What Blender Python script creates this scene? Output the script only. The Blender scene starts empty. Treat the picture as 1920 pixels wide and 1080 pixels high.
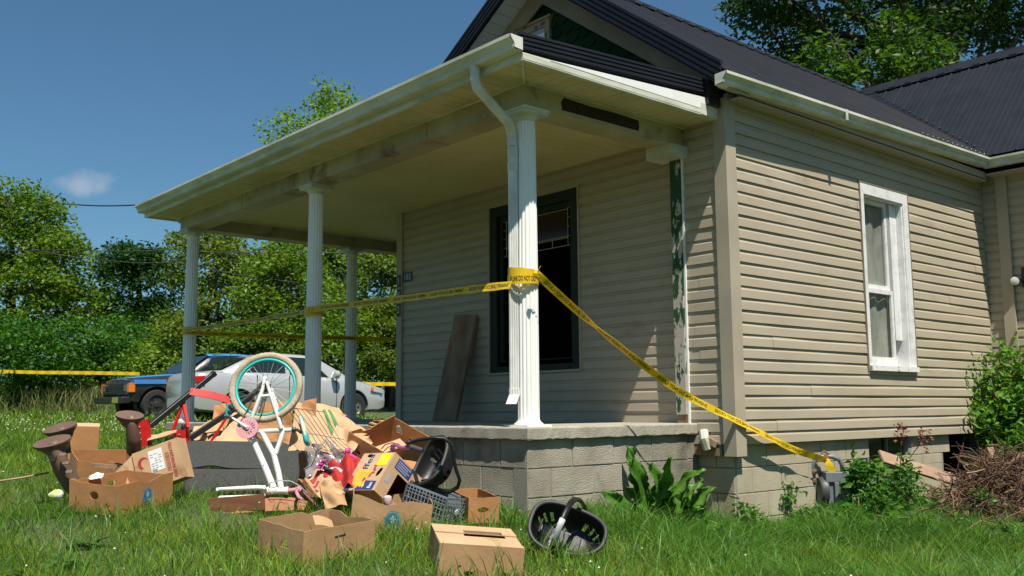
import bpy, math, random
import numpy as np
from mathutils import Vector, Matrix
from mathutils.geometry import tessellate_polygon
R = math.radians
rnd = random.Random(7)
npr = np.random.default_rng(7)
V = Vector
# ------------------------------------------------------------------ camera, sky, sun, exposure
sc = bpy.context.scene
COL = sc.collection
CAM = V((-6.3475, -4.5767, 0.1290))
FW = V((0.65002, 0.74961, 0.12473)).normalized()
RT = V((0.75610, -0.65442, -0.00740)).normalized()
UP = RT.cross(FW).normalized()
FPX = 1796.0                                   # focal length in pixels of a 1920 wide picture
cd = bpy.data.cameras.new('camera'); cam = bpy.data.objects.new('camera', cd); COL.objects.link(cam)
cam.matrix_world = Matrix(((RT.x, UP.x, -FW.x, CAM.x), (RT.y, UP.y, -FW.y, CAM.y), (RT.z, UP.z, -FW.z, CAM.z), (0, 0, 0, 1)))
cd.sensor_width = 36; cd.lens = FPX / 1920 * 36; cd.clip_start = .05; cd.clip_end = 3000
cd.dof.use_dof = True; cd.dof.focus_distance = 6.8; cd.dof.aperture_fstop = 5.6
sc.camera = cam
SUN = V((.39, 1.0, -2.02)).normalized()        # direction the light travels
wd = bpy.data.worlds.new('World'); sc.world = wd; wd.use_nodes = True
nt = wd.node_tree; nt.nodes.clear()
sky = nt.nodes.new('ShaderNodeTexSky'); sky.sky_type = 'NISHITA'; sky.sun_disc = False
sky.sun_elevation = math.asin(-SUN.z); sky.sun_rotation = math.atan2(-SUN.x, -SUN.y)
sky.air_density = 1.0; sky.dust_density = .8; sky.ozone_density = 2.2; sky.altitude = 200
bg = nt.nodes.new('ShaderNodeBackground'); bg.inputs[1].default_value = .05
wo = nt.nodes.new('ShaderNodeOutputWorld')
tc = nt.nodes.new('ShaderNodeTexCoord')
def wmath(op, a, b=None, c=None):
    n = nt.nodes.new('ShaderNodeMath'); n.operation = op
    for i, v in enumerate((a, b, c)):
        if v is None: continue
        if isinstance(v, (int, float)): n.inputs[i].default_value = v
        else: nt.links.new(v, n.inputs[i])
    return n.outputs[0]
def wdot(vec):
    n = nt.nodes.new('ShaderNodeVectorMath'); n.operation = 'DOT_PRODUCT'
    nt.links.new(tc.outputs['Generated'], n.inputs[0]); n.inputs[1].default_value = vec
    return n.outputs['Value']
cdir = (FW + RT * ((152 - 960) / FPX) + UP * ((540 - 344) / FPX)).normalized()   # one small fair-weather cloud
cr = cdir.cross(V((0, 0, 1))).normalized(); cu = cr.cross(cdir)
du = wmath('DIVIDE', wdot(cr), .044); dv = wmath('DIVIDE', wdot(cu), .0155)
dv = wmath('SUBTRACT', dv, wmath('MULTIPLY', du, .45))
r2 = wmath('ADD', wmath('MULTIPLY', du, du), wmath('MULTIPLY', dv, dv))
ns = nt.nodes.new('ShaderNodeTexNoise'); ns.inputs['Scale'].default_value = 45; ns.inputs['Detail'].default_value = 7
nt.links.new(tc.outputs['Generated'], ns.inputs['Vector'])
cf = wmath('ADD', wmath('SUBTRACT', .72, r2), wmath('MULTIPLY', wmath('SUBTRACT', ns.outputs['Fac'], .5), 2.6))
front = wmath('GREATER_THAN', wdot(cdir), .5)
mr = nt.nodes.new('ShaderNodeMapRange'); nt.links.new(cf, mr.inputs[0]); mr.inputs[1].default_value = -.1; mr.inputs[2].default_value = 1.3
mr.interpolation_type = 'SMOOTHSTEP'
cf = wmath('MULTIPLY', wmath('MULTIPLY', mr.outputs[0], front), .42)
mx = nt.nodes.new('ShaderNodeMix'); mx.data_type = 'RGBA'
tn = nt.nodes.new('ShaderNodeMix'); tn.data_type = 'RGBA'; tn.blend_type = 'MULTIPLY'; tn.inputs[0].default_value = 1; tn.inputs[7].default_value = (.82, 1.19, 1.29, 1)
nt.links.new(sky.outputs[0], tn.inputs[6]); nt.links.new(cf, mx.inputs[0]); nt.links.new(tn.outputs[2], mx.inputs[6]); mx.inputs[7].default_value = (8.2, 8.6, 9.2, 1)
nt.links.new(mx.outputs[2], bg.inputs[0]); nt.links.new(bg.outputs[0], wo.inputs[0])
sd = bpy.data.lights.new('sun', 'SUN'); sd.energy = 5.0; sd.angle = R(.53); sd.color = (1, .94, .84)
so = bpy.data.objects.new('sun', sd); COL.objects.link(so); so.rotation_euler = SUN.to_track_quat('-Z', 'Y').to_euler()
sc.view_settings.view_transform = 'Standard'; sc.view_settings.look = 'None'
sc.view_settings.exposure = .55; sc.view_settings.gamma = 1
sc.cycles.max_bounces = 8; sc.cycles.transparent_max_bounces = 12

# ------------------------------------------------------------------ measuring helpers
FH = V((FW.x, FW.y, 0)).normalized(); RH = V((FH.y, -FH.x, 0))
def at(px, py, s):                              # world point seen at a pixel of the photo, s metres ahead
    return CAM + (FW + RT * ((px - 960) / FPX) + UP * ((540 - py) / FPX)) * s
def on(px, py, axis, val):
    d = FW + RT * ((px - 960) / FPX) + UP * ((540 - py) / FPX)
    return CAM + d * ((val - CAM[axis]) / d[axis])
GSS = [-60, 0, 4.3, 5, 6.5, 7.3, 9, 12, 16, 20.7, 24, 32, 45, 100, 900]
GZZ = [-1.2, -.85, -.73, -.69, -.59, -.53, -.43, -.31, -.2, -.09, .0, .40, .6, .9, 2.5]
def smn(a, b, x):
    x = np.clip((x - a) / (b - a), 0, 1); return x * x * (3 - 2 * x)
def Gts(t, s):
    return np.interp(s, GSS, GZZ) - (smn(-.9, .3, t)*.05 + smn(.3, 2.1, t) * .26) * smn(4, 6.3, s) - smn(.3, 2.1, t) * (.0 + np.clip(.07 * (s - 7.3), 0, .25)) * smn(4, 6, s)
def G(x, y):
    t = (x - CAM.x) * RH.x + (y - CAM.y) * RH.y; s = (x - CAM.x) * FH.x + (y - CAM.y) * FH.y
    return Gts(t, s)
def ts(t, s, dz=0.0):
    p = V((CAM.x, CAM.y, 0)) + RH * t + FH * s; p.z = float(Gts(t, s)) + dz; return p

# ------------------------------------------------------------------ mesh building helpers
OFF = {}
class MB:
    def __init__(s): s.v = []; s.f = []; s.m = []
    def add(s, vs, fs, mi=0):
        n = len(s.v); s.v += [tuple(v) for v in vs]; s.f += [tuple(i + n for i in f) for f in fs]; s.m += [mi] * len(fs)
        return s
    def box(s, lo, hi, mi=0, M=None):
        (a, b, c), (d, e, f) = lo, hi
        vs = [V(q) for q in ((a, b, c), (d, b, c), (d, e, c), (a, e, c), (a, b, f), (d, b, f), (d, e, f), (a, e, f))]
        if M: vs = [M @ v for v in vs]
        return s.add(vs, [(0, 3, 2, 1), (4, 5, 6, 7), (0, 1, 5, 4), (1, 2, 6, 5), (2, 3, 7, 6), (3, 0, 4, 7)], mi)
    def beam(s, p, q, w, h, up=None, mi=0, ch=0):
        p, q = V(p), V(q); d = (q - p).normalized(); up = V(up) if up else V((0, 0, 1))
        if abs(d.dot(up)) > .98: up = V((1, 0, 0))
        x = d.cross(up).normalized(); y = x.cross(d)
        c = ch
        prof = [(-w/2+c, -h/2), (w/2-c, -h/2), (w/2, -h/2+c), (w/2, h/2-c), (w/2-c, h/2), (-w/2+c, h/2), (-w/2, h/2-c), (-w/2, -h/2+c)] if c else [(-w/2, -h/2), (w/2, -h/2), (w/2, h/2), (-w/2, h/2)]
        return s.sweep([p, q], prof, x, y, mi)
    def sweep(s, path, prof, x, y, mi=0, cap=True):
        n = len(prof); vs = []
        for p in path:
            for a, b in prof: vs.append(V(p) + x * a + y * b)
        fs = []
        for i in range(len(path) - 1):
            for j in range(n): fs.append((i*n+j, i*n+(j+1) % n, (i+1)*n+(j+1) % n, (i+1)*n+j))
        if cap: fs += [tuple(range(n))[::-1], tuple((len(path)-1)*n + k for k in range(n))]
        return s.add(vs, fs, mi)
    def tube(s, pts, r, n=8, mi=0, cap=True, closed=False, flat=None):
        pts = [V(p) for p in pts]; rs = r if isinstance(r, (list, tuple)) else [r] * len(pts)
        vs = []; x = None
        N = len(pts)
        for i, p in enumerate(pts):
            a = pts[(i-1) % N] if (closed or i > 0) else p; b = pts[(i+1) % N] if (closed or i < N-1) else p
            d = (b - a)
            d = d.normalized() if d.length > 1e-9 else V((0, 0, 1))
            if x is None:
                u = V((0, 0, 1)) if abs(d.z) < .9 else V((1, 0, 0)); x = d.cross(u).normalized()
            x = (x - d * x.dot(d));
            x = x.normalized() if x.length > 1e-6 else d.orthogonal().normalized()
            y = d.cross(x)
            fy = flat if flat else 1
            for k in range(n):
                t = 2*math.pi*k/n; vs.append(p + (x*math.cos(t) + y*math.sin(t)*fy) * rs[i])
        fs = []
        for i in range(N if closed else N-1):
            for k in range(n): fs.append((i*n+k, i*n+(k+1) % n, ((i+1) % N)*n+(k+1) % n, ((i+1) % N)*n+k))
        if cap and not closed: fs += [tuple(range(n))[::-1], tuple((N-1)*n+k for k in range(n))]
        return s.add(vs, fs, mi)
    def lathe(s, base, axis, prof, n=24, mi=0, x=None, lobes=None):
        axis = V(axis).normalized(); x = V(x).normalized() if x else axis.orthogonal().normalized(); y = axis.cross(x); vs = []
        for r_, h in prof:
            for k in range(n):
                t = 2*math.pi*k/n; vs.append(V(base) + axis*h + (x*math.cos(t) + y*math.sin(t))*r_)
        fs = [(i*n+k, i*n+(k+1) % n, (i+1)*n+(k+1) % n, (i+1)*n+k) for i in range(len(prof)-1) for k in range(n)]
        fs += [tuple(range(n))[::-1], tuple((len(prof)-1)*n+k for k in range(n))]
        return s.add(vs, fs, mi)
    def plate(s, outline, holes, th, O, X, Y, mi=0, both=None):
        """flat plate from a 2D outline with holes; X, Y world axes, thickness along X x Y"""
        O, X, Y = V(O), V(X), V(Y); N = X.cross(Y).normalized()
        loops = [[V((a, b, 0)) for a, b in outline]] + [[V((a, b, 0)) for a, b in h] for h in holes]
        tris = tessellate_polygon(loops); flat = [p for l in loops for p in l]; n = len(flat)
        vs = [O + X*p.x + Y*p.y for p in flat] + [O + X*p.x + Y*p.y + N*th for p in flat]
        fs = []
        for t in tris:
            a, b, c = [flat[i] for i in t]
            cz = (b-a).cross(c-a).z
            t = tuple(t) if cz > 0 else tuple(t)[::-1]
            fs.append(tuple(i+n for i in t)); fs.append(t[::-1])
        k = 0
        for l in loops:
            m = len(l)
            for i in range(m):
                a, b = k+i, k+(i+1) % m; fs.append((a, b, b+n, a+n))
            k += m
        return s.add(vs, fs, mi)
    def grid(s, fn, nu, nv, mi=0, closed_u=False):
        vs = [V(fn(i/nu, j/nv)) for j in range(nv+1) for i in range(nu if closed_u else nu+1)]
        w = nu if closed_u else nu+1
        fs = [(j*w+i, j*w+(i+1) % w, (j+1)*w+(i+1) % w, (j+1)*w+i) for j in range(nv) for i in range(nu)]
        return s.add(vs, fs, mi)
    def sheet(s, fn, nu, nv, th, mi=0):          # grid with real thickness
        P = [[V(fn(i/nu, j/nv)) for i in range(nu+1)] for j in range(nv+1)]
        w = nu+1; A = []; B = []
        for j in range(nv+1):
            for i in range(nu+1):
                du = P[j][min(i+1, nu)] - P[j][max(i-1, 0)]; dv = P[min(j+1, nv)][i] - P[max(j-1, 0)][i]
                n = du.cross(dv); n = n.normalized() if n.length > 1e-9 else V((0, 0, 1))
                A.append(P[j][i] + n*th/2); B.append(P[j][i] - n*th/2)
        m = len(A); fs = []
        for j in range(nv):
            for i in range(nu):
                a, b, c, d = j*w+i, j*w+i+1, (j+1)*w+i+1, (j+1)*w+i; fs += [(a, b, c, d), (d+m, c+m, b+m, a+m)]
        for i in range(nu):
            fs += [(i+1, i, i+m, i+1+m), (nv*w+i, nv*w+i+1, nv*w+i+1+m, nv*w+i+m)]
        for j in range(nv):
            fs += [(j*w, (j+1)*w, (j+1)*w+m, j*w+m), ((j+1)*w+nu, j*w+nu, j*w+nu+m, (j+1)*w+nu+m)]
        return s.add(A+B, fs, mi)
    def text(s, string, size, fn, mi=0, width=None):
        """lettering: fn maps (x, y) of the text plane to a world point"""
        c = bpy.data.curves.new('t', 'FONT'); c.body = string; c.size = size; c.align_x = 'CENTER'; c.align_y = 'CENTER'; c.offset = size*.012
        c.resolution_u = 3
        o = bpy.data.objects.new('t', c); me = bpy.data.meshes.new_from_object(o)
        xs = [v.co.x for v in me.vertices] or [0]
        k = width/(max(xs)-min(xs)) if width and max(xs) > min(xs) else 1
        s.add([V(fn(v.co.x*k, v.co.y)) for v in me.vertices], [tuple(p.vertices) for p in me.polygons], mi)
        bpy.data.objects.remove(o); bpy.data.curves.remove(c); bpy.data.meshes.remove(me)
        return s
    def build(s, name, mats, parent=None, smooth=False, loc=None):
        return mesh_obj(name, s.v, s.f, mats, parent, smooth, loc, s.m)

def mesh_obj(name, vs, fs, mats, parent=None, smooth=False, loc=None, mi=None):
    if not isinstance(mats, (list, tuple)): mats = [mats]
    A = np.array([tuple(v) for v in vs], dtype=np.float64) if not isinstance(vs, np.ndarray) else vs
    if parent is not None: off = OFF[parent.name]
    elif loc is not None: off = np.array(loc, float)
    else:
        lo, hi = A.min(0), A.max(0); off = np.array([(lo[0]+hi[0])/2, (lo[1]+hi[1])/2, lo[2]])
    A = A - off
    me = bpy.data.meshes.new(name)
    if isinstance(fs, np.ndarray):
        me.vertices.add(len(A)); me.vertices.foreach_set('co', A.astype(np.float32).ravel())
        k = fs.shape[1]; me.loops.add(fs.size); me.loops.foreach_set('vertex_index', fs.astype(np.int32).ravel())
        me.polygons.add(len(fs)); me.polygons.foreach_set('loop_start', np.arange(0, fs.size, k, dtype=np.int32))
        me.update(calc_edges=True)
    else: me.from_pydata(A.tolist(), [], fs)
    for m in mats: me.materials.append(m)
    if mi is not None and len(mats) > 1: me.polygons.foreach_set('material_index', np.array(mi, dtype=np.int32))
    if smooth:
        me.polygons.foreach_set('use_smooth', np.ones(len(me.polygons), dtype=bool))
        if smooth != 'all':
            try: me.set_sharp_from_angle(angle=R(38))
            except Exception: pass
    me.update()
    o = bpy.data.objects.new(name, me); COL.objects.link(o)
    if parent is not None: o.parent = parent; OFF[o.name] = off
    else: o.location = off; OFF[o.name] = off
    return o
def thing(name, label, cat, loc, group=None):
    o = bpy.data.objects.new(name, None); COL.objects.link(o); o.location = loc; o.empty_display_size = .1
    OFF[o.name] = np.array(loc, float); return tag(o, label, cat, group)
def tag(o, label, cat, group=None):
    o['label'] = label; o['category'] = cat
    if group: o['group'] = group
    return o
def struct(o, kind='structure'): o['kind'] = kind; return o
def rough_edges(o, w=.003, seg=2):
    b = o.modifiers.new('bevel', 'BEVEL'); b.width = w; b.segments = seg; b.limit_method = 'ANGLE'; b.angle_limit = R(40); return o

# ------------------------------------------------------------------ materials
def mat(name, col, rough=.6, metal=0., col2=None, nscale=8., lo=.35, hi=.65, detail=6, stretch=None, bump=0., bscale=60., island=0., hue=0., spec=.5, trans=0., tcol=None, alpha=None, coat=0., third=None):
    m = bpy.data.materials.new(name); m.use_nodes = True; n = m.node_tree.nodes; L = m.node_tree.links
    b = n['Principled BSDF']; b.inputs['Roughness'].default_value = rough; b.inputs['Metallic'].default_value = metal
    b.inputs['Specular IOR Level'].default_value = spec
    if coat: b.inputs['Coat Weight'].default_value = coat; b.inputs['Coat Roughness'].default_value = .08
    tcn = n.new('ShaderNodeTexCoord'); vec = tcn.outputs['Object']
    if stretch:
        mp = n.new('ShaderNodeMapping'); mp.inputs['Scale'].default_value = stretch; L.new(vec, mp.inputs[0]); vec = mp.outputs[0]
    def rgb(c): return (c[0], c[1], c[2], 1)
    cur = None
    def mixer(fac, a, c, blend='MIX'):
        k = n.new('ShaderNodeMix'); k.data_type = 'RGBA'; k.blend_type = blend
        for i, v in ((0, fac), (6, a), (7, c)):
            if isinstance(v, (int, float)): k.inputs[i].default_value = v
            elif isinstance(v, tuple): k.inputs[i].default_value = rgb(v)
            else: L.new(v, k.inputs[i])
        return k.outputs[2]
    def noisef(scale, lo_, hi_, seed=0.):
        q = n.new('ShaderNodeTexNoise'); q.noise_dimensions = '4D'; q.inputs['W'].default_value = seed
        q.inputs['Scale'].default_value = scale; q.inputs['Detail'].default_value = detail; q.inputs['Roughness'].default_value = .6; L.new(vec, q.inputs['Vector'])
        r_ = n.new('ShaderNodeMapRange'); r_.inputs[1].default_value = lo_; r_.inputs[2].default_value = hi_; L.new(q.outputs['Fac'], r_.inputs[0]); return r_.outputs[0]
    cur = tuple(col)
    if col2: cur = mixer(noisef(nscale, lo, hi), cur, tuple(col2))
    if third: cur = mixer(noisef(third[1], third[2], third[3], 5.), cur, tuple(third[0]))
    if island:
        gi = n.new('ShaderNodeNewGeometry'); hs = n.new('ShaderNodeHueSaturation')
        r1 = n.new('ShaderNodeMapRange'); L.new(gi.outputs['Random Per Island'], r1.inputs[0]); r1.inputs[3].default_value = 1-island; r1.inputs[4].default_value = 1+island
        L.new(r1.outputs[0], hs.inputs['Value'])
        if hue:
            wn = n.new('ShaderNodeTexWhiteNoise'); wn.noise_dimensions = '1D'; L.new(gi.outputs['Random Per Island'], wn.inputs['W'])
            r3 = n.new('ShaderNodeMapRange'); L.new(wn.outputs[0], r3.inputs[0]); r3.inputs[3].default_value = .5-hue; r3.inputs[4].default_value = .5+hue; L.new(r3.outputs[0], hs.inputs['Hue'])
        if isinstance(cur, tuple): hs.inputs['Color'].default_value = rgb(cur)
        else: L.new(cur, hs.inputs['Color'])
        cur = hs.outputs[0]
    if isinstance(cur, tuple): b.inputs['Base Color'].default_value = rgb(cur)
    else: L.new(cur, b.inputs['Base Color'])
    if bump:
        q = n.new('ShaderNodeTexNoise'); q.inputs['Scale'].default_value = bscale; q.inputs['Detail'].default_value = 5; L.new(vec, q.inputs['Vector'])
        bp = n.new('ShaderNodeBump'); bp.inputs['Strength'].default_value = bump; bp.inputs['Distance'].default_value = .01; L.new(q.outputs['Fac'], bp.inputs['Height']); L.new(bp.outputs[0], b.inputs['Normal'])
    out = n['Material Output']
    if trans:
        t = n.new('ShaderNodeBsdfTranslucent'); ms = n.new('ShaderNodeMixShader'); ms.inputs[0].default_value = trans
        if isinstance(cur, tuple): t.inputs[0].default_value = rgb(tcol or cur)
        else:
            tm = n.new('ShaderNodeMix'); tm.data_type = 'RGBA'; tm.blend_type = 'MULTIPLY'; tm.inputs[0].default_value = 1
            L.new(cur, tm.inputs[6]); tm.inputs[7].default_value = rgb(tcol or (1, 1, 1)); L.new(tm.outputs[2], t.inputs[0])
        L.new(b.outputs[0], ms.inputs[1]); L.new(t.outputs[0], ms.inputs[2]); L.new(ms.outputs[0], out.inputs[0])
    if alpha is not None: b.inputs['Alpha'].default_value = alpha
    m['cur'] = 1
    return m
def glass(name, tint=(.8, .85, .85), rough=.02):
    m = bpy.data.materials.new(name); m.use_nodes = True; n = m.node_tree.nodes; L = m.node_tree.links
    n.clear(); o = n.new('ShaderNodeOutputMaterial'); t = n.new('ShaderNodeBsdfTransparent'); t.inputs[0].default_value = (*tint, 1)
    g = n.new('ShaderNodeBsdfGlossy'); g.inputs['Roughness'].default_value = rough; f = n.new('ShaderNodeMath'); f.operation = 'MULTIPLY_ADD'; lw = n.new('ShaderNodeLayerWeight'); lw.inputs[0].default_value = .5
    pw_ = n.new('ShaderNodeMath'); pw_.operation = 'POWER'; L.new(lw.outputs['Facing'], pw_.inputs[0]); pw_.inputs[1].default_value = 4; L.new(pw_.outputs[0], f.inputs[0]); f.inputs[1].default_value = .5; f.inputs[2].default_value = .05
    a = n.new('ShaderNodeMixShader'); L.new(f.outputs[0], a.inputs[0]); L.new(t.outputs[0], a.inputs[1]); L.new(g.outputs[0], a.inputs[2]); L.new(a.outputs[0], o.inputs[0]); return m

SIDING = mat('siding', (.41, .352, .262), .55, col2=(.36, .30, .215), nscale=1.3, lo=.4, hi=.75, stretch=(1, 1, 2.2), bump=.05, bscale=14, third=((.26, .20, .13), 1.7, .60, .82))
TRIMTAN = mat('tan_trim', (.41, .355, .27), .5, col2=(.35, .30, .225), nscale=2)
WHITE = mat('white_paint', (.78, .78, .76), .45, col2=(.66, .66, .63), nscale=5, lo=.45, hi=.8)
COLW = mat('column_paint', (.84, .83, .80), .42, col2=(.74, .73, .70), nscale=4, stretch=(3, 3, .7), lo=.5, hi=.8)
ALU = mat('mildewed_aluminium', (.62, .62, .54), .45, col2=(.33, .36, .22), nscale=2.4, lo=.42, hi=.72, stretch=(1, 1, 4), third=((.2, .2, .13), 7, .62, .8))
SOFF = mat('soffit_panel', (.56, .50, .28), .6, col2=(.36, .32, .15), nscale=2.2, lo=.4, hi=.75, third=((.26, .23, .13), 6, .62, .78))
BEAMM = mat('porch_beam_paint', (.42, .37, .22), .6, col2=(.25, .20, .11), nscale=1.6, lo=.42, hi=.72, third=((.15, .09, .045), 2.3, .57, .68))
CEILM = mat('porch_ceiling_paint', (.64, .56, .28), .65, col2=(.52, .44, .2), nscale=1.8, lo=.4, hi=.75)
ROOFM = mat('charcoal_metal', (.012, .0145, .020), .55, col2=(.018, .021, .028), nscale=3, spec=.16)
GREEN = mat('dark_green_paint', (.006, .020, .009), .7, col2=(.004, .012, .006), nscale=6)
PEEL = mat('peeling_green_paint', (.016, .062, .022), .75, col2=(.42, .38, .33), nscale=14, lo=.53, hi=.55, detail=10, stretch=(1.2, 1.2, .5), bump=.4, bscale=30)
for _n in list(PEEL.node_tree.nodes):
    if _n.bl_idname == 'ShaderNodeMapRange':
        _l = PEEL.node_tree.links; _t = PEEL.node_tree.nodes.new('ShaderNodeTexCoord'); _s = PEEL.node_tree.nodes.new('ShaderNodeSeparateXYZ'); _m = PEEL.node_tree.nodes.new('ShaderNodeMath'); _m.operation = 'MULTIPLY_ADD'
        _l.new(_t.outputs['Object'], _s.inputs[0]); _l.new(_s.outputs['Z'], _m.inputs[0]); _m.inputs[1].default_value = -.062; _src = _n.inputs[0].links[0].from_socket; _l.new(_src, _m.inputs[2]); _l.new(_m.outputs[0], _n.inputs[0])
        _n.inputs[1].default_value = .395; _n.inputs[2].default_value = .41; break
RAWW = mat('weathered_wood', (.30, .21, .13), .8, col2=(.18, .11, .065), nscale=9, stretch=(1, 1, .25), bump=.3, bscale=40)
FRIEZE = mat('unpainted_frieze', (.36, .27, .17), .8, col2=(.27, .18, .10), nscale=2.5, bump=.15, bscale=25)
CONC = mat('porch_concrete', (.40, .37, .30), .9, col2=(.28, .255, .2), nscale=5, bump=.5, bscale=90, third=((.09, .085, .065), 2.6, .6, .74))
BLOCK = mat('concrete_block', (.39, .35, .275), .92, col2=(.24, .215, .165), nscale=2.2, lo=.4, hi=.62, bump=1.0, bscale=120, third=((.06, .058, .045), 1.3, .53, .66))
MORT = mat('mortar', (.27, .255, .21), .95, bump=.4, bscale=120)
TANB = mat('tan_painted_block', (.43, .385, .285), .85, col2=(.34, .29, .2), nscale=3, bump=.4, bscale=90, third=((.2, .15, .08), 2.2, .63, .8))
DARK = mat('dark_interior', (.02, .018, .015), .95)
WHITEPLATE = mat('window_vinyl', (.70, .70, .69), .4, col2=(.50, .49, .46), nscale=11, lo=.5, hi=.72)
CURT = mat('curtain_film', (.60, .59, .53), .9, col2=(.20, .205, .18), nscale=4, lo=.35, hi=.7, stretch=(1.5, 1, .5))
GLASS = glass('window_glass', (.88, .89, .88))
BLACKM = mat('black_paint', (.012, .012, .013), .4)
DIGIT = mat('digit_grey', (.45, .45, .45), .5)
YEL = mat('yellow_tape', (.80, .58, .015), .35, trans=.3, tcol=(.9, .65, .02))
INK = mat('tape_ink', (.012, .011, .01), .5)
CARD = mat('cardboard', (.43, .255, .125), .85, col2=(.36, .205, .095), nscale=3, lo=.4, hi=.7, bump=.35, bscale=14, third=((.24, .13, .06), 5, .60, .70))
CARDL = mat('pale_cardboard', (.52, .345, .195), .85, col2=(.45, .28, .15), nscale=3, lo=.4, hi=.7, bump=.35, bscale=14, third=((.31, .18, .085), 5, .60, .70))
CARDO = mat('orange_cardboard', (.44, .215, .085), .85, col2=(.37, .17, .065), nscale=3, bump=.35, bscale=14, third=((.24, .11, .04), 5, .60, .70))
CARDE = mat('cardboard_edge', (.50, .35, .21), .9)
BARK = mat('bark', (.11, .085, .06), .95, col2=(.05, .038, .028), nscale=9, stretch=(1, 1, .3), bump=.6, bscale=25)
# ------------------------------------------------------------------ ground
def build_ground():
    srow = np.concatenate([np.arange(-60, 3, 3.), np.arange(3, 14, .25), np.arange(14, 40, 1.), np.array([42, 46, 52, 60, 75, 95, 130, 200, 350, 900])])
    tcol = np.concatenate([-np.array([900, 350, 150, 90, 60]), np.arange(-42, -9, 1.5), np.arange(-9, 6, .25), np.arange(6, 30, 2.), np.array([35, 60, 100, 200, 900])])
    S, T = np.meshgrid(srow, tcol, indexing='ij')
    Z = Gts(T, S) + np.where((S < 20), .018*np.sin(T*2.3+1)*np.cos(S*1.9)+.012*np.sin(T*5.1+S*3.7), .03*np.sin(T*.7)*np.cos(S*.5))
    X = CAM.x + RH.x*T + FH.x*S; Y = CAM.y + RH.y*T + FH.y*S
    inside = (X > -1.8) & (X < 9) & (Y > .6) & (Y < 6.6); Z = np.where(inside, np.minimum(Z, -.45), Z)
    vs = np.stack([X.ravel(), Y.ravel(), Z.ravel()], 1); nt_ = len(tcol)
    i, j = np.meshgrid(np.arange(len(srow)-1), np.arange(nt_-1), indexing='ij'); a = (i*nt_+j).ravel()
    fs = np.stack([a, a+1, a+nt_+1, a+nt_], 1)
    m = mat('lawn_soil', (.045, .075, .015), .95, col2=(.075, .085, .03), nscale=.8, lo=.4, hi=.65, bump=.6, bscale=30, third=((.14, .11, .06), .45, .66, .75))
    o = mesh_obj('ground', vs, fs, m, smooth='all', loc=(0, 0, 0)); struct(o)
build_ground()
# ------------------------------------------------------------------ the house
D = 1.779; Y1 = .521; Y2 = 3.602; Y3 = 6.57; WY = 4.746; LX = 4.69
HX = 9.2                                        # depth of the main wing
house = thing('house', 'single storey tan clapboard house with pillared porch and black metal roof', 'house', (0, 0, -.6))
CO = .0972
SPROF = [(0, .0), (.0004, .016), (.064, .013), (.078, .005), (.0965, .0035)]   # (height, out) of one course
def siding(mb, O, U, N, length, z0, z1, holes=(), mi=0):
    """lap siding: O start, U along, N outward; holes = (u0,u1,z0,z1)"""
    O, U, N = V(O), V(U), V(N)
    zt = z0; k = 0
    sr = random.Random(int(length*1000)+len(holes))
    while zt < z1 - .001:
        sj = sr.uniform(.1, .95)*length if sr.random() < .45 else 1e9; so_ = .0028
        pr = [(zt+a, b) for a, b in SPROF]; wob = .0025*math.sin(k*2.1)
        joints = [0.0, length]
        for (za, oa), (zb, ob) in zip(pr[:-1], pr[1:]):
            if za >= z1: break
            zb_ = min(zb, z1)
            cuts = sorted({za, zb_} | {h for hh in holes for h in hh[2:4] if za < h < zb_})
            for ca, cb in zip(cuts[:-1], cuts[1:]):
                seg = [(0.0, length)]
                for (u0, u1, h0, h1) in holes:
                    if h0 < (ca+cb)/2 < h1:
                        seg = [q for a, b in seg for q in ((a, min(b, u0)), (max(a, u1), b)) if q[1]-q[0] > 1e-4]
                f = lambda z: oa + (ob-oa)*((z-za)/(zb-za) if zb > za else 0)
                seg = [q for a, b in seg for q in (((a, sj), (sj, b)) if a < sj < b else ((a, b),))]
                for a, b in seg:
                    m = max(1, int((b-a)/.6)); 
                    for q in range(m):
                        ua = a+(b-a)*q/m; ub = a+(b-a)*(q+1)/m
                        wa = .0026*math.sin(ua*3.1+k*1.7); wb = .0026*math.sin(ub*3.1+k*1.7); wa += so_*(ua >= sj-1e-4); wb += so_*(ua >= sj-1e-4)
                        mb.add([O+U*ua+N*(f(ca)+wa)+V((0, 0, ca)), O+U*ub+N*(f(ca)+wb)+V((0, 0, ca)), O+U*ub+N*(f(cb)+wb)+V((0, 0, cb)), O+U*ua+N*(f(cb)+wa)+V((0, 0, cb))], [(0, 1, 2, 3)], mi)
        zt += CO; k += 1
def rect(a, b, c, d): return [(a, c), (b, c), (b, d), (a, d)]
def wall(name, O, U, N, length, z0, z1, holes=(), outline=None, back=True):
    mb = MB(); siding(mb, O, U, N, length, z0, z1, holes)
    O, U, N = V(O), V(U), V(N)
    X, Y = U, V((0, 0, 1))
    th = .11 if X.cross(Y).dot(N) < 0 else -.11
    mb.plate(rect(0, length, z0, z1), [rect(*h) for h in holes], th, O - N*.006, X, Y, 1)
    o = mb.build(name, [SIDING, DARK], house); return o
FWIN = (1.7425, 3.0967, .472, 2.2386)          # front window, y and z
SWIN = (1.97, 2.887, .465, 2.2388)             # side window, x and z
wall('siding_wall', (0, WY, 0), (0, -1, 0), (-1, 0, 0), WY-.5, .0, 2.46, [(WY-FWIN[1], WY-FWIN[0], FWIN[2], FWIN[3])])
wall('siding_wall', (-.085, .50, 0), (0, -1, 0), (-1, 0, 0), .44, -.165, 2.62)
wall('siding_wall', (-.06, 0, 0), (1, 0, 0), (0, -1, 0), LX+.06, -.165, 2.72, [(SWIN[0]+.06, SWIN[1]+.06, SWIN[2], SWIN[3])])
wall('siding_wall', (LX, -.02, 0), (0, -1, 0), (-1, 0, 0), 3.9, -.3, 2.72)
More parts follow.
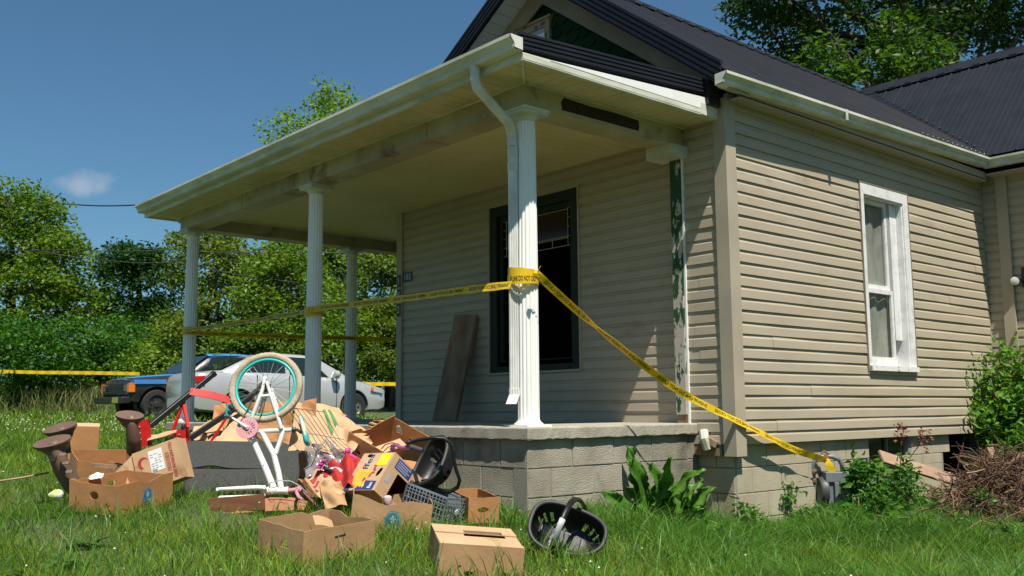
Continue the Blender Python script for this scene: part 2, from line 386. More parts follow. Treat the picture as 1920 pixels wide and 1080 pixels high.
wall('siding_wall', (HX, WY, 0), (-1, 0, 0), (0, 1, 0), HX, 0, 2.85)
wall('siding_wall', (LX, -3.95, 0), (1, 0, 0), (0, -1, 0), 3.1, -.3, 2.7)
wall('siding_wall', (LX+3.1, -3.95, 0), (0, 1, 0), (1, 0, 0), 3.95, -.3, 2.7)
wall('siding_wall', (HX, 0, 0), (0, 1, 0), (1, 0, 0), WY, -.3, 2.7)
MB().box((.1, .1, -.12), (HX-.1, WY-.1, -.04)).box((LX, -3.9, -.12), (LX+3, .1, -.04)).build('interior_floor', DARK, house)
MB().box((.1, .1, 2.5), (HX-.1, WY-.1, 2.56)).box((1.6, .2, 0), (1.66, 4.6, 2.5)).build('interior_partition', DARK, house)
# corner posts
m_ = MB().box((-.122, -.036, -.255), (-.088, .085, 2.62)).box((-.088, -.036, -.255), (.012, -.006, 2.66)); m_.build('corner_post', TRIMTAN, house)
m_ = MB().box((-.04, WY-.075, 0), (-.002, WY+.03, 2.46)).box((-.002, WY+.001, 0), (.06, WY+.03, 2.46)); m_.build('corner_post', TRIMTAN, house)
MB().box((LX-.028, -.02, -.17), (LX-.018, .0, 2.7)).box((LX-.05, -.30, -.35), (LX-.018, -.18, 2.7)).build('corner_post', TRIMTAN, house)
# front wall stub step beside the porch post
MB().box((-.09, .5, -.165), (.0, .515, 2.5)).build('wall_return', TRIMTAN, house)

# ---- foundation of blocks
def blocks(mb, O, U, N, length, ztop, n, bw=.405, bh=.2, th=.16, holes=(), seed=0, gap=.009):
    O, U, N = V(O), V(U), V(N); r = random.Random(seed)
    for k in range(n):
        zt = ztop - k*bh; u = -(bw/2 if k % 2 else 0)
        while u < length:
            a, b = max(u, 0)+gap/2, min(u+bw, length)-gap/2
            if b - a > .03 and not any(h[0]-.02 < (a+b)/2 < h[1]+.02 and h[2] < zt-bh/2 < h[3] for h in holes):
                o = r.uniform(-.003, .003); c = .004; P = []
                A, B = O+U*a+N*o, O+U*b+N*o
                for q, z in ((A, zt-bh+gap/2), (B, zt-bh+gap/2), (B, zt-gap/2), (A, zt-gap/2)): P.append(V((q.x, q.y, z)))
                Q = [P[0]-N*th, P[1]-N*th, P[2]-N*th, P[3]-N*th]
                cen = (P[0]+P[2])/2; PF = [p+(cen-p).normalized()*c for p in P]; P2 = [p-N*c for p in P]
                mb.add(PF+P2+Q, [(0, 1, 2, 3), (0, 4, 5, 1), (1, 5, 6, 2), (2, 6, 7, 3), (3, 7, 4, 0), (4, 8, 9, 5), (5, 9, 10, 6), (6, 10, 11, 7), (7, 11, 8, 4)], 0)
            u += bw
    # mortar core
    segs = [(0, length, ztop-n*bh, ztop)]
    th_ = (th-.02)
    X, Y = U, V((0, 0, 1)); s_ = 1 if X.cross(Y).dot(N) < 0 else -1
    mb.plate(rect(0, length, ztop-n*bh, ztop), [rect(*h) for h in holes], s_*th_, O - N*.007, X, Y, 1)
mb = MB(); blocks(mb, (-.03, .035, 0), (1, 0, 0), (0, -1, 0), LX+.03, -.15, 5, holes=[(1.98, 2.78, -.55, -.151), (3.49, 4.42, -.95, -.151)], seed=3)
mb.build('foundation_wall', [TANB, MORT], house)
mb = MB(); blocks(mb, (-.05, .62, 0), (0, -1, 0), (-1, 0, 0), .58, -.15, 5, seed=5); mb.build('foundation_wall', [TANB, MORT], house)
mb = MB(); blocks(mb, (LX+.02, .03, 0), (0, -1, 0), (-1, 0, 0), 3.9, -.3, 5, seed=6); mb.build('foundation_wall', [TANB, MORT], house)
# basement window
bw = MB().box((1.99, .06, -.50), (2.03, .10, -.17)).box((2.73, .06, -.50), (2.77, .10, -.17)).box((1.99, .055, -.54), (2.77, .11, -.50)).box((2.36, .06, -.50), (2.39, .10, -.17)).build('basement_window', mat('grey_frame', (.20, .19, .16), .6), house)
MB().box((2.0, .085, -.5), (2.76, .09, -.17)).build('pane', mat('black_pane', (.01, .012, .014), .1), bw)
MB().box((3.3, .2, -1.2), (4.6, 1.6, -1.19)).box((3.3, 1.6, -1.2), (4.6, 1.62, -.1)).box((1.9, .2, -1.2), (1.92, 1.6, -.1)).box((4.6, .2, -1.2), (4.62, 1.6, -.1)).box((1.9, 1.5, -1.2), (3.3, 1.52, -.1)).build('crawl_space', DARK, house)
# ---- porch: block base, slab
mb = MB(); blocks(mb, (-D-.132, Y1-.132, 0), (1, 0, 0), (0, -1, 0), D+.07, -.085, 4, bw=.43, seed=8)
mb.build('porch_foundation', [BLOCK, MORT], house)
mb = MB(); blocks(mb, (-D-.132, 6.7, 0), (0, -1, 0), (-1, 0, 0), 6.7-Y1+.132-.012, -.085, 4, bw=.43, seed=9); mb.build('porch_foundation', [BLOCK, MORT], house)
def slab(x0, x1, y0, y1):
    m = MB(); r = random.Random(4)
    pts = [(x0, y0), (x1, y0), (x1, y1), (x0, y1)]
    per = []
    for (a, b), (c, d) in zip(pts, pts[1:]+pts[:1]):
        L_ = math.hypot(c-a, d-b); k = max(2, int(L_/.04))
        for i in range(k): per.append((a+(c-a)*i/k, b+(d-b)*i/k))
    n = len(per); cx, cy = (x0+x1)/2, (y0+y1)/2; vs = []
    for (dz, ins) in ((-.085, .006), (-.08, 0), (-.012, 0), (-.003, .004), (0, .014)):
        for (a, b) in per:
            i2 = ins + r.uniform(-.0015, .0015)
            vs.append((a + (i2 if a < cx else -i2), b + (i2 if b < cy else -i2), dz + (r.uniform(-.006, .004) if dz < -.07 else 0)))
    fs = [(l*n+i, l*n+(i+1) % n, (l+1)*n+(i+1) % n, (l+1)*n+i) for l in range(4) for i in range(n)]
    fs += [tuple(4*n+i for i in range(n)), tuple(range(n))[::-1]]
    return m.add(vs, fs)
slab(-D-.165, -.02, Y1-.168, 6.78).build('porch_slab', CONC, house)
slab(-.015, 6, WY+.04, 6.78).build('porch_slab', CONC, house)
# rotten wood and pipe stub between slab and corner post
MB().beam((-.06, .12, -.21), (-.06, .48, -.21), .08, .09).beam((-.14, .30, -.10), (-.10, .16, -.17), .05, .05).build('sill_timber', RAWW, house)
MB().tube([(-.13, .27, -.06), (-.15, .25, -.12), (-.12, .24, -.2)], .038, 8).build('drain_stub', ALU, house)

# ---- columns
def column(x, y, zt=2.30, zb=0.0):
    sh = MB(); n = 16; vs = []; lv = [(zb+.03, .079), (zb+.06, .0775), (1.2, .0755), (zt-.075, .068)]
    seg = n*6
    for z, r0 in lv:
        for k in range(seg):
            ph = (k % 6); dd = (0, .0, -.0055, -.0075, -.0055, .0)[ph]
            t = 2*math.pi*k/seg; vs.append((x+(r0+dd)*math.cos(t), y+(r0+dd)*math.sin(t), z))
    fs = [(l*seg+i, l*seg+(i+1) % seg, (l+1)*seg+(i+1) % seg, (l+1)*seg+i) for l in range(len(lv)-1) for i in range(seg)]
    sh.add(vs, fs); o = sh.build('porch_column', COLW, house)
    b = MB().box((x-.115, y-.115, zb), (x+.115, y+.115, zb+.014)).lathe((x, y, zb+.014), (0, 0, 1), [(.105, 0), (.105, .008), (.088, .018), (.084, .03)], 32); b.build('column_base', COLW, o)
    c = MB().lathe((x, y, zt-.085), (0, 0, 1), [(.072, 0), (.08, .012), (.082, .02), (.098, .032), (.104, .042)], 32).box((x-.118, y-.118, zt-.044), (x+.118, y+.118, zt-.02)).box((x-.128, y-.128, zt-.02), (x+.128, y+.128, zt-.001)); c.build('column_capital', ALU, o)
    return o
column(-D, Y1); column(-D, Y2); column(-D, Y3); column(.445, Y3); column(4.0, Y3)
# ---- beams, ceiling, soffit, fascia
bm = MB().box((-D-.115, Y1-.115, 2.30), (-D+.115, Y3+.115, 2.452)); bm.build('porch_beam', BEAMM, house)
for yy in (1.6, 5.0): MB().box((-D-.1175, yy, 2.2985), (-D+.1165, yy+.004, 2.45)).build('beam_joint', mat('joint_line', (.1, .09, .06), .9), house)
MB().box((-D+.117, Y1-.115, 2.30), (-.0, Y1+.115, 2.452)).build('porch_beam', BEAMM, house)
MB().box((-D+.117, Y3-.115, 2.30), (6.2, Y3+.115, 2.452)).build('porch_beam', BEAMM, house)
MB().plate([(.02*math.sin(i*9.)*(1), 0) if False else (0, 0), (.85, 0), (.86, .03), (.855, .085), (.6, .095), (.3, .09), (.02, .1), (-.01, .06)], [], -.004, (-1.52, Y1-.117, 2.335), (1, 0, 0), (0, 0, 1)).build('bare_wood_patch', mat('rotten_wood', (.035, .02, .013), .9, col2=(.015, .01, .008), nscale=12, bump=.5), house)
MB().box((-.30, Y1-.15, 2.20), (-.085, Y1+.13, 2.2985)).build('beam_bracket', ALU, house)
# ceiling: v-grooved boards running away from the wall
def boards(x0, x1, y0, y1, z, w, along, m, name, d=.014, gap=.014):
    """separate boards in one mesh, long side along x or y"""
    mb = MB(); a = (y0 if along == 'x' else x0); e = (y1 if along == 'x' else x1); k = 0
    while a < e-1e-4:
        b = min(a+w, e); dz = .0012*math.sin(k*3.3)
        if along == 'x': prof = [(x0, x1)]; P = [(x0, a), (x1, a), (x1, b), (x0, b)]
        else: P = [(a, y0), (b, y0), (b, y1), (a, y1)]
        g = gap
        if along == 'x': I = [(x0, a+g), (x1, a+g), (x1, b-g*.2), (x0, b-g*.2)]
        else: I = [(a+g, y0), (b-g*.2, y0), (b-g*.2, y1), (a+g, y1)]
        vs = [(p[0], p[1], z+d) for p in P]+[(p[0], p[1], z+dz) for p in I]
        mb.add(vs, [(4, 7, 6, 5), (0, 1, 5, 4)[::-1], (1, 2, 6, 5)[::-1], (2, 3, 7, 6)[::-1], (3, 0, 4, 7)[::-1]]); a = b; k += 1
    return mb.build(name, m, house)
boards(-D+.115, -.0, Y1+.115, Y3-.12, 2.437, .062, 'x', CEILM, 'porch_ceiling', .009, .009)
boards(.0, 6.2, WY+.0, Y3-.12, 2.437, .062, 'y', CEILM, 'porch_ceiling', .009, .009)
EX = -2.215; EY = .065; EYF = 6.93
boards(EX, -D-.115, EY, EYF, 2.462, .10, 'x', SOFF, 'porch_soffit')
boards(-D-.11, .0, EY, Y1-.115, 2.462, .10, 'y', SOFF, 'porch_soffit')
boards(-D-.11, 6.2, Y3+.115, EYF, 2.462, .10, 'y', SOFF, 'porch_soffit')
MB().box((-D-.13, Y1-.118, 2.4525), (-D-.112, Y3+.1, 2.4615)).box((-D-.11, Y1-.13, 2.4525), (-.05, Y1-.112, 2.4615)).beam((EX, EY, 2.4555), (-D-.115, Y1-.115, 2.4555), .018, .006).build('soffit_channel', ALU, house)
MB().box((EX-.022, EY, 2.452), (EX, EYF, 2.60)).build('porch_fascia', ALU, house)
MB().box((EX-.022, EYF, 2.452), (6.2, EYF+.02, 2.60)).build('porch_fascia', ALU, house)
m_ = MB(); X0 = EX-.02
m_.plate([(0, 0), (2.16, 0), (2.16, .10), (0, .045)], [], .02, (X0, EY, 2.460), (1, 0, 0), (0, 0, 1))
m_.beam((X0, EY-.024, 2.475), (X0+2.13, EY-.024, 2.478), .016, .042, ch=.003).box((X0, EY-.030, 2.448), (X0+2.13, EY, 2.459))
m_.build('porch_fascia', ALU, house)
MB().plate([(.25, .0), (2.2, .0), (2.2, .105), (1.9, .098), (.3, .008)], [], .012, (X0, EY-.022, 2.499), (1, 0, 0), (0, 0, 1)).build('fascia_board', WHITE, house)
# ---- gutters
GP = [(0, 0), (.075, .0), (.085, .012), (.082, .035), (.105, .06), (.118, .072), (.118, .095), (.112, .095), (.108, .074), (.078, .04), (.078, .01), (.003, .004), (.003, .09), (0, .09)]
def gutter(p, q, out, name='gutter', zoff=0):
    p, q, out = V(p), V(q), V(out); pr = [(a, b) for a, b in GP]; mb = MB()
    mb.sweep([p, q], pr, out, V((0, 0, 1)))
    for e, s_ in ((p, 1), (q, -1)):
        d = (q-p).normalized()*s_
        vs = [e+out*a+V((0, 0, b)) for a, b in ((0, 0), (.075, .0), (.085, .012), (.082, .035), (.105, .06), (.118, .072), (.118, .095), (0, .09))]
        n = len(vs); vs2 = [v+d*.002 for v in vs]
        mb.add(vs+vs2, [tuple(range(n)), tuple(range(n, 2*n))[::-1]])
    return mb.build(name, ALU, house)
gutter((EX-.022, EY-.035, 2.508), (EX-.022, EYF+.03, 2.500), (-1, 0, 0))
SY = -.155
def gz(x): return 2.622+.022*(x+.45)
gutter((-.40, SY, gz(-.4)), (LX-.36, SY, gz(LX-.36)), (0, -1, 0))
gutter((LX-.24, SY-.02, gz(4.3)), (LX-.24, -4.2, gz(4.3)), (-1, 0, 0))
MB().box((1.34, SY-.121, gz(1.36)-.004), (1.375, SY, gz(1.36)+.0)).box((1.34, SY-.123, gz(1.36)), (1.375, SY-.117, gz(1.36)+.096)).build('gutter_joint', ALU, house)
# ---- soffit and fascia of the side eave
MB().box((-.07, SY, 2.60), (LX-.2, -.02, 2.61)).box((-.33, SY, 2.625), (LX-.2, SY+.02, 2.70)).build('eave_soffit', TRIMTAN, house)
MB().box((LX-.24, -4.1, 2.66), (LX-.02, SY, 2.675)).build('eave_soffit', TRIMTAN, house)
# ---- ribbed metal roofing
def roof(name, A, B, C_, D_, step=.23, m=ROOFM, minor=True):
    """A-B eave, D_-C_ ridge (D_ above A); ribs run up the slope"""
    A, B, C_, D_ = V(A), V(B), V(C_), V(D_); N = (B-A).cross(D_-A).normalized()
    if N.z < 0: N = -N
    L_ = (B-A).length; n = max(1, round(L_/step)); cs = []
    for i in range(n):
        for u, h in ((0, 0), (.03, .0), (.07, .014), (.10, .014), (.14, 0), (.40, 0), (.43, .002), (.47, .002), (.50, 0), (.68, 0), (.71, .002), (.75, .002), (.78, 0)): cs.append(((i+u)/n, h))
    cs.append((1, 0)); vs = []; k = len(cs)
    rows = 6
    for j in range(rows+1):
        v = j/rows
        for u, h in cs:
            e = A.lerp(B, u); r_ = D_.lerp(C_, u); vs.append(e.lerp(r_, v)+N*h)
    m2 = len(vs)
    vs += [v-N*.03 for v in (A, B, C_, D_)]
    fs = [(j*k+i, j*k+i+1, (j+1)*k+i+1, (j+1)*k+i) for j in range(rows) for i in range(k-1)] + [(m2, m2+3, m2+2, m2+1)]
    return mesh_obj(name, vs, fs, [m], house)
RY, RZ = 2.221, 4.60; OX = -.30
roof('main_roof', (OX, -.21, 2.752), (6.2, -.21, 2.752+.022*6.5), (6.2, RY, RZ), (OX, RY, RZ))
roof('main_roof', (6.2, -.21, 2.895), (HX+.3, -.21, 2.895), (HX+.3, RY, RZ), (6.2, RY, RZ))
roof('main_roof', (HX+.3, WY+.35, 2.90), (OX, WY+.35, 2.90), (OX, RY, RZ), (HX+.3, RY, RZ))
ERX = 6.22; EEX = LX-.30
roof('ell_roof', (EEX, -4.2, 2.86), (EEX, 2.2, 2.86), (ERX, 2.2, 4.60), (ERX, -4.2, 4.60))
roof('ell_roof', (8.1, 2.2, 2.86), (8.1, -4.2, 2.86), (ERX, -4.2, 4.60), (ERX, 2.2, 4.60))
def cap(name, p, q, a, b):
    p, q, a, b = V(p), V(q), V(a), V(b); mb = MB(); d = (q-p).normalized()
    mb.add([p+a, p+V((0, 0, .045)), p+b, q+a, q+V((0, 0, .045)), q+b], [(0, 3, 4, 1), (1, 4, 5, 2)])
    for s_ in (a, b):
        n = int((q-p).length/.23)
        for i in range(n):
            c = p + d*(i+.55)*.23 + s_; mb.beam(c - d*.045, c + d*.045, .02, .03)
    return mb.build(name, ROOFM, house)
cap('ridge_cap', (OX-.02, RY, RZ+.01), (6.2, RY, RZ+.01), (0, -.14, -.085), (0, .14, -.06))
cap('ridge_cap', (ERX, -4.2, RZ+.012), (ERX, 2.2, RZ+.012), (-.13, 0, -.10), (.13, 0, -.10))
mb = MB(); mb.add([V((EEX, -.21, 2.885)), V((EEX+.0, -.08, 2.93)), V((ERX, RY, RZ+.02)), V((ERX, RY-.14, RZ+.03))], [(0, 1, 2, 3)]); mb.build('valley_flashing', ROOFM, house)
mb = MB()
for i in range(20):
    u = (i+.5)/20; p = V((EEX, -.21, 2.90)).lerp(V((ERX, RY-.1, RZ+.03)), u); mb.lathe(p, (-.4, -.4, 1), [(.011, 0), (.011, .012), (.004, .016)], 6)
for i in range(16): mb.lathe((LX-1.75+i*.11, -.2, 2.842+.0024*i), (0, -.5, 1), [(.010, -.01), (.010, .010), (.004, .016)], 6)
for i in range(24): mb.lathe((EX-.05, 1.0+i*.245, 2.606), (0, 0, 1), [(.012, -.01), (.012, .012), (.004, .018)], 6)
mb.build('roof_screws', mat('screw', (.05, .05, .055), .4), house)
# rake trims: ribbed black bands
def rake(name, p, q, h, off, m=ROOFM):
    p, q = V(p), V(q); mb = MB(); d = (q-p).normalized(); up = V((0, 0, 1)); n = 4
    pr = []
    for i in range(n):
        a, b = -h*i/n, -h*(i+1)/n; pr += [(0, a), (0, a+(b-a)*.6), (-.012, a+(b-a)*.72), (-.012, b)]
    pr2 = [(x_*1, y_) for x_, y_ in pr] + [(-.035, -h), (-.035, 0)]
    return mb.sweep([p, q], pr2, V(off), up).build(name, m, house)
rake('rake_trim', (OX-.015, -.15, 2.857), (OX-.015, RY, RZ+.04), .21, (-1, 0, 0))
rake('rake_trim', (OX-.015, WY+.36, 2.92), (OX-.015, RY, RZ+.04), .21, (-1, 0, 0))
# underside of the gable overhang
def quadslab(mb, P, n, th, mi=0):
    P = [V(p) for p in P]; n = V(n)*th; return mb.add(P+[p+n for p in P], [(0, 1, 2, 3), (7, 6, 5, 4), (0, 4, 5, 1), (1, 5, 6, 2), (2, 6, 7, 3), (3, 7, 4, 0)], mi)
mb = MB(); n_ = 26
for i in range(n_):
    a, b = i/n_, (i+.93)/n_; y0_, y1_ = WY+.30, RY
    f = lambda t: (y0_+(y1_-y0_)*t, 2.935+(RZ-2.935)*t-.16)
    (ya, za), (yb, zb) = f(a), f(b)
    quadslab(mb, [(OX+.02, ya, za), (-.0, ya, za), (-.0, yb, zb), (OX+.02, yb, zb)], (0, 0, 1), .02)
mb.build('gable_soffit', WHITE, house)
mb = MB()
for i in range(n_):
    a, b = i/n_, (i+.93)/n_; f = lambda t: (-.20+(RY+.20)*t, 2.752+(RZ-2.752)*t-.15)
    (ya, za), (yb, zb) = f(a), f(b)
    quadslab(mb, [(OX+.02, ya, za), (-.0, ya, za), (-.0, yb, zb), (OX+.02, yb, zb)], (0, 0, 1), .02)
mb.build('gable_soffit', TRIMTAN, house)
# gable wall with fish-scale shingles
def ztop(y): return RZ-.13-(.737*(RY-y) if y < RY else .592*(y-RY))
mb = MB(); mb.plate([(0.02, 2.46), (WY, 2.46), (WY, ztop(WY)), (RY, ztop(RY)), (.02, ztop(.02))], [], .03, (.05, 0, 0), (0, 1, 0), (0, 0, 1), 0)
r = random.Random(2); row = 0; z = 2.66
while z < 4.5:
    y = .1 + (.075 if row % 2 else 0)
    while y < WY:
        if z + .15 < ztop(y)-.02 and not (2.13 < y < 2.74 and z > 3.2 and z < 4.0):
            w = .147; pts = [(y-w/2, z+.17), (y-w/2, z+.05)] + [(y+w/2*math.sin(t), z+.05-w*.42*math.cos(t)) for t in [R(-70), R(-45), R(-20), 0, R(20), R(45), R(70)]] + [(y+w/2, z+.05), (y+w/2, z+.17)]
            o = r.uniform(0, .004); n = len(pts)
            vs = [(.035-.022-o + .020*((b-z)/.17), a, b) for a, b in pts] + [(.047, a, b) for a, b in pts]
            mb.add(vs, [tuple(range(n))] + [(i, (i+1) % n, (i+1) % n+n, i+n)[::-1] for i in range(n)])
        y += .15
    z += .115; row += 1
mb.build('gable_wall', mat('green_shingle', (.012, .034, .012), .9, col2=(.008, .022, .008), nscale=5, spec=.15, island=.3), house)
# frieze boards under the rake
mb = MB(); mb.plate([(.02, ztop(.02)-.25), (RY, ztop(RY)-.25-.02), (RY, ztop(RY)-.01), (.02, ztop(.02)-.01)], [], -.02, (-.004, 0, 0), (0, 1, 0), (0, 0, 1)); mb.build('frieze_board', mat('tan_frieze', (.30, .24, .165), .8, col2=(.22, .16, .10), nscale=2, bump=.15, bscale=25), house)
mb = MB(); mb.plate([(RY+.001, ztop(RY)-.27), (WY, ztop(WY)-.25), (WY, ztop(WY)-.01), (RY+.001, ztop(RY)-.01)], [], -.02, (-.004, 0, 0), (0, 1, 0), (0, 0, 1)); mb.build('frieze_board', FRIEZE, house)
aw = MB().box((-.015, 2.13, 3.955), (.03, 2.74, 4.03)).box((-.012, 2.13, 3.2), (.03, 2.2, 3.955)).box((-.012, 2.67, 3.2), (.03, 2.74, 3.955)).box((-.03, 2.10, 4.03), (.03, 2.77, 4.055)).build('attic_window', mat('peeled_wood', (.36, .25, .14), .8, col2=(.13, .09, .06), nscale=10, lo=.5, hi=.56, bump=.4), house)
MB().box((.0, 2.2, 3.2), (.01, 2.67, 3.955)).build('pane', mat('grey_board', (.42, .42, .40), .6, col2=(.3, .3, .28)), aw)
MB().box((-.006, 2.2, 3.2), (-.001, 2.26, 3.90)).box((-.006, 2.26, 3.84), (-.001, 2.6, 3.90)).build('sash', WHITE, aw)
# porch roof
mb = MB()
PR0, PR1 = 2.598, 2.735
def pz(x): return PR0 + (PR1-PR0)*(x-EX)/(-EX)
mb.add([(EX-.05, EY-.02, pz(EX-.05)), (-.0, EY-.02, pz(0)), (-.0, WY+.02, pz(0)), (EX-.05, EYF+.05, pz(EX-.05)), (6.2, WY+.02, pz(0)), (6.2, EYF+.05, pz(EX-.05)),
        (EX-.05, EY-.02, pz(EX-.05)-.025), (-.0, EY-.02, pz(0)-.025), (-.0, WY+.02, pz(0)-.025), (EX-.05, EYF+.05, pz(EX-.05)-.025), (6.2, WY+.02, pz(0)-.025), (6.2, EYF+.05, pz(EX-.05)-.025)],
       [(0, 1, 2, 3), (3, 2, 4, 5), (6, 9, 8, 7), (9, 11, 10, 8), (0, 3, 9, 6), (3, 5, 11, 9), (0, 6, 7, 1)])
mb.build('porch_roof', ROOFM, house)
rake('rake_trim', (EX-.045, EY-.03, 2.640), (-.28, EY-.03, 2.757), .125, (0, -1, 0))
MB().box((-.28, EY-.07, 2.54), (-.13, EY+.05, 2.77)).build('rake_end_flashing', BLACKM, house)
MB().box((-.34, EY-.036, 2.452), (-.11, EY+.04, 2.545)).build('fascia_end', ALU, house)
# downspout: outlet, two elbows, corrugated rectangular pipe, kick-out
P0 = V((EX-.075, Y1-.04, 2.52)); s1 = 6.62
pp = [P0, P0+V((0, 0, -.10)), P0+V((.02, -.0, -.16)), V((-D-.165, Y1+.005, 2.18)), V((-D-.098, Y1+.042, 2.10)), V((-D-.094, Y1+.044, 2.03))]
ds = MB(); ds.tube(pp, [.036, .036, .037, .037, .037, .038], 10)
pr = []
for s_ in range(4):
    for u in np.linspace(0, 1, 9)[:-1]:
        a = (-.032+.064*u, -.024); c = {0: (a[0], a[1]), 1: (.032, -.024+.048*u), 2: (.032-.064*u, .024), 3: (-.032, .024-.048*u)}[s_]
        w = .0025*(1 if int(u*8) % 2 else -1); cx, cy = c
        pr.append((cx + (w if s_ in (1, 3) else 0)*(1 if s_ == 1 else -1), cy + (w if s_ in (0, 2) else 0)*(1 if s_ == 2 else -1)))
U_ = (RT*1).normalized(); U_.z = 0; W_ = V((0, 0, 1)).cross(U_)
a_ = V((-D-.094, Y1+.044, 2.05)); b_ = V((-D-.094, Y1+.044, .235)); ds.sweep([a_, b_], pr, U_, W_)
kd = (-U_*.5 - W_*.9).normalized()
ds.sweep([b_+V((0, 0, .03)), b_+V((0, 0, -.01)), b_+kd*.03+V((0, 0, -.05)), b_+kd*.05+V((0, 0, -.075))], [(a*1.12, b*1.2) for a, b in pr], U_, W_)
dso = ds.build('downspout', mat('spout_white', (.72, .72, .70), .4, col2=(.50, .50, .46), nscale=6, stretch=(1, 1, .4)), house)
for z in (2.0, 1.9): MB().sweep([V((a_.x, a_.y, z)), V((a_.x, a_.y, z-.055))], [(a*1.13, b*1.2) for a, b in pr], U_, W_).build('bracket', ALU, dso)
# ---- green peeling post at the wall
yp = on(1283, 560, 0, -.05).y
MB().box((-.13, yp-.052, .07), (-.02, yp+.052, 2.20)).build('porch_post', PEEL, house)
MB().box((-.12, yp-.048, -.02), (-.03, yp+.048, .069)).build('post_foot', RAWW, house)
MB().box((-.115, yp-.072, .0), (-.086, yp-.056, 2.2)).box((-.03, yp+.058, .0), (-.006, yp+.07, 2.2)).build('siding_channel', WHITE, house)
# ---- side window
x0, x1, z0, z1 = SWIN
def frame(mb, x0, x1, z0, z1, w, y0, y1, mi=0, bot=None, axis='x'):
    bot = w if bot is None else bot
    B = [((x0, z0), (x0+w, z1)), ((x1-w, z0), (x1, z1)), ((x0+w, z1-w), (x1-w, z1)), ((x0+w, z0), (x1-w, z0+bot))]
    for (a, c), (b, d) in B:
        if axis == 'x': mb.box((a, y0, c), (b, y1, d), mi)
        else: mb.box((y0, a, c), (y1, b, d), mi)
    return mb
wn = MB().box((x0, -.026, z0), (x0+.06, -.01, z1)).box((x1-.10, -.026, z0), (x1, -.01, z1)).box((x0+.06, -.026, z1-.105), (x1-.10, -.01, z1)).build('window', WHITEPLATE, house)
MB().box((x0+.045, -.012, z0+.03), (x0+.065, .13, z1-.09)).box((x1-.115, -.012, z0+.03), (x1-.085, .13, z1-.09)).box((x0+.065, -.012, z1-.115), (x1-.115, .13, z1-.09)).build('window_jamb', WHITEPLATE, wn)
MB().box((x0+.01, -.055, z0-.012), (x1-.01, .13, z0+.036)).build('window_sill', mat('chipped_sill', (.72, .71, .69), .5, col2=(.2, .19, .18), nscale=16, lo=.56, hi=.6), wn)
a, b = x0+.068, x0+.57; zm = z0+.80
s_ = frame(MB(), a, b+.055, zm-.02, z1-.12, .042, .055, .085).build('window_sash', WHITEPLATE, wn)
MB().box((a+.05, .068, zm+.03), (b+.012, .072, z1-.165)).build('pane', GLASS, wn)
s_ = frame(MB(), a, b+.055, z0+.04, zm-.022, .042, .03, .054, bot=.085).build('window_sash', WHITEPLATE, wn)
MB().box((a+.05, .040, z0+.125), (b+.005, .044, zm-.07)).build('pane', GLASS, wn)
MB().box((b+.057, .05, z0+.04), (b+.075, .09, z1-.12)).build('balance_strip', mat('grey_strip', (.35, .34, .33), .5), wn)
MB().box((b+.075, .118, z0+.04), (x1-.115, .122, z1-.12)).box((b+.10, .045, z0+.3), (x1-.118, .117, z1-.12)).build('gap_filler', WHITEPLATE, wn)
MB().grid(lambda u, v: (a-.05+(b-a+.2)*u, .10+.010*math.sin(u*22), z0+.03+(z1-z0-.1)*v), 30, 6).build('curtain', CURT, wn, smooth='all')
MB().box((x0-.012, -.03, z0-.02), (x0-.001, -.008, z1+.012)).box((x1+.001, -.03, z0-.02), (x1+.012, -.008, z1+.012)).box((x0, -.03, z1+.001), (x1, -.008, z1+.012)).build('siding_channel', mat('dark_tan', (.2, .17, .12), .6), wn)
# ---- front window
y0, y1, z0, z1 = FWIN
fw_ = frame(MB(), y0, y1, z0, z1, .018, -.03, .0, axis='y').build('window', TRIMTAN, house)
frame(MB(), y0+.019, y1-.019, z0+.019, z1-.019, .10, -.012, .02, axis='y', bot=.06).build('window_frame', GREEN, fw_)
frame(MB(), y0+.12, y1-.12, z0+.08, z1-.12, .055, .03, .06, axis='y').build('window_sash', GREEN, fw_)
za, zb_, ya, yb = 1.69, 2.06, y0+.135, y1-.135
ld = MB(); r_ = .0045
LE = mat('lead_came', (.40, .36, .24), .5, metal=.3)
def cm(p, q): ld.tube([(.045, *p), (.045, *q)], r_, 5)
ci = .085
for y_, s_ in ((ya, 1), (yb, -1)):
    yi = y_+s_*ci; cm((yi, za), (yi, zb_))
    for k in range(5): cm((y_, za+(zb_-za)*k/4), (yi, za+(zb_-za)*k/4))
cm((ya+ci, zb_-.012), (yb-ci, zb_-.012)); cm((ya+ci, za+.09), (yb-ci, za+.09)); cm((ya+ci, za+.075), (yb-ci, za+.075))
cm((ya+ci, za), (ya+ci+.45, za-.0)); cm((yb-ci-.25, za), (yb-ci, za))
for q in (.22, .47): cm((ya+ci+q, za), (ya+ci+q, za+.075))
ld.build('leaded_light', LE, fw_)
MB().box((.046, ya+ci, za+.09), (.048, yb-ci, zb_-.012)).build('transom_pane', mat('brown_glass', (.035, .012, .007), .15), fw_)
MB().box((.03, y0+.13, z0+.081), (.1, y1-.13, z0+.125)).build('window_sill', mat('worn_sill', (.05, .055, .045), .8, col2=(.12, .11, .09), nscale=20), fw_)
# house number
hp = MB().box((-.024, 4.49, 1.60), (-.017, 4.66, 1.715)).build('number_plate', mat('plate_black', (.012, .011, .018), .4), house)
MB().text('182', .10, lambda x, y: (-.0255, 4.575-x, 1.657+y)).build('number', DIGIT, hp)
mb = MB()
for ch, z in (('1', 1.62), ('8', 1.45), ('2', 1.28)):
    mb.box((-.046, WY-.06, z-.075), (-.041, WY+.015, z+.075), 1).text(ch, .11, lambda x, y, z=z: (-.0475, WY-.022-x, z+y))
mb.build('number_tiles', [DIGIT, mat('tile_dark', (.03, .03, .025), .5)], house)
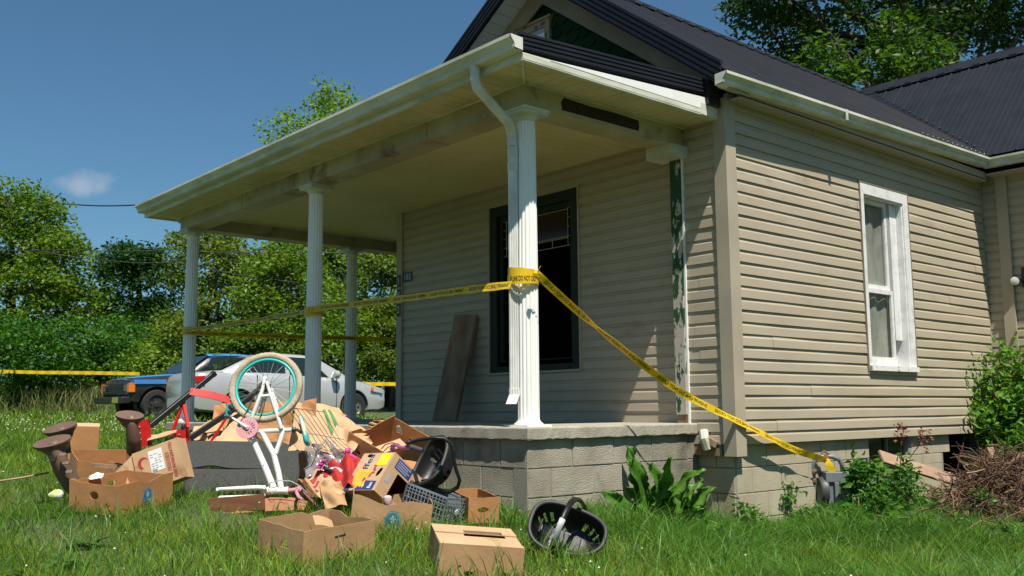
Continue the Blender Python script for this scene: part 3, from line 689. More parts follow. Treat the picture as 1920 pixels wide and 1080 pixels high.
# floodlight on the ell
lp = MB().lathe(on(1903, 527, 0, LX-.10), (-1, -.3, -.05), [(.03, -.12), (.045, -.07), (.052, -.02), (.052, 0)], 20).box((LX-.018, -.52, 1.40), (LX-.0, -.38, 1.62)).tube([(LX-.01, -.45, 1.5), on(1910, 527, 0, LX-.06)], .015, 8)
lpo = lp.build('floodlight', mat('dark_housing', (.03, .03, .03), .4), house, smooth=True)
MB().lathe(on(1903, 527, 0, LX-.101), (-1, -.3, -.05), [(.048, .001), (.044, .012), (.02, .02)], 20).build('lens', mat('lens_glass', (.55, .55, .5), .15), lpo, smooth=True)
# door trim on porch far end, board leaning on the wall
t = MB(); A = on(810, 793, 0, -.36); B = on(853, 792, 0, -.30); C2 = on(893, 590, 0, -.05); D2 = on(853, 590, 0, -.07)
A.z = B.z = .004
n = (B-A).cross(D2-A).normalized()
if n.x > 0: n = -n
quadslab(t, [A, B, C2, D2], -n, .045)
bo = t.build('wooden_plank', mat('grey_plank', (.30, .21, .135), .85, col2=(.16, .10, .06), nscale=6, stretch=(1, 1, .3), third=((.30, .06, .03), 4, .6, .66), bump=.3))
tag(bo, 'weathered grey brown plank leaning on the siding between window and house number', 'plank')
# ------------------------------------------------------------------ vegetation
def house_mask(x, y):
    return ((x > -D-.17) & (x < 9.5) & (y > Y1-.17) & (y < 6.8)) | ((x > -.05) & (y > -.01) & (y < 1)) | ((x > LX-.05) & (y > -4))
def grass_mesh(T, S, h, w, lean, name, m, seed, kinked=True, mask=True, kind='stuff'):
    g = np.random.default_rng(seed); n = len(T)
    X = CAM.x + RH.x*T + FH.x*S; Y = CAM.y + RH.y*T + FH.y*S
    if mask:
        k = ~house_mask(X, Y); T, S, h, w, lean, X, Y = [a[k] for a in (T, S, h, w, lean, X, Y)]; n = len(T)
    Z = Gts(T, S) - .01
    az = g.uniform(0, 2*np.pi, n); face = g.uniform(0, 2*np.pi, n)
    dx, dy = np.cos(az), np.sin(az); wx, wy = np.cos(face), np.sin(face)
    V_ = []
    for (f, ww) in ((0, 1.), (.35, .9), (.7, .6)):
        b = lean*f**2; zz = h*(f - .25*lean/np.maximum(h, 1e-3)*f**2*.6)
        for s_ in (-1, 1): V_.append(np.stack([X+dx*b+wx*w*ww*s_/2, Y+dy*b+wy*w*ww*s_/2, Z+zz], 1))
    f = 1.; V_.append(np.stack([X+dx*lean*1.15, Y+dy*lean*1.15, Z+h*(1-.15*lean/np.maximum(h, 1e-3))], 1))
    A = np.stack(V_, 1).reshape(-1, 3); b = np.arange(n)*7
    F = np.concatenate([np.stack([b, b+1, b+3], 1), np.stack([b, b+3, b+2], 1), np.stack([b+2, b+3, b+5], 1), np.stack([b+2, b+5, b+4], 1), np.stack([b+4, b+5, b+6], 1)])
    o = mesh_obj(name, A, F, m, loc=(0, 0, 0)); return struct(o, kind) if kind else o
GRM = mat('grass_blade', (.068, .155, .010), .5, col2=(.17, .26, .022), nscale=1.1, lo=.38, hi=.62, island=.6, hue=.035, spec=.3, trans=.35, tcol=(1.3, 1.4, .6), third=((.26, .235, .085), 1.6, .6, .74))
GRM2 = mat('long_grass_blade', (.065, .17, .02), .45, col2=(.10, .22, .03), nscale=1.5, island=.5, hue=.03, spec=.35, trans=.35, tcol=(1.3, 1.4, .6))
def samp(n, s0, s1, l0, l1, g, pw=1.0):
    s_ = s0 + (s1-s0)*g.random(n)**pw; u = l0 + (l1-l0)*g.random(n); return u*s_, s_
g = np.random.default_rng(11)
parts = []
def clumpy(T, S, g, k=.5):
    return 1 + k*np.sin(T*3.1+1.3*np.sin(S*2.2))*np.cos(S*2.7+T) + .3*g.standard_normal(len(T))
for (n, s0, s1, l0, l1, h, w, pw) in ((120000, 3.7, 9.5, -.62, .64, .085, .0042, .8), (45000, 9, 17, -.64, .02, .10, .009, .8), (32000, 16, 46, -.66, .10, .17, .026, .8), (5000, 9, 14, -.1, .2, .1, .009, 1)):
    T, S = samp(n, s0, s1, l0, l1, g, pw); c = np.clip(clumpy(T, S, g), .3, 2.2)
    parts.append((T, S, h*c, np.full(n, w)*g.uniform(.6, 1.3, n), h*c*g.uniform(.1, 1.0, n)))
P_ = [np.concatenate([p[i] for p in parts]) for i in range(5)]
grass_mesh(*P_, 'grass', GRM, 21)
# longer grass close to the foundation and on the right
def xy_ts(x, y): return (x-CAM.x)*RH.x+(y-CAM.y)*RH.y, (x-CAM.x)*FH.x+(y-CAM.y)*FH.y
TT = []
def patch(n, x0, x1, y0, y1, h, w, lean):
    x = g.uniform(x0, x1, n); y = g.uniform(y0, y1, n); T, S = xy_ts(x, y); c = g.uniform(.5, 1.25, n)
    TT.append((T, S, h*c*g.uniform(.6, 1, n), np.full(n, w)*g.uniform(.6, 1.2, n), h*c*g.uniform(.3, 1.9, n)))
patch(4500, -1.9, .1, -.75, .3, .16, .0055, 1); patch(7500, -.2, 2.6, -1.2, -.02, .18, .006, 1); patch(1500, -2.2, -1.2, 0, .35, .12, .006, 1)
patch(12000, -2.2, 3.6, -2.8, -.7, .20, .0055, 1); patch(1500, -2.35, -1.95, .2, 6.8, .22, .008, 1); patch(1600, -3.2, -2.0, 2.8, 7, .16, .009, 1)
patch(2200, .1, 2.4, -.95, -.35, .30, .006, 1); patch(900, -1.7, -.2, -.6, .1, .26, .006, 1)
T, S = samp(5200, 3.9, 9, -.62, .6, g); TT.append((T, S, g.uniform(.1, .24, 5200), g.uniform(.004, .008, 5200), g.uniform(.02, .2, 5200)))
P_ = [np.concatenate([p[i] for p in TT]) for i in range(5)]
grass_mesh(*P_, 'long_grass', GRM2, 22)
patch(2600, .1, 2.6, -1.0, -.12, .30, .0065, 1) if False else None
n_s = 14000; T, S = samp(n_s, 3.8, 12, -.62, .6, g, .8); kp = (np.sin(T*2.1+S)*np.cos(S*1.7-T*.6)+.25*g.standard_normal(n_s)) > .1; T, S = T[kp], S[kp]; n_s = len(T)
grass_mesh(T, S, g.uniform(.02, .09, n_s), g.uniform(.002, .0045, n_s), g.uniform(.05, .16, n_s), 'dry_grass', mat('dry_grass_blade', (.30, .24, .11), .8, col2=(.17, .12, .05), nscale=3, island=.4), 24)
# tall seeding grass before the far bushes
T, S = samp(9000, 24.5, 33, -.62, -.30, g); P2 = [(T, S, g.uniform(.3, .95, 9000), g.uniform(.012, .03, 9000), g.uniform(.05, .5, 9000))]
T, S = samp(2500, 25, 33, -.30, .0, g); P2.append((T, S, g.uniform(.2, .6, 2500), g.uniform(.012, .03, 2500), g.uniform(.05, .4, 2500)))
P_ = [np.concatenate([p[i] for p in P2]) for i in range(5)]
grass_mesh(*P_, 'tall_grass', mat('tall_grass_blade', (.10, .17, .03), .6, col2=(.2, .2, .07), nscale=.6, island=.4, trans=.3), 23)
# clover heads in the lawn
mb = MB()
for i in range(800):
    far = i > 110
    s_ = rnd.uniform(14, 24) if far else rnd.uniform(4, 12); t_ = rnd.uniform(-.55, -.1)*s_ if far else rnd.uniform(-.55, .4)*s_
    p = ts(t_, s_, rnd.uniform(.05, .13))
    if house_mask(p.x, p.y): continue
    r_ = rnd.uniform(.006, .010)*(1.6 if far else .8)
    mb.add([p+V(q)*r_ for q in ((1, 0, 0), (-1, 0, 0), (0, 1, 0), (0, -1, 0), (0, 0, 1), (0, 0, -1))], [(0, 2, 4), (2, 1, 4), (1, 3, 4), (3, 0, 4), (2, 0, 5), (1, 2, 5), (3, 1, 5), (0, 3, 5)])
struct(mb.build('clover_flowers', mat('clover_white', (.6, .6, .5), .8)), 'stuff')
# broad leaves low in the lawn
def leaf_cloud(P, size, g, aspect=.5, up=.0, fold=.25):
    """P (n,3) positions -> folded leaf quads; returns verts, tris"""
    n = len(P); a = g.standard_normal((n, 3)); a[:, 2] = a[:, 2]*.6 - .15; a /= np.linalg.norm(a, axis=1)[:, None]
    b = g.standard_normal((n, 3)); b[:, 2] += up; b -= (b*a).sum(1)[:, None]*a; b /= np.linalg.norm(b, axis=1)[:, None]
    c = np.cross(a, b); L = size*g.uniform(.6, 1.3, n)[:, None]; W = L*aspect
    v0 = P; v1 = P + a*L*.45 + c*W*.5 + b*W*fold; v2 = P + a*L; v3 = P + a*L*.45 - c*W*.5 + b*W*fold
    A = np.stack([v0, v1, v2, v3], 1).reshape(-1, 3); k = np.arange(n)*4
    return A, np.concatenate([np.stack([k, k+1, k+2], 1), np.stack([k, k+2, k+3], 1)])
def leafmat(name, c, c2, isl=.45, hue=.025, tr=.4, ns=.7):
    return mat(name, c, .5, col2=c2, nscale=ns, lo=.35, hi=.65, island=isl, hue=hue, spec=.35, trans=tr, tcol=(1.35, 1.45, .55))
LM = {'mid': leafmat('leaf_mid', (.085, .16, .013), (.14, .22, .02)), 'dark': leafmat('leaf_dark', (.012, .040, .006), (.03, .07, .009)),
      'light': leafmat('leaf_light', (.12, .22, .02), (.17, .26, .03)), 'lime': leafmat('leaf_lime', (.07, .14, .012), (.045, .10, .01)), 'yel': leafmat('leaf_yellowish', (.15, .20, .025), (.09, .155, .02)),
      'deep': leafmat('leaf_deep', (.014, .055, .006), (.032, .085, .010)), 'bush': leafmat('leaf_bush', (.04, .13, .014), (.065, .175, .02))}
def tree(name, label, cat, base, lobes, leaf, size, n, trunk_r, group=None, seed=0, limbs=14, rc=.55, per=None, aspect=.55, trunks=1, shell=.6):
    """lobes: (t, s, z, rt, rs, rz) ellipsoids in camera-ground axes; clusters fill them, leaves fill clusters"""
    g = np.random.default_rng(seed); r = random.Random(seed)
    base = V(base); root = thing(name, label, cat, base, group)
    vol = np.array([l[3]*l[4]*l[5] for l in lobes])**.72; vol /= vol.sum(); n = int(n*1.5); size = size*.88; per = int((per or 70)*1.15); nc = max(10, n//per)
    cen = []
    for l, v in zip(lobes, vol):
        k = max(3, int(nc*v)); d = g.standard_normal((k, 3)); d /= np.linalg.norm(d, axis=1)[:, None]
        rad = (g.random(k)**(1/3))*(1-shell) + shell*g.uniform(.75, 1.05, k); rad *= 1+.13*np.sin(d[:, 0]*5+d[:, 2]*4+seed)
        q = d*rad[:, None]; cen.append(np.stack([l[0]+q[:, 0]*l[3], l[1]+q[:, 1]*l[4], l[2]+q[:, 2]*l[5]], 1))
    cen = np.concatenate(cen); gz_ = Gts(cen[:, 0], cen[:, 1]); cen = cen[cen[:, 2] > gz_+.05]
    W = np.stack([CAM.x+RH.x*cen[:, 0]+FH.x*cen[:, 1], CAM.y+RH.y*cen[:, 0]+FH.y*cen[:, 1], cen[:, 2]], 1)
    cs = rc*g.uniform(.5, 1.25, len(W)); per_ = np.maximum(6, (per*g.uniform(.35, 1.5, len(W))*(cs/rc)**1.5)).astype(int)
    idx = np.repeat(np.arange(len(W)), per_); m = len(idx); d = g.standard_normal((m, 3)); d /= np.linalg.norm(d, axis=1)[:, None]
    P = W[idx] + d*(g.random(m)**.45)[:, None]*cs[idx][:, None]*np.array([1, 1, .6]); P[:, 2] -= .12*cs[idx]
    A, F = leaf_cloud(P, size, g, aspect, up=1.2)
    mesh_obj('crown', A, F, leaf, root)
    mb = MB(); tops = []
    for k in range(trunks):
        b0 = base + V((r.uniform(-1, 1), r.uniform(-1, 1), 0))*(.0 if trunks == 1 else trunk_r*5)
        zt = float(W[:, 2].max()); zl = float(W[:, 2].min()); c = V(W.mean(0)); h = (zt-base.z)*.75
        pts = [b0+V((0, 0, -.1))]; 
        for i in range(1, 7):
            u = i/6; q = b0.lerp(V((c.x, c.y, 0)), u*.8); pts.append(V((q.x+r.uniform(-.12, .12)*h*.08*3, q.y+r.uniform(-.1, .1)*h*.2, base.z+h*u)))
        mb.tube(pts, [trunk_r*(1.25-u*.95) for u in [i/6 for i in range(7)]], 9); tops.append(pts)
    pick = g.choice(len(W), min(limbs, len(W)), replace=False)
    for i in pick:
        e = V(W[i]); pts = tops[r.randrange(len(tops))]
        cand = [q for q in pts[2:] if q.z < e.z+.1] or [pts[2]]
        st = cand[-1] if r.random() < .5 else r.choice(cand); mid = st.lerp(e, .5)+V((r.uniform(-.2, .2), r.uniform(-.2, .2), .12*(e-st).length*r.random()))
        k = min(1, max(.25, (e-st).length/4)); mb.tube([st, st.lerp(mid, .5)+V((0, 0, .05)), mid, e], [trunk_r*.42*k, trunk_r*.3*k, trunk_r*.2*k, trunk_r*.06], 5)
    mb.build('trunk', BARK, root, smooth='all')
    return root
def L(px0, px1, py0, py1, s, rs, grow=1.0):     # an ellipsoid that covers a pixel box when it stands s metres ahead
    cx, cy = (px0+px1)/2, (py0+py1)/2; p = at(cx, cy, s); T = (p.x-CAM.x)*RH.x+(p.y-CAM.y)*RH.y; S = (p.x-CAM.x)*FH.x+(p.y-CAM.y)*FH.y
    return (T, S, p.z, (px1-px0)/2*s/FPX*grow, rs, (py1-py0)/2*s/FPX*grow)
gt = 'trees along the far edge of the lawn'
def tb(px, s): p = at(px, 760, s); return (p.x, p.y, float(G(p.x, p.y))-.05)
tree('broadleaf_tree', 'big loose mid green tree at the left edge of the lawn below the small cloud', 'tree', tb(40, 30), [L(-170, 125, 350, 520, 30, 2.2), L(-60, 90, 335, 430, 29.5, 1.6), L(-200, 195, 480, 640, 29, 2.2), L(60, 150, 420, 560, 29, 1.5)], LM['mid'], .17, 26000, .22, gt, 1, 24, .62, 70)
tree('round_tree', 'dense dark green round topped tree between the big left tree and the first porch pillar', 'tree', tb(255, 36), [L(178, 325, 462, 640, 36, 2.4), L(215, 300, 455, 520, 36, 1.6), L(190, 345, 560, 720, 35, 2.)], LM['deep'], .19, 19000, .25, gt, 2, 8, .55, 85)
tree('loose_tree', 'yellowish green tree with gappy crown rising behind the first porch pillar', 'tree', tb(400, 31), [L(310, 470, 425, 560, 31, 1.6), L(330, 420, 415, 480, 31, 1), L(300, 480, 540, 700, 30, 1.8), L(405, 480, 455, 570, 30.5, 1.2), L(290, 400, 560, 700, 31, 1.3)], LM['yel'], .17, 12500, .13, gt, 3, 22, .5, 46, trunks=2)
tree('tall_tree', 'tall bright green tree whose top shows above the porch roof edge', 'tree', tb(600, 30), [L(500, 765, 172, 420, 32, 2.4), L(470, 640, 445, 600, 31, 2), L(520, 700, 330, 560, 32, 2.2)], LM['light'], .17, 19000, .24, gt, 4, 24, .6, 55)
tree('leafy_tree', 'mid green leafy tree seen between the second pillar and the back pillar', 'tree', tb(560, 27), [L(440, 660, 470, 640, 27, 1.8), L(470, 600, 440, 540, 27, 1.4), L(450, 650, 590, 720, 26, 1.6)], LM['mid'], .15, 12000, .14, gt, 5, 20, .5, 60)
tree('leafy_tree', 'pale green tree seen between the back pillar and the corner of the siding', 'tree', tb(730, 28), [L(650, 800, 455, 620, 28, 1.8), L(660, 820, 580, 715, 27, 1.6), L(690, 850, 430, 560, 28.5, 1.6)], LM['yel'], .16, 11000, .16, gt, 6, 20, .5, 55)
tree('shade_tree', 'huge dark maple towering behind the black metal roofs', 'tree', tuple(ts(9.8, 24)), [L(1385, 1600, -260, 60, 23, 2.6), L(1560, 1980, -300, 90, 24, 3.0), L(1450, 1640, 20, 130, 23, 2.2), L(1640, 1780, 40, 150, 22, 1.8), L(1750, 1990, -60, 90, 23, 2.4), L(1380, 1470, -60, 60, 22.5, 1.5)], LM['dark'], .17, 26000, .38, None, 7, 46, .62, 66, trunks=2)
tree('maple_sapling', 'sunlit bright green young maple rising right behind the roof valley', 'tree', tuple(ts(8.0, 20)), [L(1650, 1790, 75, 175, 19.5, .9), L(1500, 1590, 70, 130, 20, .6), L(1560, 1700, 100, 175, 20, .8), L(1640, 1700, 20, 100, 20, .5)], LM['lime'], .17, 2600, .1, None, 8, 14, .45, 40)
gb = 'bushes along the far edge of the lawn'
tree('large_bush', 'broad deep green bush filling the left edge under the big tree', 'bush', tb(60, 26), [L(-160, 150, 590, 735, 26, 1.8), L(20, 215, 590, 730, 26.5, 1.4), L(150, 260, 600, 735, 27.5, 1.2), L(-140, 60, 570, 690, 27, 1.4)], LM['bush'], .13, 22000, .06, gb, 11, 14, .45, 80, shell=.7)
tree('large_bush', 'bright green bush above the bonnet of the blue pickup', 'bush', tb(280, 28), [L(205, 345, 648, 725, 28, 1.3), L(150, 260, 670, 730, 27, 1), L(270, 345, 632, 700, 29, 1)], LM['light'], .13, 8500, .05, gb, 12, 10, .4, 70, shell=.7)
tree('large_bush', 'dark leafy bush between the round tree and the first pillar', 'bush', tb(300, 31), [L(190, 350, 600, 690, 31, 1.6), L(270, 420, 620, 720, 30, 1.4)], LM['bush'], .14, 8000, .05, gb, 13, 8, .45, 70, shell=.7)
tree('large_bush', 'green thicket behind the roof of the silver sedan', 'bush', tb(500, 25), [L(390, 580, 600, 740, 25.5, 1.2), L(430, 560, 560, 690, 26, 1.2)], LM['mid'], .12, 12000, .05, gb, 14, 12, .4, 75, shell=.7)
tree('large_bush', 'thicket between the second pillar and the back pillar above the sedan bonnet', 'bush', tb(640, 25), [L(560, 690, 590, 730, 25, 1.2), L(600, 700, 540, 680, 26, 1.1)], LM['mid'], .12, 9000, .05, gb, 15, 10, .4, 75, shell=.7)
tree('large_bush', 'vine covered yellow green thicket beside the corner of the siding', 'bush', tb(730, 26), [L(670, 800, 580, 720, 26, 1.2), L(690, 860, 540, 660, 26.5, 1.2)], LM['yel'], .12, 9000, .05, gb, 16, 10, .4, 75, shell=.7)
far = tree('woodland_and_sky_screen', 'x', 'x', tb(300, 46), [L(-400, 0, 560, 760, 48, 4), L(0, 300, 600, 760, 46, 4), L(280, 620, 570, 760, 46, 4), L(580, 950, 560, 760, 46, 4)], LM['dark'], .3, 17000, .1, None, 19, 12, 1.0, 60)
g5 = np.random.default_rng(77); n5 = 24000; an = g5.uniform(R(-160), R(75), n5)     # unseen foliage belt behind the camera, added to hold back sky light
ra = g5.uniform(27, 34, n5); hz_ = g5.uniform(0, 1, n5)**.8*(7.5+2.2*np.sin(an*9)+1.5*np.sin(an*23))
tt = ra*np.cos(an); ss = ra*np.sin(an); kk = (ss < 3) | (tt > 1.2*ss); tt, ss, hz_ = tt[kk], ss[kk], hz_[kk]
Pb = np.stack([CAM.x+RH.x*tt+FH.x*ss, CAM.y+RH.y*tt+FH.y*ss, Gts(tt, ss)+hz_], 1)
A5, F5 = leaf_cloud(Pb, .7, g5, .6, up=1.2); mesh_obj('woodland_and_sky_screen', A5, F5, LM['mid'], loc=(0, 0, 0))['kind'] = 'stuff'
for k_ in ('label', 'category'): del far[k_]
far['kind'] = 'stuff'
# box elder shrub against the ell
def shrub(name, label, cat, base, balls, leaf, size, n, seed, aspect=.45, stem=.012, group=None, stems=9, rc=.12, per=26, stemmat=None):
    g = np.random.default_rng(seed); r = random.Random(seed); base = V(base); root = thing(name, label, cat, base, group)
    C_ = np.array([b[:3] for b in balls]); Rr = np.array([b[3] for b in balls]); w = Rr**2/np.sum(Rr**2)
    nc = n//per; i = g.choice(len(balls), nc, p=w); d = g.standard_normal((nc, 3)); d /= np.linalg.norm(d, axis=1)[:, None]
    W = C_[i]+d*Rr[i][:, None]*(g.random(nc)**.5)[:, None]; W[:, 2] = np.maximum(W[:, 2], base.z+.02)
    k = np.repeat(np.arange(nc), per); d = g.standard_normal((len(k), 3))*rc*.55; P = W[k]+d
    A, F = leaf_cloud(P, size, g, aspect, up=1.5); mesh_obj('foliage', A, F, leaf, root)
    mb = MB()
    for q in range(stems):
        e = V(W[r.randrange(nc)]); b = base+V((r.uniform(-.06, .06), r.uniform(-.06, .06), -.03)); m = b.lerp(e, .5)+V((r.uniform(-.05, .05), r.uniform(-.05, .05), .05))
        mb.tube([b, m, e], [stem, stem*.7, stem*.3], 5)
    mb.build('stem', stemmat or STEM, root); return root
STEM = mat('green_stem', (.12, .13, .05), .7)
LBE = leafmat('box_elder_leaf', (.085, .20, .02), (.13, .26, .03), ns=3)
def ball(px, py, s, r_): p = at(px, py, s); return (p.x, p.y, p.z, r_)
shrub('box_elder_shrub', 'bright green leafy shrub growing up the inner corner of the house', 'shrub', (4.1, -.55, float(G(4.1, -.55))), [ball(1815, 695, 10.3, .09), ball(1822, 735, 10.3, .14), ball(1848, 775, 10.2, .25), ball(1885, 670, 10.4, .17), ball(1900, 720, 10.2, .3), ball(1880, 790, 10.1, .34), ball(1925, 800, 10, .4), ball(1960, 720, 10, .4), ball(1895, 830, 10.0, .2)], LBE, .095, 3300, 31, .42, .014, None, 14, .15, 13)
shrub('box_elder_shrub', 'darker low leafy shrub under the bright one at the right edge', 'shrub', (3.9, -1.15, float(G(3.9, -1.15))), [ball(1885, 880, 9.6, .12), ball(1925, 850, 9.6, .28), ball(1915, 1010, 8.9, .16), ball(1940, 940, 9.2, .3)], LM['bush'], .075, 1500, 32, .42, .012, None, 8, .14, 13)
# weeds round the gas meter
gw = 'leafy weeds round the gas meter'
LW = leafmat('weed_leaf', (.05, .15, .02), (.08, .19, .025), ns=4)
for i, (px, py, s_, r_, n_, lab) in enumerate(((1545, 965, 7.95, .08, 170, 'leafy weed directly in front of the gas meter'), (1625, 905, 8.1, .2, 620, 'tall leafy weed right of the gas meter'), (1590, 985, 7.7, .17, 480, 'broad leafed weed lowest in front of the gas meter'), (1690, 930, 8.3, .2, 560, 'weed climbing the left side of the brown brush pile'), (1450, 935, 8.0, .10, 150, 'thin feathery weed against the tan blocks left of the gas meter'), (1740, 960, 8.0, .16, 380, 'low weed at the foot of the brown brush pile'), (1660, 975, 7.8, .17, 420, 'dark weed below the tall one right of the gas meter'), (1600, 1015, 7.2, .12, 260, 'small weed in the lawn well below the gas meter'), (1720, 1010, 7.3, .15, 320, 'weed just above the thin white strip of trim'), (1655, 895, 8.5, .16, 300, 'weed touching the basement window'), (1890, 1035, 7.0, .16, 300, 'weed in the lower right corner of the lawn'), (1520, 985, 7.6, .13, 300, 'weed in the tall grass just left of the gas meter'), (1400, 965, 7.3, .10, 170, 'small weed at the foot of the house corner'), (1680, 1030, 7.0, .13, 260, 'weed in the shaded lawn below the brush pile'), (1800, 1000, 7.5, .16, 340, 'weed half covering the front of the brush pile'), (1700, 890, 7.9, .15, 330, 'leafy weed rising in front of the pinkish plank'), (1850, 950, 7.8, .13, 240, 'weed growing on the right part of the brush pile'), (1475, 930, 7.9, .10, 190, 'slender weed just left of the meter inlet pipe'), (1650, 945, 7.5, .15, 330, 'leafy weed between the meter and the brush pile'))):
    p = at(px, py, s_); shrub('weed', lab, 'weed', (p.x, p.y, float(G(p.x, p.y))), [ball(px, py, s_, r_), ball(px+12, py+30, s_, r_*.8), ball(px-10, py-r_*90, s_, r_*.5)], LW, .10 if i in (1, 2, 6) else .065, n_, 40+i, .38, .005, gw, 7, .07, 12)
# burdock by the porch wall
bd = thing('burdock_plant', 'large leaved burdock against the sunny end wall of the porch', 'plant', (-.72, .12, float(G(-.72, .12))))
BL = mat('burdock_leaf', (.075, .20, .02), .42, col2=(.12, .26, .035), nscale=5, hue=.0, spec=.4, trans=.35, tcol=(1.3, 1.4, .5), bump=.5, bscale=22)
mb = MB(); st = MB(); r = random.Random(5)
bx = V((-.72, .10, float(G(-.72, .1))))
def bleaf(mb, root, tip, w, droop=.1, ruf=.03, face=None):
    root, tip = V(root), V(tip); d = tip-root; Ln = d.length; d.normalize(); f = V(face) if face else V((-.55, -.65, .5)); f = (f - d*f.dot(d)).normalized(); x = d.cross(f)
    ph = r.uniform(0, 6)
    def fn(u, v):
        t = v; hw = w*(math.sin(math.pi*min(1, t*.93+.05)**.62))**.8*(1 + .12*math.sin(t*26+ph)); s_ = (u-.5)*2
        p = root + d*(t*Ln) + x*(s_*hw) + f*(.04*w*8*(-abs(s_)**1.3)*-.25 + ruf*math.sin(t*17+s_*3+ph)*abs(s_)**1.5 - droop*Ln*t*t)
        return p + V((0, 0, -.25*droop*Ln*t*t))
    mb.sheet(fn, 8, 16, .0016)
specs = [((1230, 985), (1188, 830), .07), ((1255, 985), (1330, 905), .075), ((1240, 960), (1262, 838), .05), ((1225, 1000), (1130, 985), .08), ((1262, 1000), (1335, 1010), .07), ((1212, 990), (1205, 838), .085), ((1240, 980), (1178, 905), .08), ((1250, 975), (1232, 865), .07), ((1225, 960), (1300, 865), .075), ((1262, 965), (1310, 890), .06), ((1230, 985), (1110, 945), .10), ((1215, 1000), (1150, 918), .10), ((1262, 985), (1322, 945), .09), ((1228, 975), (1212, 1000), .08), ((1240, 990), (1200, 1060-40), .09), ((1250, 1000), (1262, 1030), .08), ((1250, 960), (1285, 910), .07), ((1270, 1000), (1345, 975), .07), ((1215, 965), (1188, 860), .07), ((1225, 940), (1255, 905), .06), ((1300, 980), (1300, 925), .06), ((1200, 990), (1165, 1010), .07)]
for i, (a, b, w) in enumerate(specs):
    s0 = 7.05 - .03*(i % 5); A = at(a[0], a[1], s0); B = at(b[0], b[1], s0-.12*(i % 3)-.02)
    bleaf(mb, A, B, w*1.08, .16, .034, face=(-.5+r.uniform(-.3, .3), -.6+r.uniform(-.3, .3), .6+r.uniform(-.2, .5)))
for a, b in (((1240, 990), (1222, 870)), ((1245, 985), (1262, 850)), ((1238, 975), (1285, 880)), ((1242, 990), (1205, 900)), ((1250, 985), (1295, 930)), ((1235, 1000), (1180, 960))):
    A, B = at(*a, 7.05), at(*b, 7.0); st.tube([A, A.lerp(B, .5)+V((0, 0, .02)), B], [.009, .006, .003], 6)
mb.build('leaf', BL, bd, smooth='all'); st.build('stem', mat('pale_stem', (.32, .38, .2), .6), bd, smooth=True)
# plantain-like rosette in the lawn, lower left
mb = MB()
for cx, cy, n_, sz in ((115, 1035, 16, .16), (160, 1010, 9, .13), (60, 1050, 8, .12), (1760, 1060, 6, .10), (1130, 1060, 7, .08)):
    p = at(cx, cy, .80*FPX/(cy-766)*.93); p.z = float(G(p.x, p.y))
    for i in range(n_):
        a = r.uniform(0, 6.28); c0 = p+V((r.uniform(-.08, .08), r.uniform(-.08, .08), .02)); bleaf(mb, c0, c0+V((math.cos(a)*sz, math.sin(a)*sz, r.uniform(.02, .09))), .022, .25, .003, face=(0, 0, 1))
tag(mb.build('broadleaf_weed', leafmat('plantain_leaf', (.06, .15, .02), (.08, .17, .03)), smooth='all'), 'low rosettes of lance shaped leaves in the lawn near the lower left corner', 'weed')['kind'] = 'stuff'
for o in COL.objects:
    if o.name == 'broadleaf_weed': del o['label']; del o['category']
# ------------------------------------------------------------------ brush pile
pile = MB(); r = random.Random(9)
def pilez(u, v): return 0
cen = at(1760, 905, 8.35)
mound = lambda x, y: float(G(x, y)) + .46*math.exp(-(((x-2.65)/.95)**2+((y+.92)/.48)**2))
pts_ = []
for i in range(1900):
    x = 2.62+r.gauss(0, .66); y = -.95+r.gauss(0, .36); y = min(y, -.06)
    z = mound(x, y)*1.0 + r.uniform(-.03, .07); a = r.uniform(0, 6.28); Ls = r.uniform(.1, .42); q = V((x, y, z)); d = V((math.cos(a), math.sin(a)*.7, r.uniform(-.5, .75)))
    P4 = []
    for k in range(5):
        P4.append(q.copy()); q = q + d*(Ls/4); d = (d+V((r.uniform(-.5, .5), r.uniform(-.5, .5), r.uniform(-.5, .35)))).normalized(); q.y = min(q.y, -.04); q.z = max(q.z, float(G(q.x, q.y)))
    pile.tube(P4, r.uniform(.0018, .005), 4, r.choice((0, 0, 1, 1, 2)))
BR = [mat('dry_vine', (.13, .065, .033), .9, island=.6), mat('dry_vine_dark', (.05, .03, .018), .9, island=.5), mat('dry_vine_pale', (.22, .15, .085), .9, island=.4)]
pl = pile.build('brush_pile', BR); pl['kind'] = 'stuff'
g2 = np.random.default_rng(3); n = 7000; px_ = 2.62+g2.normal(0, .66, n); py_ = np.minimum(-.95+g2.normal(0, .36, n), -.05)
pz_ = np.array([mound(a, b) for a, b in zip(px_, py_)])+g2.uniform(-.05, .03, n)
A, F = leaf_cloud(np.stack([px_, py_, pz_], 1), .045, g2, .5, up=1.0)
dl = mesh_obj('dead_leaves', A, F, mat('dead_leaf', (.09, .04, .02), .85, col2=(.15, .085, .045), nscale=3, island=.5), loc=(0, 0, 0)); dl['kind'] = 'stuff'
mb = MB(); mb.grid(lambda u, v: (.9+3.5*u, -1.6+1.56*v, mound(.9+3.5*u, -1.6+1.56*v)-.06), 26, 16); struct(mb.build('brush_mound', mat('leaf_litter', (.05, .035, .02), .95, col2=(.09, .06, .035), nscale=8, bump=1, bscale=30), smooth='all'), 'structure')
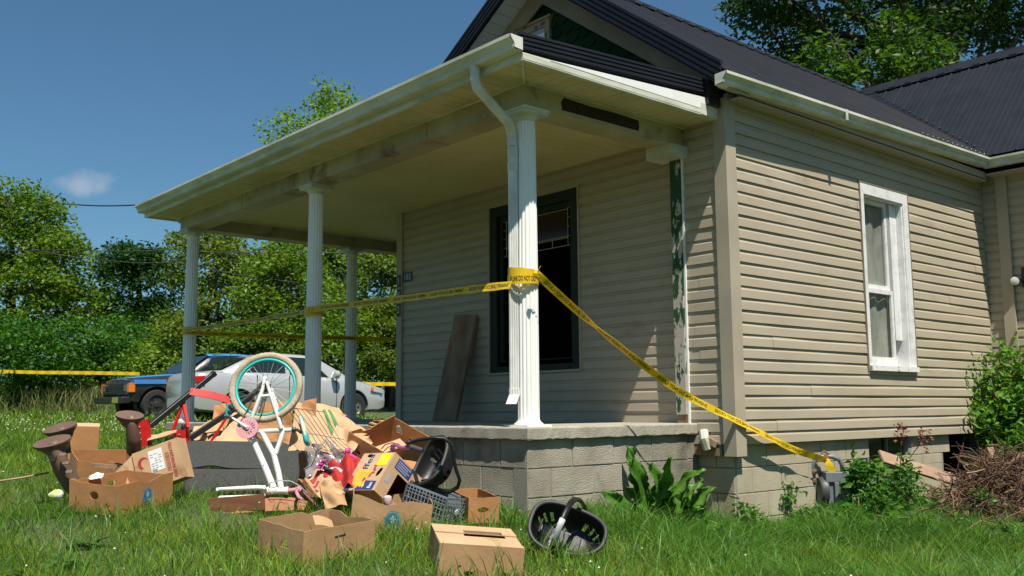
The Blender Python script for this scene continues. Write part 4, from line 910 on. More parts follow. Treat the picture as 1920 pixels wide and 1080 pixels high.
for i, (a, b, lab) in enumerate((((1686, 900), (1690, 812), 'withered red brown weed standing highest in the brush pile'), ((1705, 860), (1732, 820), 'withered red brown weed leaning right out of the brush pile'))):
    A, B = at(*a, 8.2), at(*b, 8.2); t = thing('dead_weed', lab, 'weed', A, 'withered weeds in the brush pile'); mb = MB(); mb.tube([A, A.lerp(B, .6)+V((.01, 0, 0)), B], [.006, .004, .002], 5); mb.build('stem', BR[0], t)
    g3 = np.random.default_rng(60+i); k = 80; c = np.array(B)[None]+g3.normal(0, .025, (k, 3))*np.array([1, 1, 1.8]); A_, F_ = leaf_cloud(c, .035, g3, .5); mesh_obj('foliage', A_, F_, mat('withered_leaf', (.17, .05, .025), .85, island=.5), t)
pk = MB(); A, B = at(1652, 856, 8.5), at(1795, 902, 8.75); pk.beam(A, B, .14, .025, up=(-.4, -.6, .7)); tag(rough_edges(pk.build('wooden_plank', mat('pinkish_plank', (.36, .24, .17), .8, col2=(.26, .17, .11), nscale=6, stretch=(.4, 1, 1)))), 'broken pinkish plank lying on top of the brown brush pile', 'plank')
pk = MB(); pk.sheet(lambda u, v: at(1755+50*u, 1002+18*u, 7.35)+V((0, 0, .03+.01*math.sin(u*9)))+FH*(.05*v), 10, 2, .006); tag(pk.build('plastic_strip', WHITE), 'thin white strip of trim lying in the weeds at the right', 'litter')
pk = MB(); pk.sheet(lambda u, v: at(1855+28*v, 870+75*u, 9.0)+V((0, 0, .0)), 6, 2, .01); tag(pk.build('metal_sheet', mat('dark_metal_sheet', (.06, .07, .075), .4)), 'narrow dark metal sheet on the right slope of the brush pile', 'scrap metal')
pk = MB(); A, B = at(1858, 840, 9.7), at(1876, 905, 9.5); pk.beam(A, B, .09, .05); tag(pk.build('timber_post', RAWW), 'split pale timber post beside the dark crawl space opening', 'post')
# ------------------------------------------------------------------ gas meter
GMT = mat('meter_grey', (.17, .19, .20), .5, col2=(.13, .14, .14), nscale=7, lo=.45, hi=.7, metal=.2)
gm = thing('gas_meter', 'grey gas meter with looped pipes on the tan block foundation', 'gas meter', (1.25, -.28, float(G(1.25, -.28))))
sM = 8.2
def gp(x, y, ds=0.0): return at(x, y, sM+ds)
mb = MB(); mb.tube([gp(1526, 975), gp(1524, 890), gp(1523, 873), gp(1529, 861), gp(1542, 856), gp(1560, 856), gp(1573, 861), gp(1579, 872), gp(1581, 888)], .021, 12); mb.build('riser_pipe', GMT, gm, smooth=True)
mb = MB(); mb.tube([gp(1487, 880, .05), gp(1500, 881, .02), gp(1519, 883)], [.026, .026, .026], 12).tube([gp(1487, 880, .05), gp(1487, 880, .33)], .024, 10).lathe(gp(1486, 880, .05), RH, [(.0, -.03), (.03, -.025), (.034, 0), (.03, .02)], 12).tube([gp(1505, 882), gp(1514, 883)], .031, 12); mb.build('inlet_pipe', GMT, gm, smooth=True)
mb = MB()
for x, y, r_ in ((1524, 900, .03), (1525, 884, .028), (1581, 889, .033), (1548, 856, .027)): mb.lathe(gp(x, y), (0, 0, 1), [(r_, -.02), (r_+.004, 0), (r_, .02)], 8)
mb.tube([gp(1540, 850), gp(1545, 846), gp(1556, 852)], .01, 6); mb.build('pipe_union', mat('rusty_union', (.17, .13, .10), .7, col2=(.2, .09, .04), nscale=12), gm)
bx_ = gp(1562, 925); mb = MB()
Mm = Matrix.Translation(bx_) @ Matrix(((RH.x, FH.x, 0, 0), (RH.y, FH.y, 0, 0), (0, 0, 1, 0), (0, 0, 0, 1)))
pr = [(.06*0+.145*math.copysign(abs(math.cos(t))**.6, math.cos(t)), .145*math.copysign(abs(math.sin(t))**.6, math.sin(t))) for t in [2*math.pi*i/28 for i in range(28)]]
vs = []; lv = [(-.09, .75), (-.085, .93), (-.06, 1), (-.012, 1), (-.012, 1.08), (.012, 1.08), (.012, 1), (.06, 1), (.085, .93), (.09, .75)]
for d_, k in lv: vs += [Mm @ V((a*k, d_, b*k)) for a, b in pr]
n = 28; fs = [(l*n+i, l*n+(i+1) % n, (l+1)*n+(i+1) % n, (l+1)*n+i) for l in range(len(lv)-1) for i in range(n)] + [tuple(range(n))[::-1], tuple((len(lv)-1)*n+i for i in range(n))]
mb.add(vs, fs).box((-.09, -.11, .10), (.09, .07, .185), 0, Mm).box((-.02, -.115, -.14), (.02, -.085, .1), 0, Mm); rough_edges(mb.build('meter_body', GMT, gm), .006)
MB().lathe(Mm @ V((-.10, -.02, .02)), -RH, [(.12, -.03), (.125, .0), (.11, .03), (.05, .045)], 24).build('diaphragm', mat('dark_casting', (.05, .055, .06), .5), gm, smooth=True)
MB().box((.09, -.10, -.0), (.27, .04, .10), 0, Mm).lathe(Mm @ V((.2, -.1, .05)), -FH, [(.05, 0), (.05, .02), (.045, .025)], 18).build('dial_box', mat('dial_housing', (.26, .28, .20), .35), gm)
# ------------------------------------------------------------------ barrier tape
def ribbon(name, pts, w, label, group=None, phase=0., tilt=0., twist=None, up=None, text=True, th=.0012, tw=None, rep=.62, size=None):
    pts = [V(p) for p in pts]; P = []
    for i in range(len(pts)-1):                  # catmull-rom
        a, b, c, d = pts[max(i-1, 0)], pts[i], pts[i+1], pts[min(i+2, len(pts)-1)]
        for k in range(8):
            t = k/8; P.append(.5*((2*b)+(-a+c)*t+(2*a-5*b+4*c-d)*t*t+(-a+3*b-3*c+d)*t**3))
    P.append(pts[-1]); cum = [0]
    for a, b in zip(P, P[1:]): cum.append(cum[-1]+(b-a).length)
    T_ = cum[-1]
    def frame_(s_):
        s_ = min(max(s_, 0), T_-1e-5); i = 0
        while cum[i+1] < s_: i += 1
        u = (s_-cum[i])/max(1e-9, cum[i+1]-cum[i]); c = P[i].lerp(P[i+1], u); d = (P[min(i+2, len(P)-1)]-P[max(i-1, 0)]).normalized()
        z = V(up) if up else V((0, 0, 1)); z = (z-d*z.dot(d)).normalized(); n = d.cross(z)
        a = tilt + (twist(s_/T_) if twist else 0); y = z*math.cos(a)+n*math.sin(a); nn = d.cross(y); return c, d, y, nn
    n = max(8, int(T_/.05)); mb = MB()
    def fn(u, v): c, d, y, nn = frame_(u*T_); return c+y*(w*(v-.5))+nn*(.004*math.sin(u*T_*21)*(v-.5)*2)
    mb.sheet(fn, n, 2, th, 0)
    if text:
        s_ = phase
        while s_ < T_:
            for sg in (1, -1):
                m0 = MB(); m0.text('SHERIFF LINE DO NOT CROSS', size or w*.62, lambda x, y: (x, y, 0), width=rep*.86)
                ok = all(0 <= s_+sg*v[0] <= T_ for v in m0.v)
                if ok:
                    def mp(v):
                        c, d, y, nn = frame_(s_+sg*v[0]); return c+y*v[1]+nn*(-sg*(th/2+.0012)+.004*math.sin((s_+sg*v[0])*21)*(v[1]/w)*2)
                    mb.add([mp(v) for v in m0.v], m0.f, 1)
            s_ += rep
    o = mb.build(name, [YEL, INK]); tag(o, label, 'barrier tape', group); return o
tg = 'yellow barrier tape strung round the porch'
c1 = V((-D, Y1, 0)); c2 = V((-D, Y2, 0)); c3 = V((-D, Y3, 0)); c4 = V((.445, Y3, 0))
sA = (c1-CAM).dot(FW)-.09; sB = (c2-CAM).dot(FW)-.08; sC = (c3-CAM).dot(FW)-.08; sD = (c4-CAM).dot(FW)-.08
ribbon('barrier_tape', [at(958, 534, sA), at(880, 543, sA*.8+sB*.2), at(770, 558, sA*.45+sB*.55), at(680, 569, sA*.2+sB*.8), at(604, 577, sB), at(578, 583, sB)], .062, 'yellow printed tape stretched between the near pillar and the second pillar', tg, .3, tilt=.35)
ribbon('barrier_tape', [at(606, 580, sB), at(540, 590, sB*.65+sC*.35), at(450, 605, sB*.3+sC*.7), at(345, 620, sC)], .055, 'yellow tape between the second pillar and the far corner pillar', tg, .3, tilt=.5)
ribbon('barrier_tape', [at(345, 622, sC), at(372, 625, sC), at(450, 628, sC+.3), at(560, 632, sC+.7), at(655, 634, sD), at(746, 637, sD+.4)], .055, 'slack yellow tape running across the back of the porch to the siding corner', tg, .3, tilt=.3)
def wrap(name, c, z0, z1, label, r_=.089, lap=2.0, text='FF LINE DO NOT CRO'):
    mb = MB(); w = .062
    def fn(u, v):
        a = u*2*math.pi*lap; rr = r_+.0016*u*lap+.0015*math.sin(a*5); z = z0+(z1-z0)*u+w*(v-.5)+.006*math.sin(a*1.3+1)
        return (c.x+rr*math.cos(a), c.y+rr*math.sin(a), z)
    mb.sheet(fn, 90, 2, .001, 0)
    return mb
wm = wrap('w', c1, on(980, 518, 0, -D).z, on(980, 508, 0, -D).z, '')
zc_ = on(982, 523, 0, -D-.09).z; fa = math.atan2(CAM.y-c1.y, CAM.x-c1.x); r_ = .1125
cc = V((-D-.03, Y1+.015, 0))
wm = MB(); w_ = .066
def fn(u, v):
    a = fa - 1.9 + u*3.8; ex = 1+.0*u; return (cc.x+r_*math.cos(a), cc.y+r_*math.sin(a), zc_+w_*(v-.5)+.003*math.sin(u*11))
wm.sheet(fn, 40, 2, .0012, 0)
def fn2(u, v):
    a = fa - 1.9 + u*3.8; return (cc.x+(r_-.004)*math.cos(a), cc.y+(r_-.004)*math.sin(a), zc_+.045+.02*(1-u)+w_*(v-.5)*(.35+.65*(1-u)**.8)+.003*math.sin(u*30)*u)
wm.sheet(fn2, 40, 4, .0012, 0)
wm.text('FF LINE DO NOT CRO', .05, lambda x, y: (cc.x+(r_+.0022)*math.cos(fa+x/r_+.0), cc.y+(r_+.0022)*math.sin(fa+x/r_), zc_+.002+y), 1, width=.205)
k = at(1004, 513, sA+.02)
wm.tube([k+V((0, 0, -.02)), k, k+V((0, 0, .02))], [.012, .018, .01], 7).sheet(lambda u, v: k+RH*(.035*u*1.0+.012*(v-.5))+V((0, 0, .045*u+.02*(v-.5)+.006*math.sin(u*9))), 6, 2, .001)
wo_ = wm.build('barrier_tape', [YEL, INK]); tag(wo_, 'yellow tape wound twice and knotted round the near pillar', 'barrier tape', tg)
for c, z, lab in ((c2, on(592, 582, 0, -D-.07).z, 'yellow tape wound round the second pillar'), (c3, on(353, 619, 0, -D-.07).z, 'yellow tape wound round the far corner pillar')):
    m = wrap('w', c, z-.012, z+.012, lab); tag(m.build('barrier_tape', [YEL, INK]), lab, 'barrier tape', tg)
m1 = at(1548, 862, sM-.03)
ribbon('barrier_tape', [at(1005, 512, sA+.02), at(1040, 545, sA+.12), at(1090, 590, sA+.3), at(1160, 648, sA+.28), at(1275, 734, sA+.5), at(1400, 798, sA+.8), at(1490, 843, sA+1.2), m1], .055, 'twisted yellow tape sloping down from the near pillar to the gas meter', tg, .35, tilt=.3, twist=lambda u: .75*math.sin(u*7), rep=.6)
ribbon('barrier_tape', [m1, at(1555, 872, sM-.05), at(1560, 884, sM-.06), at(1565, 897, sM-.07)], .055, 'short tail of yellow tape hanging over the gas meter', tg, .0, tilt=.2, up=RH, text=False)
ribbon('barrier_tape', [at(-60, 694, 24.5), at(60, 698, 24.3), at(160, 699, 24.2), at(262, 701, 24)], .085, 'yellow tape across the lawn at the left in front of the bushes', tg, .3, text=False)
ribbon('barrier_tape', [at(672, 720, 22.5), at(720, 720, 22.8), at(800, 721, 23.2)], .085, 'yellow tape just right of the silver sedan behind the porch', tg, .3, text=False)
# ------------------------------------------------------------------ power lines
gl = 'power lines crossing the sky at the left'
for pts, rr, lab in (((at(-300, 366, 33), at(-40, 374, 32), at(120, 382, 31), at(262, 384, 30), at(700, 370, 30)), .022, 'thick overhead power line meeting the corner of the porch roof'), ((at(-200, 466, 26), at(140, 468, 26), at(320, 468, 26), at(520, 472, 26), at(760, 470, 26)), .014, 'thin overhead power line passing above the round tree'), ((at(60, 466, 26), at(190, 487, 26), at(330, 492, 26), at(560, 530, 25.5)), .011, 'lowest thin cable sagging across the round tree')):
    q = []; 
    for a, b in zip(pts, pts[1:]): q += [a.lerp(b, k/6)-V((0, 0, .05*math.sin(math.pi*k/6))) for k in range(6)]
    q.append(pts[-1]); tag(MB().tube(q, rr, 6).build('power_line', mat('cable_black', (.015, .015, .016), .6), smooth=True), lab, 'power line', gl)
# ------------------------------------------------------------------ cars
import bmesh
def apply_cut(o, cutters):
    for q in [o]+cutters:
        bm = bmesh.new(); bm.from_mesh(q.data); bmesh.ops.remove_doubles(bm, verts=bm.verts, dist=1e-5); bmesh.ops.recalc_face_normals(bm, faces=bm.faces); bm.to_mesh(q.data); bm.free()
    z0 = min(v.co.z for v in o.data.vertices); nv0 = len(o.data.vertices)
    for c in cutters:
        for solver in ('EXACT', 'FAST'):
            m = o.modifiers.new('cut', 'BOOLEAN'); m.operation = 'DIFFERENCE'; m.object = c; m.solver = solver
            bpy.context.view_layer.update(); dg = bpy.context.evaluated_depsgraph_get(); me = bpy.data.meshes.new_from_object(o.evaluated_get(dg)); o.modifiers.clear()
            ok = len(me.vertices) > 200 and min(v.co.z for v in me.vertices) > z0-.01
            print('cut', o.name, solver, len(me.vertices), ok)
            if ok: o.data = me; break
        bpy.data.objects.remove(c)
    try: o.data.set_sharp_from_angle(angle=R(35))
    except Exception: pass
def lerp_tab(tab, x):
    k = sorted(tab); 
    if x <= k[0]: return tab[k[0]]
    for a, b in zip(k, k[1:]):
        if x <= b:
            u = (x-a)/(b-a); A, B = tab[a], tab[b]; return tuple(p+(q-p)*u for p, q in zip(A, B))
    return tab[k[-1]]
RUB = mat('tyre_rubber', (.018, .018, .018), .85); BLK = mat('black_trim', (.012, .012, .013), .5)
CGL = mat('car_glass', (.012, .02, .018), .04, spec=.8)
def car(name, label, body_m, front, rear, width, stations, gh, wheels, wr, lower=None, glassx=None, pillars=(), hoodm=None, extra=None, rimm=None):
    """x runs from rear (0) to front (L). stations: x -> (half width, z bottom, z belt, z crown). gh: greenhouse x -> (half width at base, half width at roof, z roof)"""
    F, Rr = V(front), V(rear); X = (F-Rr).normalized(); Y = V((0, 0, 1)).cross(X).normalized(); Z = X.cross(Y)
    Mx = Matrix.Translation(Rr) @ Matrix(((X.x, Y.x, Z.x, 0), (X.y, Y.y, Z.y, 0), (X.z, Y.z, Z.z, 0), (0, 0, 0, 1)))
    t = thing(name, label, 'car' if name != 'pickup_truck' else 'pickup', (Rr+F)/2)
    xs = sorted(stations); fine = []
    for a, b in zip(xs, xs[1:]):
        k = max(1, int((b-a)/.12)); fine += [a+(b-a)*i/k for i in range(k)]
    fine.append(xs[-1]); vs = []; n = 0
    for x in fine:
        w, zb, zl, zc = lerp_tab(stations, x); sec = [(0, zb), (w*.8, zb), (w*.97, zb+.04), (w*.995, zb+.16), (w, (zb+zl)/2), (w*.985, zl-.08), (w*.95, zl-.01), (w*.84, zl+(zc-zl)*.55), (w*.5, zc-.005), (0, zc)]
        full = sec + [(-a, b) for a, b in sec[-2:0:-1]]; n = len(full)
        vs += [Mx @ V((x, a, b)) for a, b in full]
    m = len(fine); fs = [(j*n+i, j*n+(i+1) % n, (j+1)*n+(i+1) % n, (j+1)*n+i) for j in range(m-1) for i in range(n)] + [tuple(range(n))[::-1], tuple((m-1)*n+i for i in range(n))]
    body = MB().add(vs, fs); bo = body.build('body', body_m, t, smooth='all')
    bm = bpy.data.meshes[bo.data.name]
    cut = []
    for wx in wheels:
        c = MB().lathe(Mx @ V((wx+.0073, -width*1.013, wr+.0031)), Y, [(wr*1.17, 0), (wr*1.17, width*2)], 28); co = c.build('cutter', body_m); co.parent = t; co.location = co.location - V(t.location); cut.append(co)
    apply_cut(bo, cut)
    if gh:
        gx = sorted(gh); vs = []; fl = []
        for a, b in zip(gx, gx[1:]):
            k = max(1, int((b-a)/.15)); fl += [a+(b-a)*i/k for i in range(k)]
        fl.append(gx[-1])
        def gsec(x):
            wb, wt, zr = lerp_tab(gh, x); zb = lerp_tab(stations, x)[2]-.03; return wb, wt, zb, max(zr, zb+.02)
        for x in fl:
            wb, wt, zb, zr = gsec(x); h = zr-zb
            sec = [(wb, zb), (wb+(wt-wb)*.5, zb+h*.5), (wb+(wt-wb)*.9, zb+h*.86), (wt*.9, zb+h*.96), (wt*.55, zr), (0, zr+.008)]
            full = sec + [(-a, b) for a, b in sec[-2::-1]]; n = len(full); vs += [Mx @ V((x, a, b)) for a, b in full]
        m = len(fl); fs = [(j*n+i, j*n+i+1, (j+1)*n+i+1, (j+1)*n+i) for j in range(m-1) for i in range(n-1)] + [tuple(range(n))[::-1], tuple((m-1)*n+i for i in range(n))]
        MB().add(vs, fs).build('cabin', body_m, t, smooth='all')
        # side glass laid 3 mm proud of the cabin
        for sgn in (1, -1):
            for (x0, x1, x2, x3, f0, f1) in glassx or ():
                gm_ = MB()
                def fn(u, v):
                    xb = x0+(x1-x0)*u; xt = x2+(x3-x2)*u; x = xb+(xt-xb)*v; wb, wt, zb, zr = gsec(x); _, _, zb_, zr_ = gsec((x0+x1+x2+x3)/4)
                    f = f0+(f1-f0)*v; z = zb+.03+(zr-zb-.03)*f; k = (z-zb)/(zr-zb); yy = wb+(wt-wb)*min(k, .5)/.5*.5 if k < .5 else wb+(wt-wb)*(.5+.4*(min(k, .86)-.5)/.36)
                    return Mx @ V((x, sgn*(yy+.006), z))
                gm_.grid(fn, 8, 5); gm_.build('side_window', CGL, t, smooth='all')
    rimm = rimm or mat('steel_rim', (.35, .36, .37), .35, metal=.8)
    for wx in wheels:
        for sg in (1, -1):
            c = Mx @ V((wx, sg*(width/2-.12), wr-.015)); ax = Y*sg
            w = MB().lathe(c, ax, [(wr*.62, -.1), (wr*.93, -.1), (wr, -.07), (wr, .06), (wr*.94, .095), (wr*.64, .10), (wr*.62, .06)], 32); wo__ = w.build('wheel', RUB, t, smooth=True)
            rm = MB().lathe(c, ax, [(wr*.62, .03), (wr*.62, .085), (wr*.58, .09), (wr*.54, .06), (wr*.2, .07), (wr*.18, .09), (.02, .095)], 32)
            rm.build('rim', rimm, wo__, smooth=True)
            hb = MB()
            for i in range(7):
                a = 2*math.pi*i/7; d = X*math.cos(a)+Z*math.sin(a); hb.lathe(c+d*wr*.38, ax, [(wr*.085, .066), (wr*.085, .0705)], 10)
            hb.build('rim_holes', BLK, wo__)
            MB().lathe(c, ax, [(wr*1.14, -.30), (wr*1.14, -.12)], 28).build('wheel_well', BLK, t)
    return t, Mx
SIL = mat('silver_paint', (.56, .57, .57), .27, metal=.4, col2=(.50, .51, .51), nscale=2, coat=.6)
BLU = mat('blue_paint', (.05, .25, .62), .4, coat=.3, col2=(.04, .2, .5), nscale=1.5)
BKP = mat('black_car_paint', (.012, .013, .015), .3, coat=.5, col2=(.03, .03, .03), nscale=2)
fr = ts(-3.3, 22.55); re = ts(-6.8, 19.6); zz = min(fr.z, re.z); zz = .5*(fr.z+re.z); fr.z = re.z = -.115
Lc = (fr-re).length; k = Lc/4.6
st_ = {0: (.70, .32, .82, .88), .03: (.76, .28, .90, .97), .12: (.80, .24, .98, 1.02), .5: (.84, .20, 1.0, 1.05), 1.0: (.86, .18, .97, 1.02), 2.0: (.865, .18, .93, .97), 3.0: (.865, .18, .90, .95), 3.4: (.86, .19, .88, .94), 3.9: (.84, .20, .82, .89), 4.3: (.79, .22, .72, .80), 4.5: (.70, .26, .64, .70), 4.57: (.60, .30, .56, .60)}
st_ = {x*k: v for x, v in st_.items()}
gh_ = {.55: (.66, .60, 1.03), .75: (.72, .60, 1.12), 1.15: (.79, .60, 1.31), 1.5: (.81, .61, 1.41), 2.0: (.82, .62, 1.455), 2.5: (.82, .62, 1.44), 2.9: (.82, .61, 1.35), 3.3: (.80, .60, 1.15), 3.62: (.76, .62, .95)}
gh_ = {x*k: v for x, v in gh_.items()}
sed, MS = car('sedan', 'silver four door sedan parked on the grass behind the bicycle wheel', SIL, fr, re, 1.74, st_, gh_, (.92*k, 3.62*k), .315,
              glassx=((1.10*k, 1.98*k, 1.45*k, 1.98*k, .16, .84), (2.08*k, 3.02*k, 2.06*k, 2.62*k, .10, .84)))
def onbody(MM, x0, x1, z0, z1, y, name, m, par, sub=8, th=.01, sides=(1, -1)):
    for sg in sides: MB().box((x0, min(sg*y, sg*(y-th)), z0), (x1, max(sg*y, sg*(y-th)), z1), 0, MM).build(name, m, par)
MB().grid(lambda u, v: MS @ V(((.62+.60*v)*k, (u-.5)*2*(.60-.08*v), 1.075+.265*v+.012)), 8, 6).build('rear_window', CGL, sed, smooth='all')
MB().grid(lambda u, v: MS @ V(((3.50-.68*v)*k, (u-.5)*2*(.62-.07*v), 1.06+.32*v+.012)), 8, 6).build('windscreen', CGL, sed, smooth='all')
RED = mat('red_lens', (.45, .01, .01), .15, coat=.5); AMB = mat('amber_lens', (.7, .18, .02), .2, coat=.5); CLR = mat('clear_lens', (.5, .5, .48), .1, coat=.5)
for sg in (1, -1):
    MB().sweep([MS @ V((.02, sg*.50, .84)), MS @ V((.03, sg*.74, .86)), MS @ V((.10, sg*.80, .865)), MS @ V((.20*k, sg*.845, .875))], [(-.0, -.07), (.02, -.06), (.02, .055), (0, .065)], (MS.to_3x3() @ V((-.4, sg*.9, 0))).normalized(), V((0, 0, 1))).build('tail_light', RED, sed, smooth=True)
    MB().sweep([MS @ V((4.10*k, sg*.825, .70)), MS @ V((4.36*k, sg*.78, .66)), MS @ V((4.52*k, sg*.62, .63))], [(0, -.06), (.02, -.05), (.02, .055), (0, .065)], (MS.to_3x3() @ V((.4, sg*.9, 0))).normalized(), V((0, 0, 1))).build('headlight', CLR, sed, smooth=True)
    MB().sweep([MS @ V((4.05*k, sg*.842, .70)), MS @ V((4.13*k, sg*.832, .69))], [(0, -.03), (.012, -.03), (.012, .04), (0, .04)], (MS.to_3x3() @ V((.1, sg, 0))).normalized(), V((0, 0, 1))).build('marker_light', AMB, sed)
    for x in (1.52, 2.56): MB().tube([MS @ V(((x-.09)*k, sg*.862, .83)), MS @ V(((x-.07)*k, sg*.895, .835)), MS @ V(((x+.07)*k, sg*.895, .835)), MS @ V(((x+.09)*k, sg*.862, .83))], .014, 8).build('door_handle', SIL, sed, smooth=True)
    MB().lathe(MS @ V((3.1*k, sg*.96, 1.0)), MS.to_3x3() @ V((1, 0, 0)), [(.05, -.08), (.09, -.06), (.09, .04), (.03, .10)], 12).box((3.06*k, min(sg*.8, sg*.93), .95), (3.12*k, max(sg*.8, sg*.93), .99), 0, MS).build('wing_mirror', SIL, sed, smooth=True)
    seam = MB()
    for x, z0_, z1_ in ((1.30, .5, .97), (2.03, .24, .96), (3.16, .24, .94)): seam.box((x*k, min(sg*.845, sg*.868), z0_), (x*k+.012, max(sg*.845, sg*.868), z1_), 0, MS)
    seam.build('door_seam', BLK, sed)
MB().box((-.02, -.55, .28), (.10, .55, .50), 0, MS).build('rear_bumper', SIL, sed, smooth=True)
MB().tube([MS @ V((1.0*k, -.3, 1.25)), MS @ V((.85*k, -.3, 1.72))], .006, 5).build('antenna', BLK, sed)
# blue and black pickup: front faces left
fr2 = ts(-9.22, 22.3); re2 = fr2 + (RH*.73+FH*.68).normalized()*4.75; fr2.z = -.06; re2.z = .02
st2 = {0: (.78, .5, .98, 1.0), .05: (.82, .42, 1.0, 1.02), 1.0: (.84, .40, 1.02, 1.03), 1.9: (.84, .38, 1.02, 1.03), 3.1: (.84, .36, .99, 1.04), 3.6: (.84, .36, .96, 1.03), 4.2: (.83, .36, .93, .99), 4.6: (.81, .36, .90, .95), 4.68: (.78, .40, .86, .90), 4.72: (.76, .42, .60, .62)}
gh2 = {1.55: (.72, .64, 1.05), 1.68: (.76, .64, 1.45), 1.9: (.78, .65, 1.52), 2.6: (.78, .65, 1.53), 2.8: (.78, .64, 1.46), 3.38: (.76, .66, 1.04)}
pk_, MP = car('pickup_truck', 'old pickup with blue bonnet and black sides parked beyond the sedan', BKP, fr2, re2, 1.7, st2, gh2, (1.0, 4.08), .34, glassx=((1.85, 2.95, 1.95, 2.72, .08, .84),), rimm=mat('black_rim', (.03, .03, .03), .5))
MB().grid(lambda u, v: MP @ V((3.05+1.62*v, (u-.5)*2*(.80-.02*v), lerp_tab(st2, 3.05+1.62*v)[3]+.012-.10*abs((u-.5)*2)**4)), 12, 10).build('bonnet', BLU, pk_, smooth='all')
MB().grid(lambda u, v: MP @ V((1.68+1.08*v, (u-.5)*2*.655, 1.532+.018*math.sin(math.pi*v)-.07*abs((u-.5)*2)**5)), 8, 8).build('roof_panel', BLU, pk_, smooth='all')
for sg in (1, -1):
    MB().box((3.0, min(sg*.838, sg*.85), .80), (4.62, max(sg*.838, sg*.85), .90), 0, MP).build('blue_strip', BLU, pk_)
    MB().box((4.66, min(sg*.56, sg*.72), .64), (4.75, max(sg*.56, sg*.72), .80), 0, MP).build('headlight', mat('dim_lens', (.12, .12, .12), .2), pk_)
    MB().box((4.60, min(sg*.74, sg*.84), .62), (4.745, max(sg*.74, sg*.84), .82), 0, MP).build('marker_light', AMB, pk_)
    MB().lathe(MP @ V((3.0, sg*1.0, 1.12)), MP.to_3x3() @ V((1, 0, 0)), [(.06, -.03), (.1, -.02), (.1, .03), (.05, .06)], 12).build('wing_mirror', BKP, pk_, smooth=True)
MB().grid(lambda u, v: MP @ V((3.40-.62*v, (u-.5)*2*(.72-.07*v), 1.05+.42*v+.012)), 8, 6).build('windscreen', CGL, pk_, smooth='all')
mb = MB()
for i in range(5): mb.box((4.72, -.54, .62+i*.045), (4.755, .54, .638+i*.045), 0, MP)
mb.build('grille', mat('grille_dark', (.04, .04, .04), .4), pk_)
rough_edges(MB().box((4.70, -.86, .36), (4.90, .86, .52), 0, MP).build('front_bumper', mat('bumper_black', (.02, .02, .022), .35), pk_), .03)
MB().box((4.902, .30, .38), (4.91, .62, .51), 0, MP).build('number_plate', mat('plate_yellow', (.35, .36, .08), .5), pk_)
# ------------------------------------------------------------------ cardboard boxes
BOX = {
'b1':([-3.867, -0.064, -0.69],[[0.992, 0.12, 0.036], [-0.122, 0.989, 0.084], [-0.026, -0.088, 0.996]],[0.47, 0.41, 0.202]),
'b2':([-3.433, -0.625, -0.694],[[0.866, -0.491, -0.097], [0.5, 0.861, 0.097], [0.035, -0.132, 0.991]],[0.435, 0.414, 0.16]),
'b3':([-3.185, 0.608, -0.618],[[0.847, -0.522, -0.106], [0.529, 0.847, 0.054], [0.061, -0.102, 0.993]],[0.491, 0.414, 0.223]),
'b4':([-4.066, 2.121, -0.573],[[0.906, 0.415, 0.082], [-0.42, 0.905, 0.062], [-0.049, -0.091, 0.995]],[0.514, 0.44, 0.204]),
'b5':([-3.873, 3.67, -0.484],[[0.989, -0.143, -0.031], [0.147, 0.972, 0.182], [0.004, -0.184, 0.983]],[0.453, 0.423, 0.224]),
'b6':([-3.618, 4.79, -0.440],[[0.951, -0.308, -0.037], [0.31, 0.949, 0.057], [0.018, -0.066, 0.998]],[0.247, 0.302, 0.432]),
'b7':([-3.734, 2.611, -0.466],[[0.622, -0.711, 0.327], [0.772, 0.627, -0.105], [-0.13, 0.318, 0.939]],[0.37, 0.13, 0.30]),
'b8':([-2.5, 1.318, -0.367],[[0.957, 0.204, 0.207], [-0.272, 0.878, 0.393], [-0.102, -0.433, 0.896]],[0.483, 0.369, 0.212]),
'b9':([-2.98, 1.029, -0.399],[[0.117, -0.992, 0.053], [0.774, 0.057, -0.63], [0.622, 0.115, 0.775]],[0.323, 0.393, 0.299]),
'b10':([-2.453, 0.362, -0.603],[[0.934, -0.356, -0.015], [0.356, 0.933, 0.058], [-0.007, -0.059, 0.998]],[0.207, 0.446, 0.163]),
'crate':([-2.648, 0.396, -0.582],[[0.95, 0.282, -0.13], [-0.245, 0.938, 0.246], [0.191, -0.202, 0.96]],[0.269, 0.337, 0.134]),
'board':([-3.346, 2.769, -0.508],[[0.912, -0.41, -0.028], [0.29, 0.691, -0.662], [0.291, 0.595, 0.749]],[0.89, 0.02, 0.521]),
'panel':([-3.519, 1.881, -0.574],[[0.626, -0.775, 0.089], [0.779, 0.616, -0.112], [0.032, 0.14, 0.99]],[0.652, 0.02, 0.095])}
def oval(cx, cy, a, b, n=14, rot=0.): return [(cx+a*math.cos(t)*math.cos(rot)-b*math.sin(t)*math.sin(rot), cy+a*math.cos(t)*math.sin(rot)+b*math.sin(t)*math.cos(rot)) for t in [2*math.pi*i/n for i in range(n)]]
def dhole(cx, cy, w, h): return [(cx-w/2, cy-h/2), (cx+w/2, cy-h/2)] + [(cx+w/2*math.cos(t), cy-h/2+h*math.sin(t)) for t in (R(25), R(60), R(90), R(120), R(155))]
BL_BLUE = mat('print_blue', (.02, .16, .30), .7, col2=(.30, .30, .22), nscale=22, lo=.56, hi=.7)
BL_TEAL = mat('print_teal', (.02, .17, .22), .7, col2=(.33, .28, .18), nscale=22, lo=.57, hi=.7)
PRINT_RED = mat('print_red', (.34, .03, .03), .7); PRINT_NAVY = mat('print_navy', (.02, .04, .18), .7); PRINT_YEL = mat('print_yellow', (.75, .42, .03), .7)
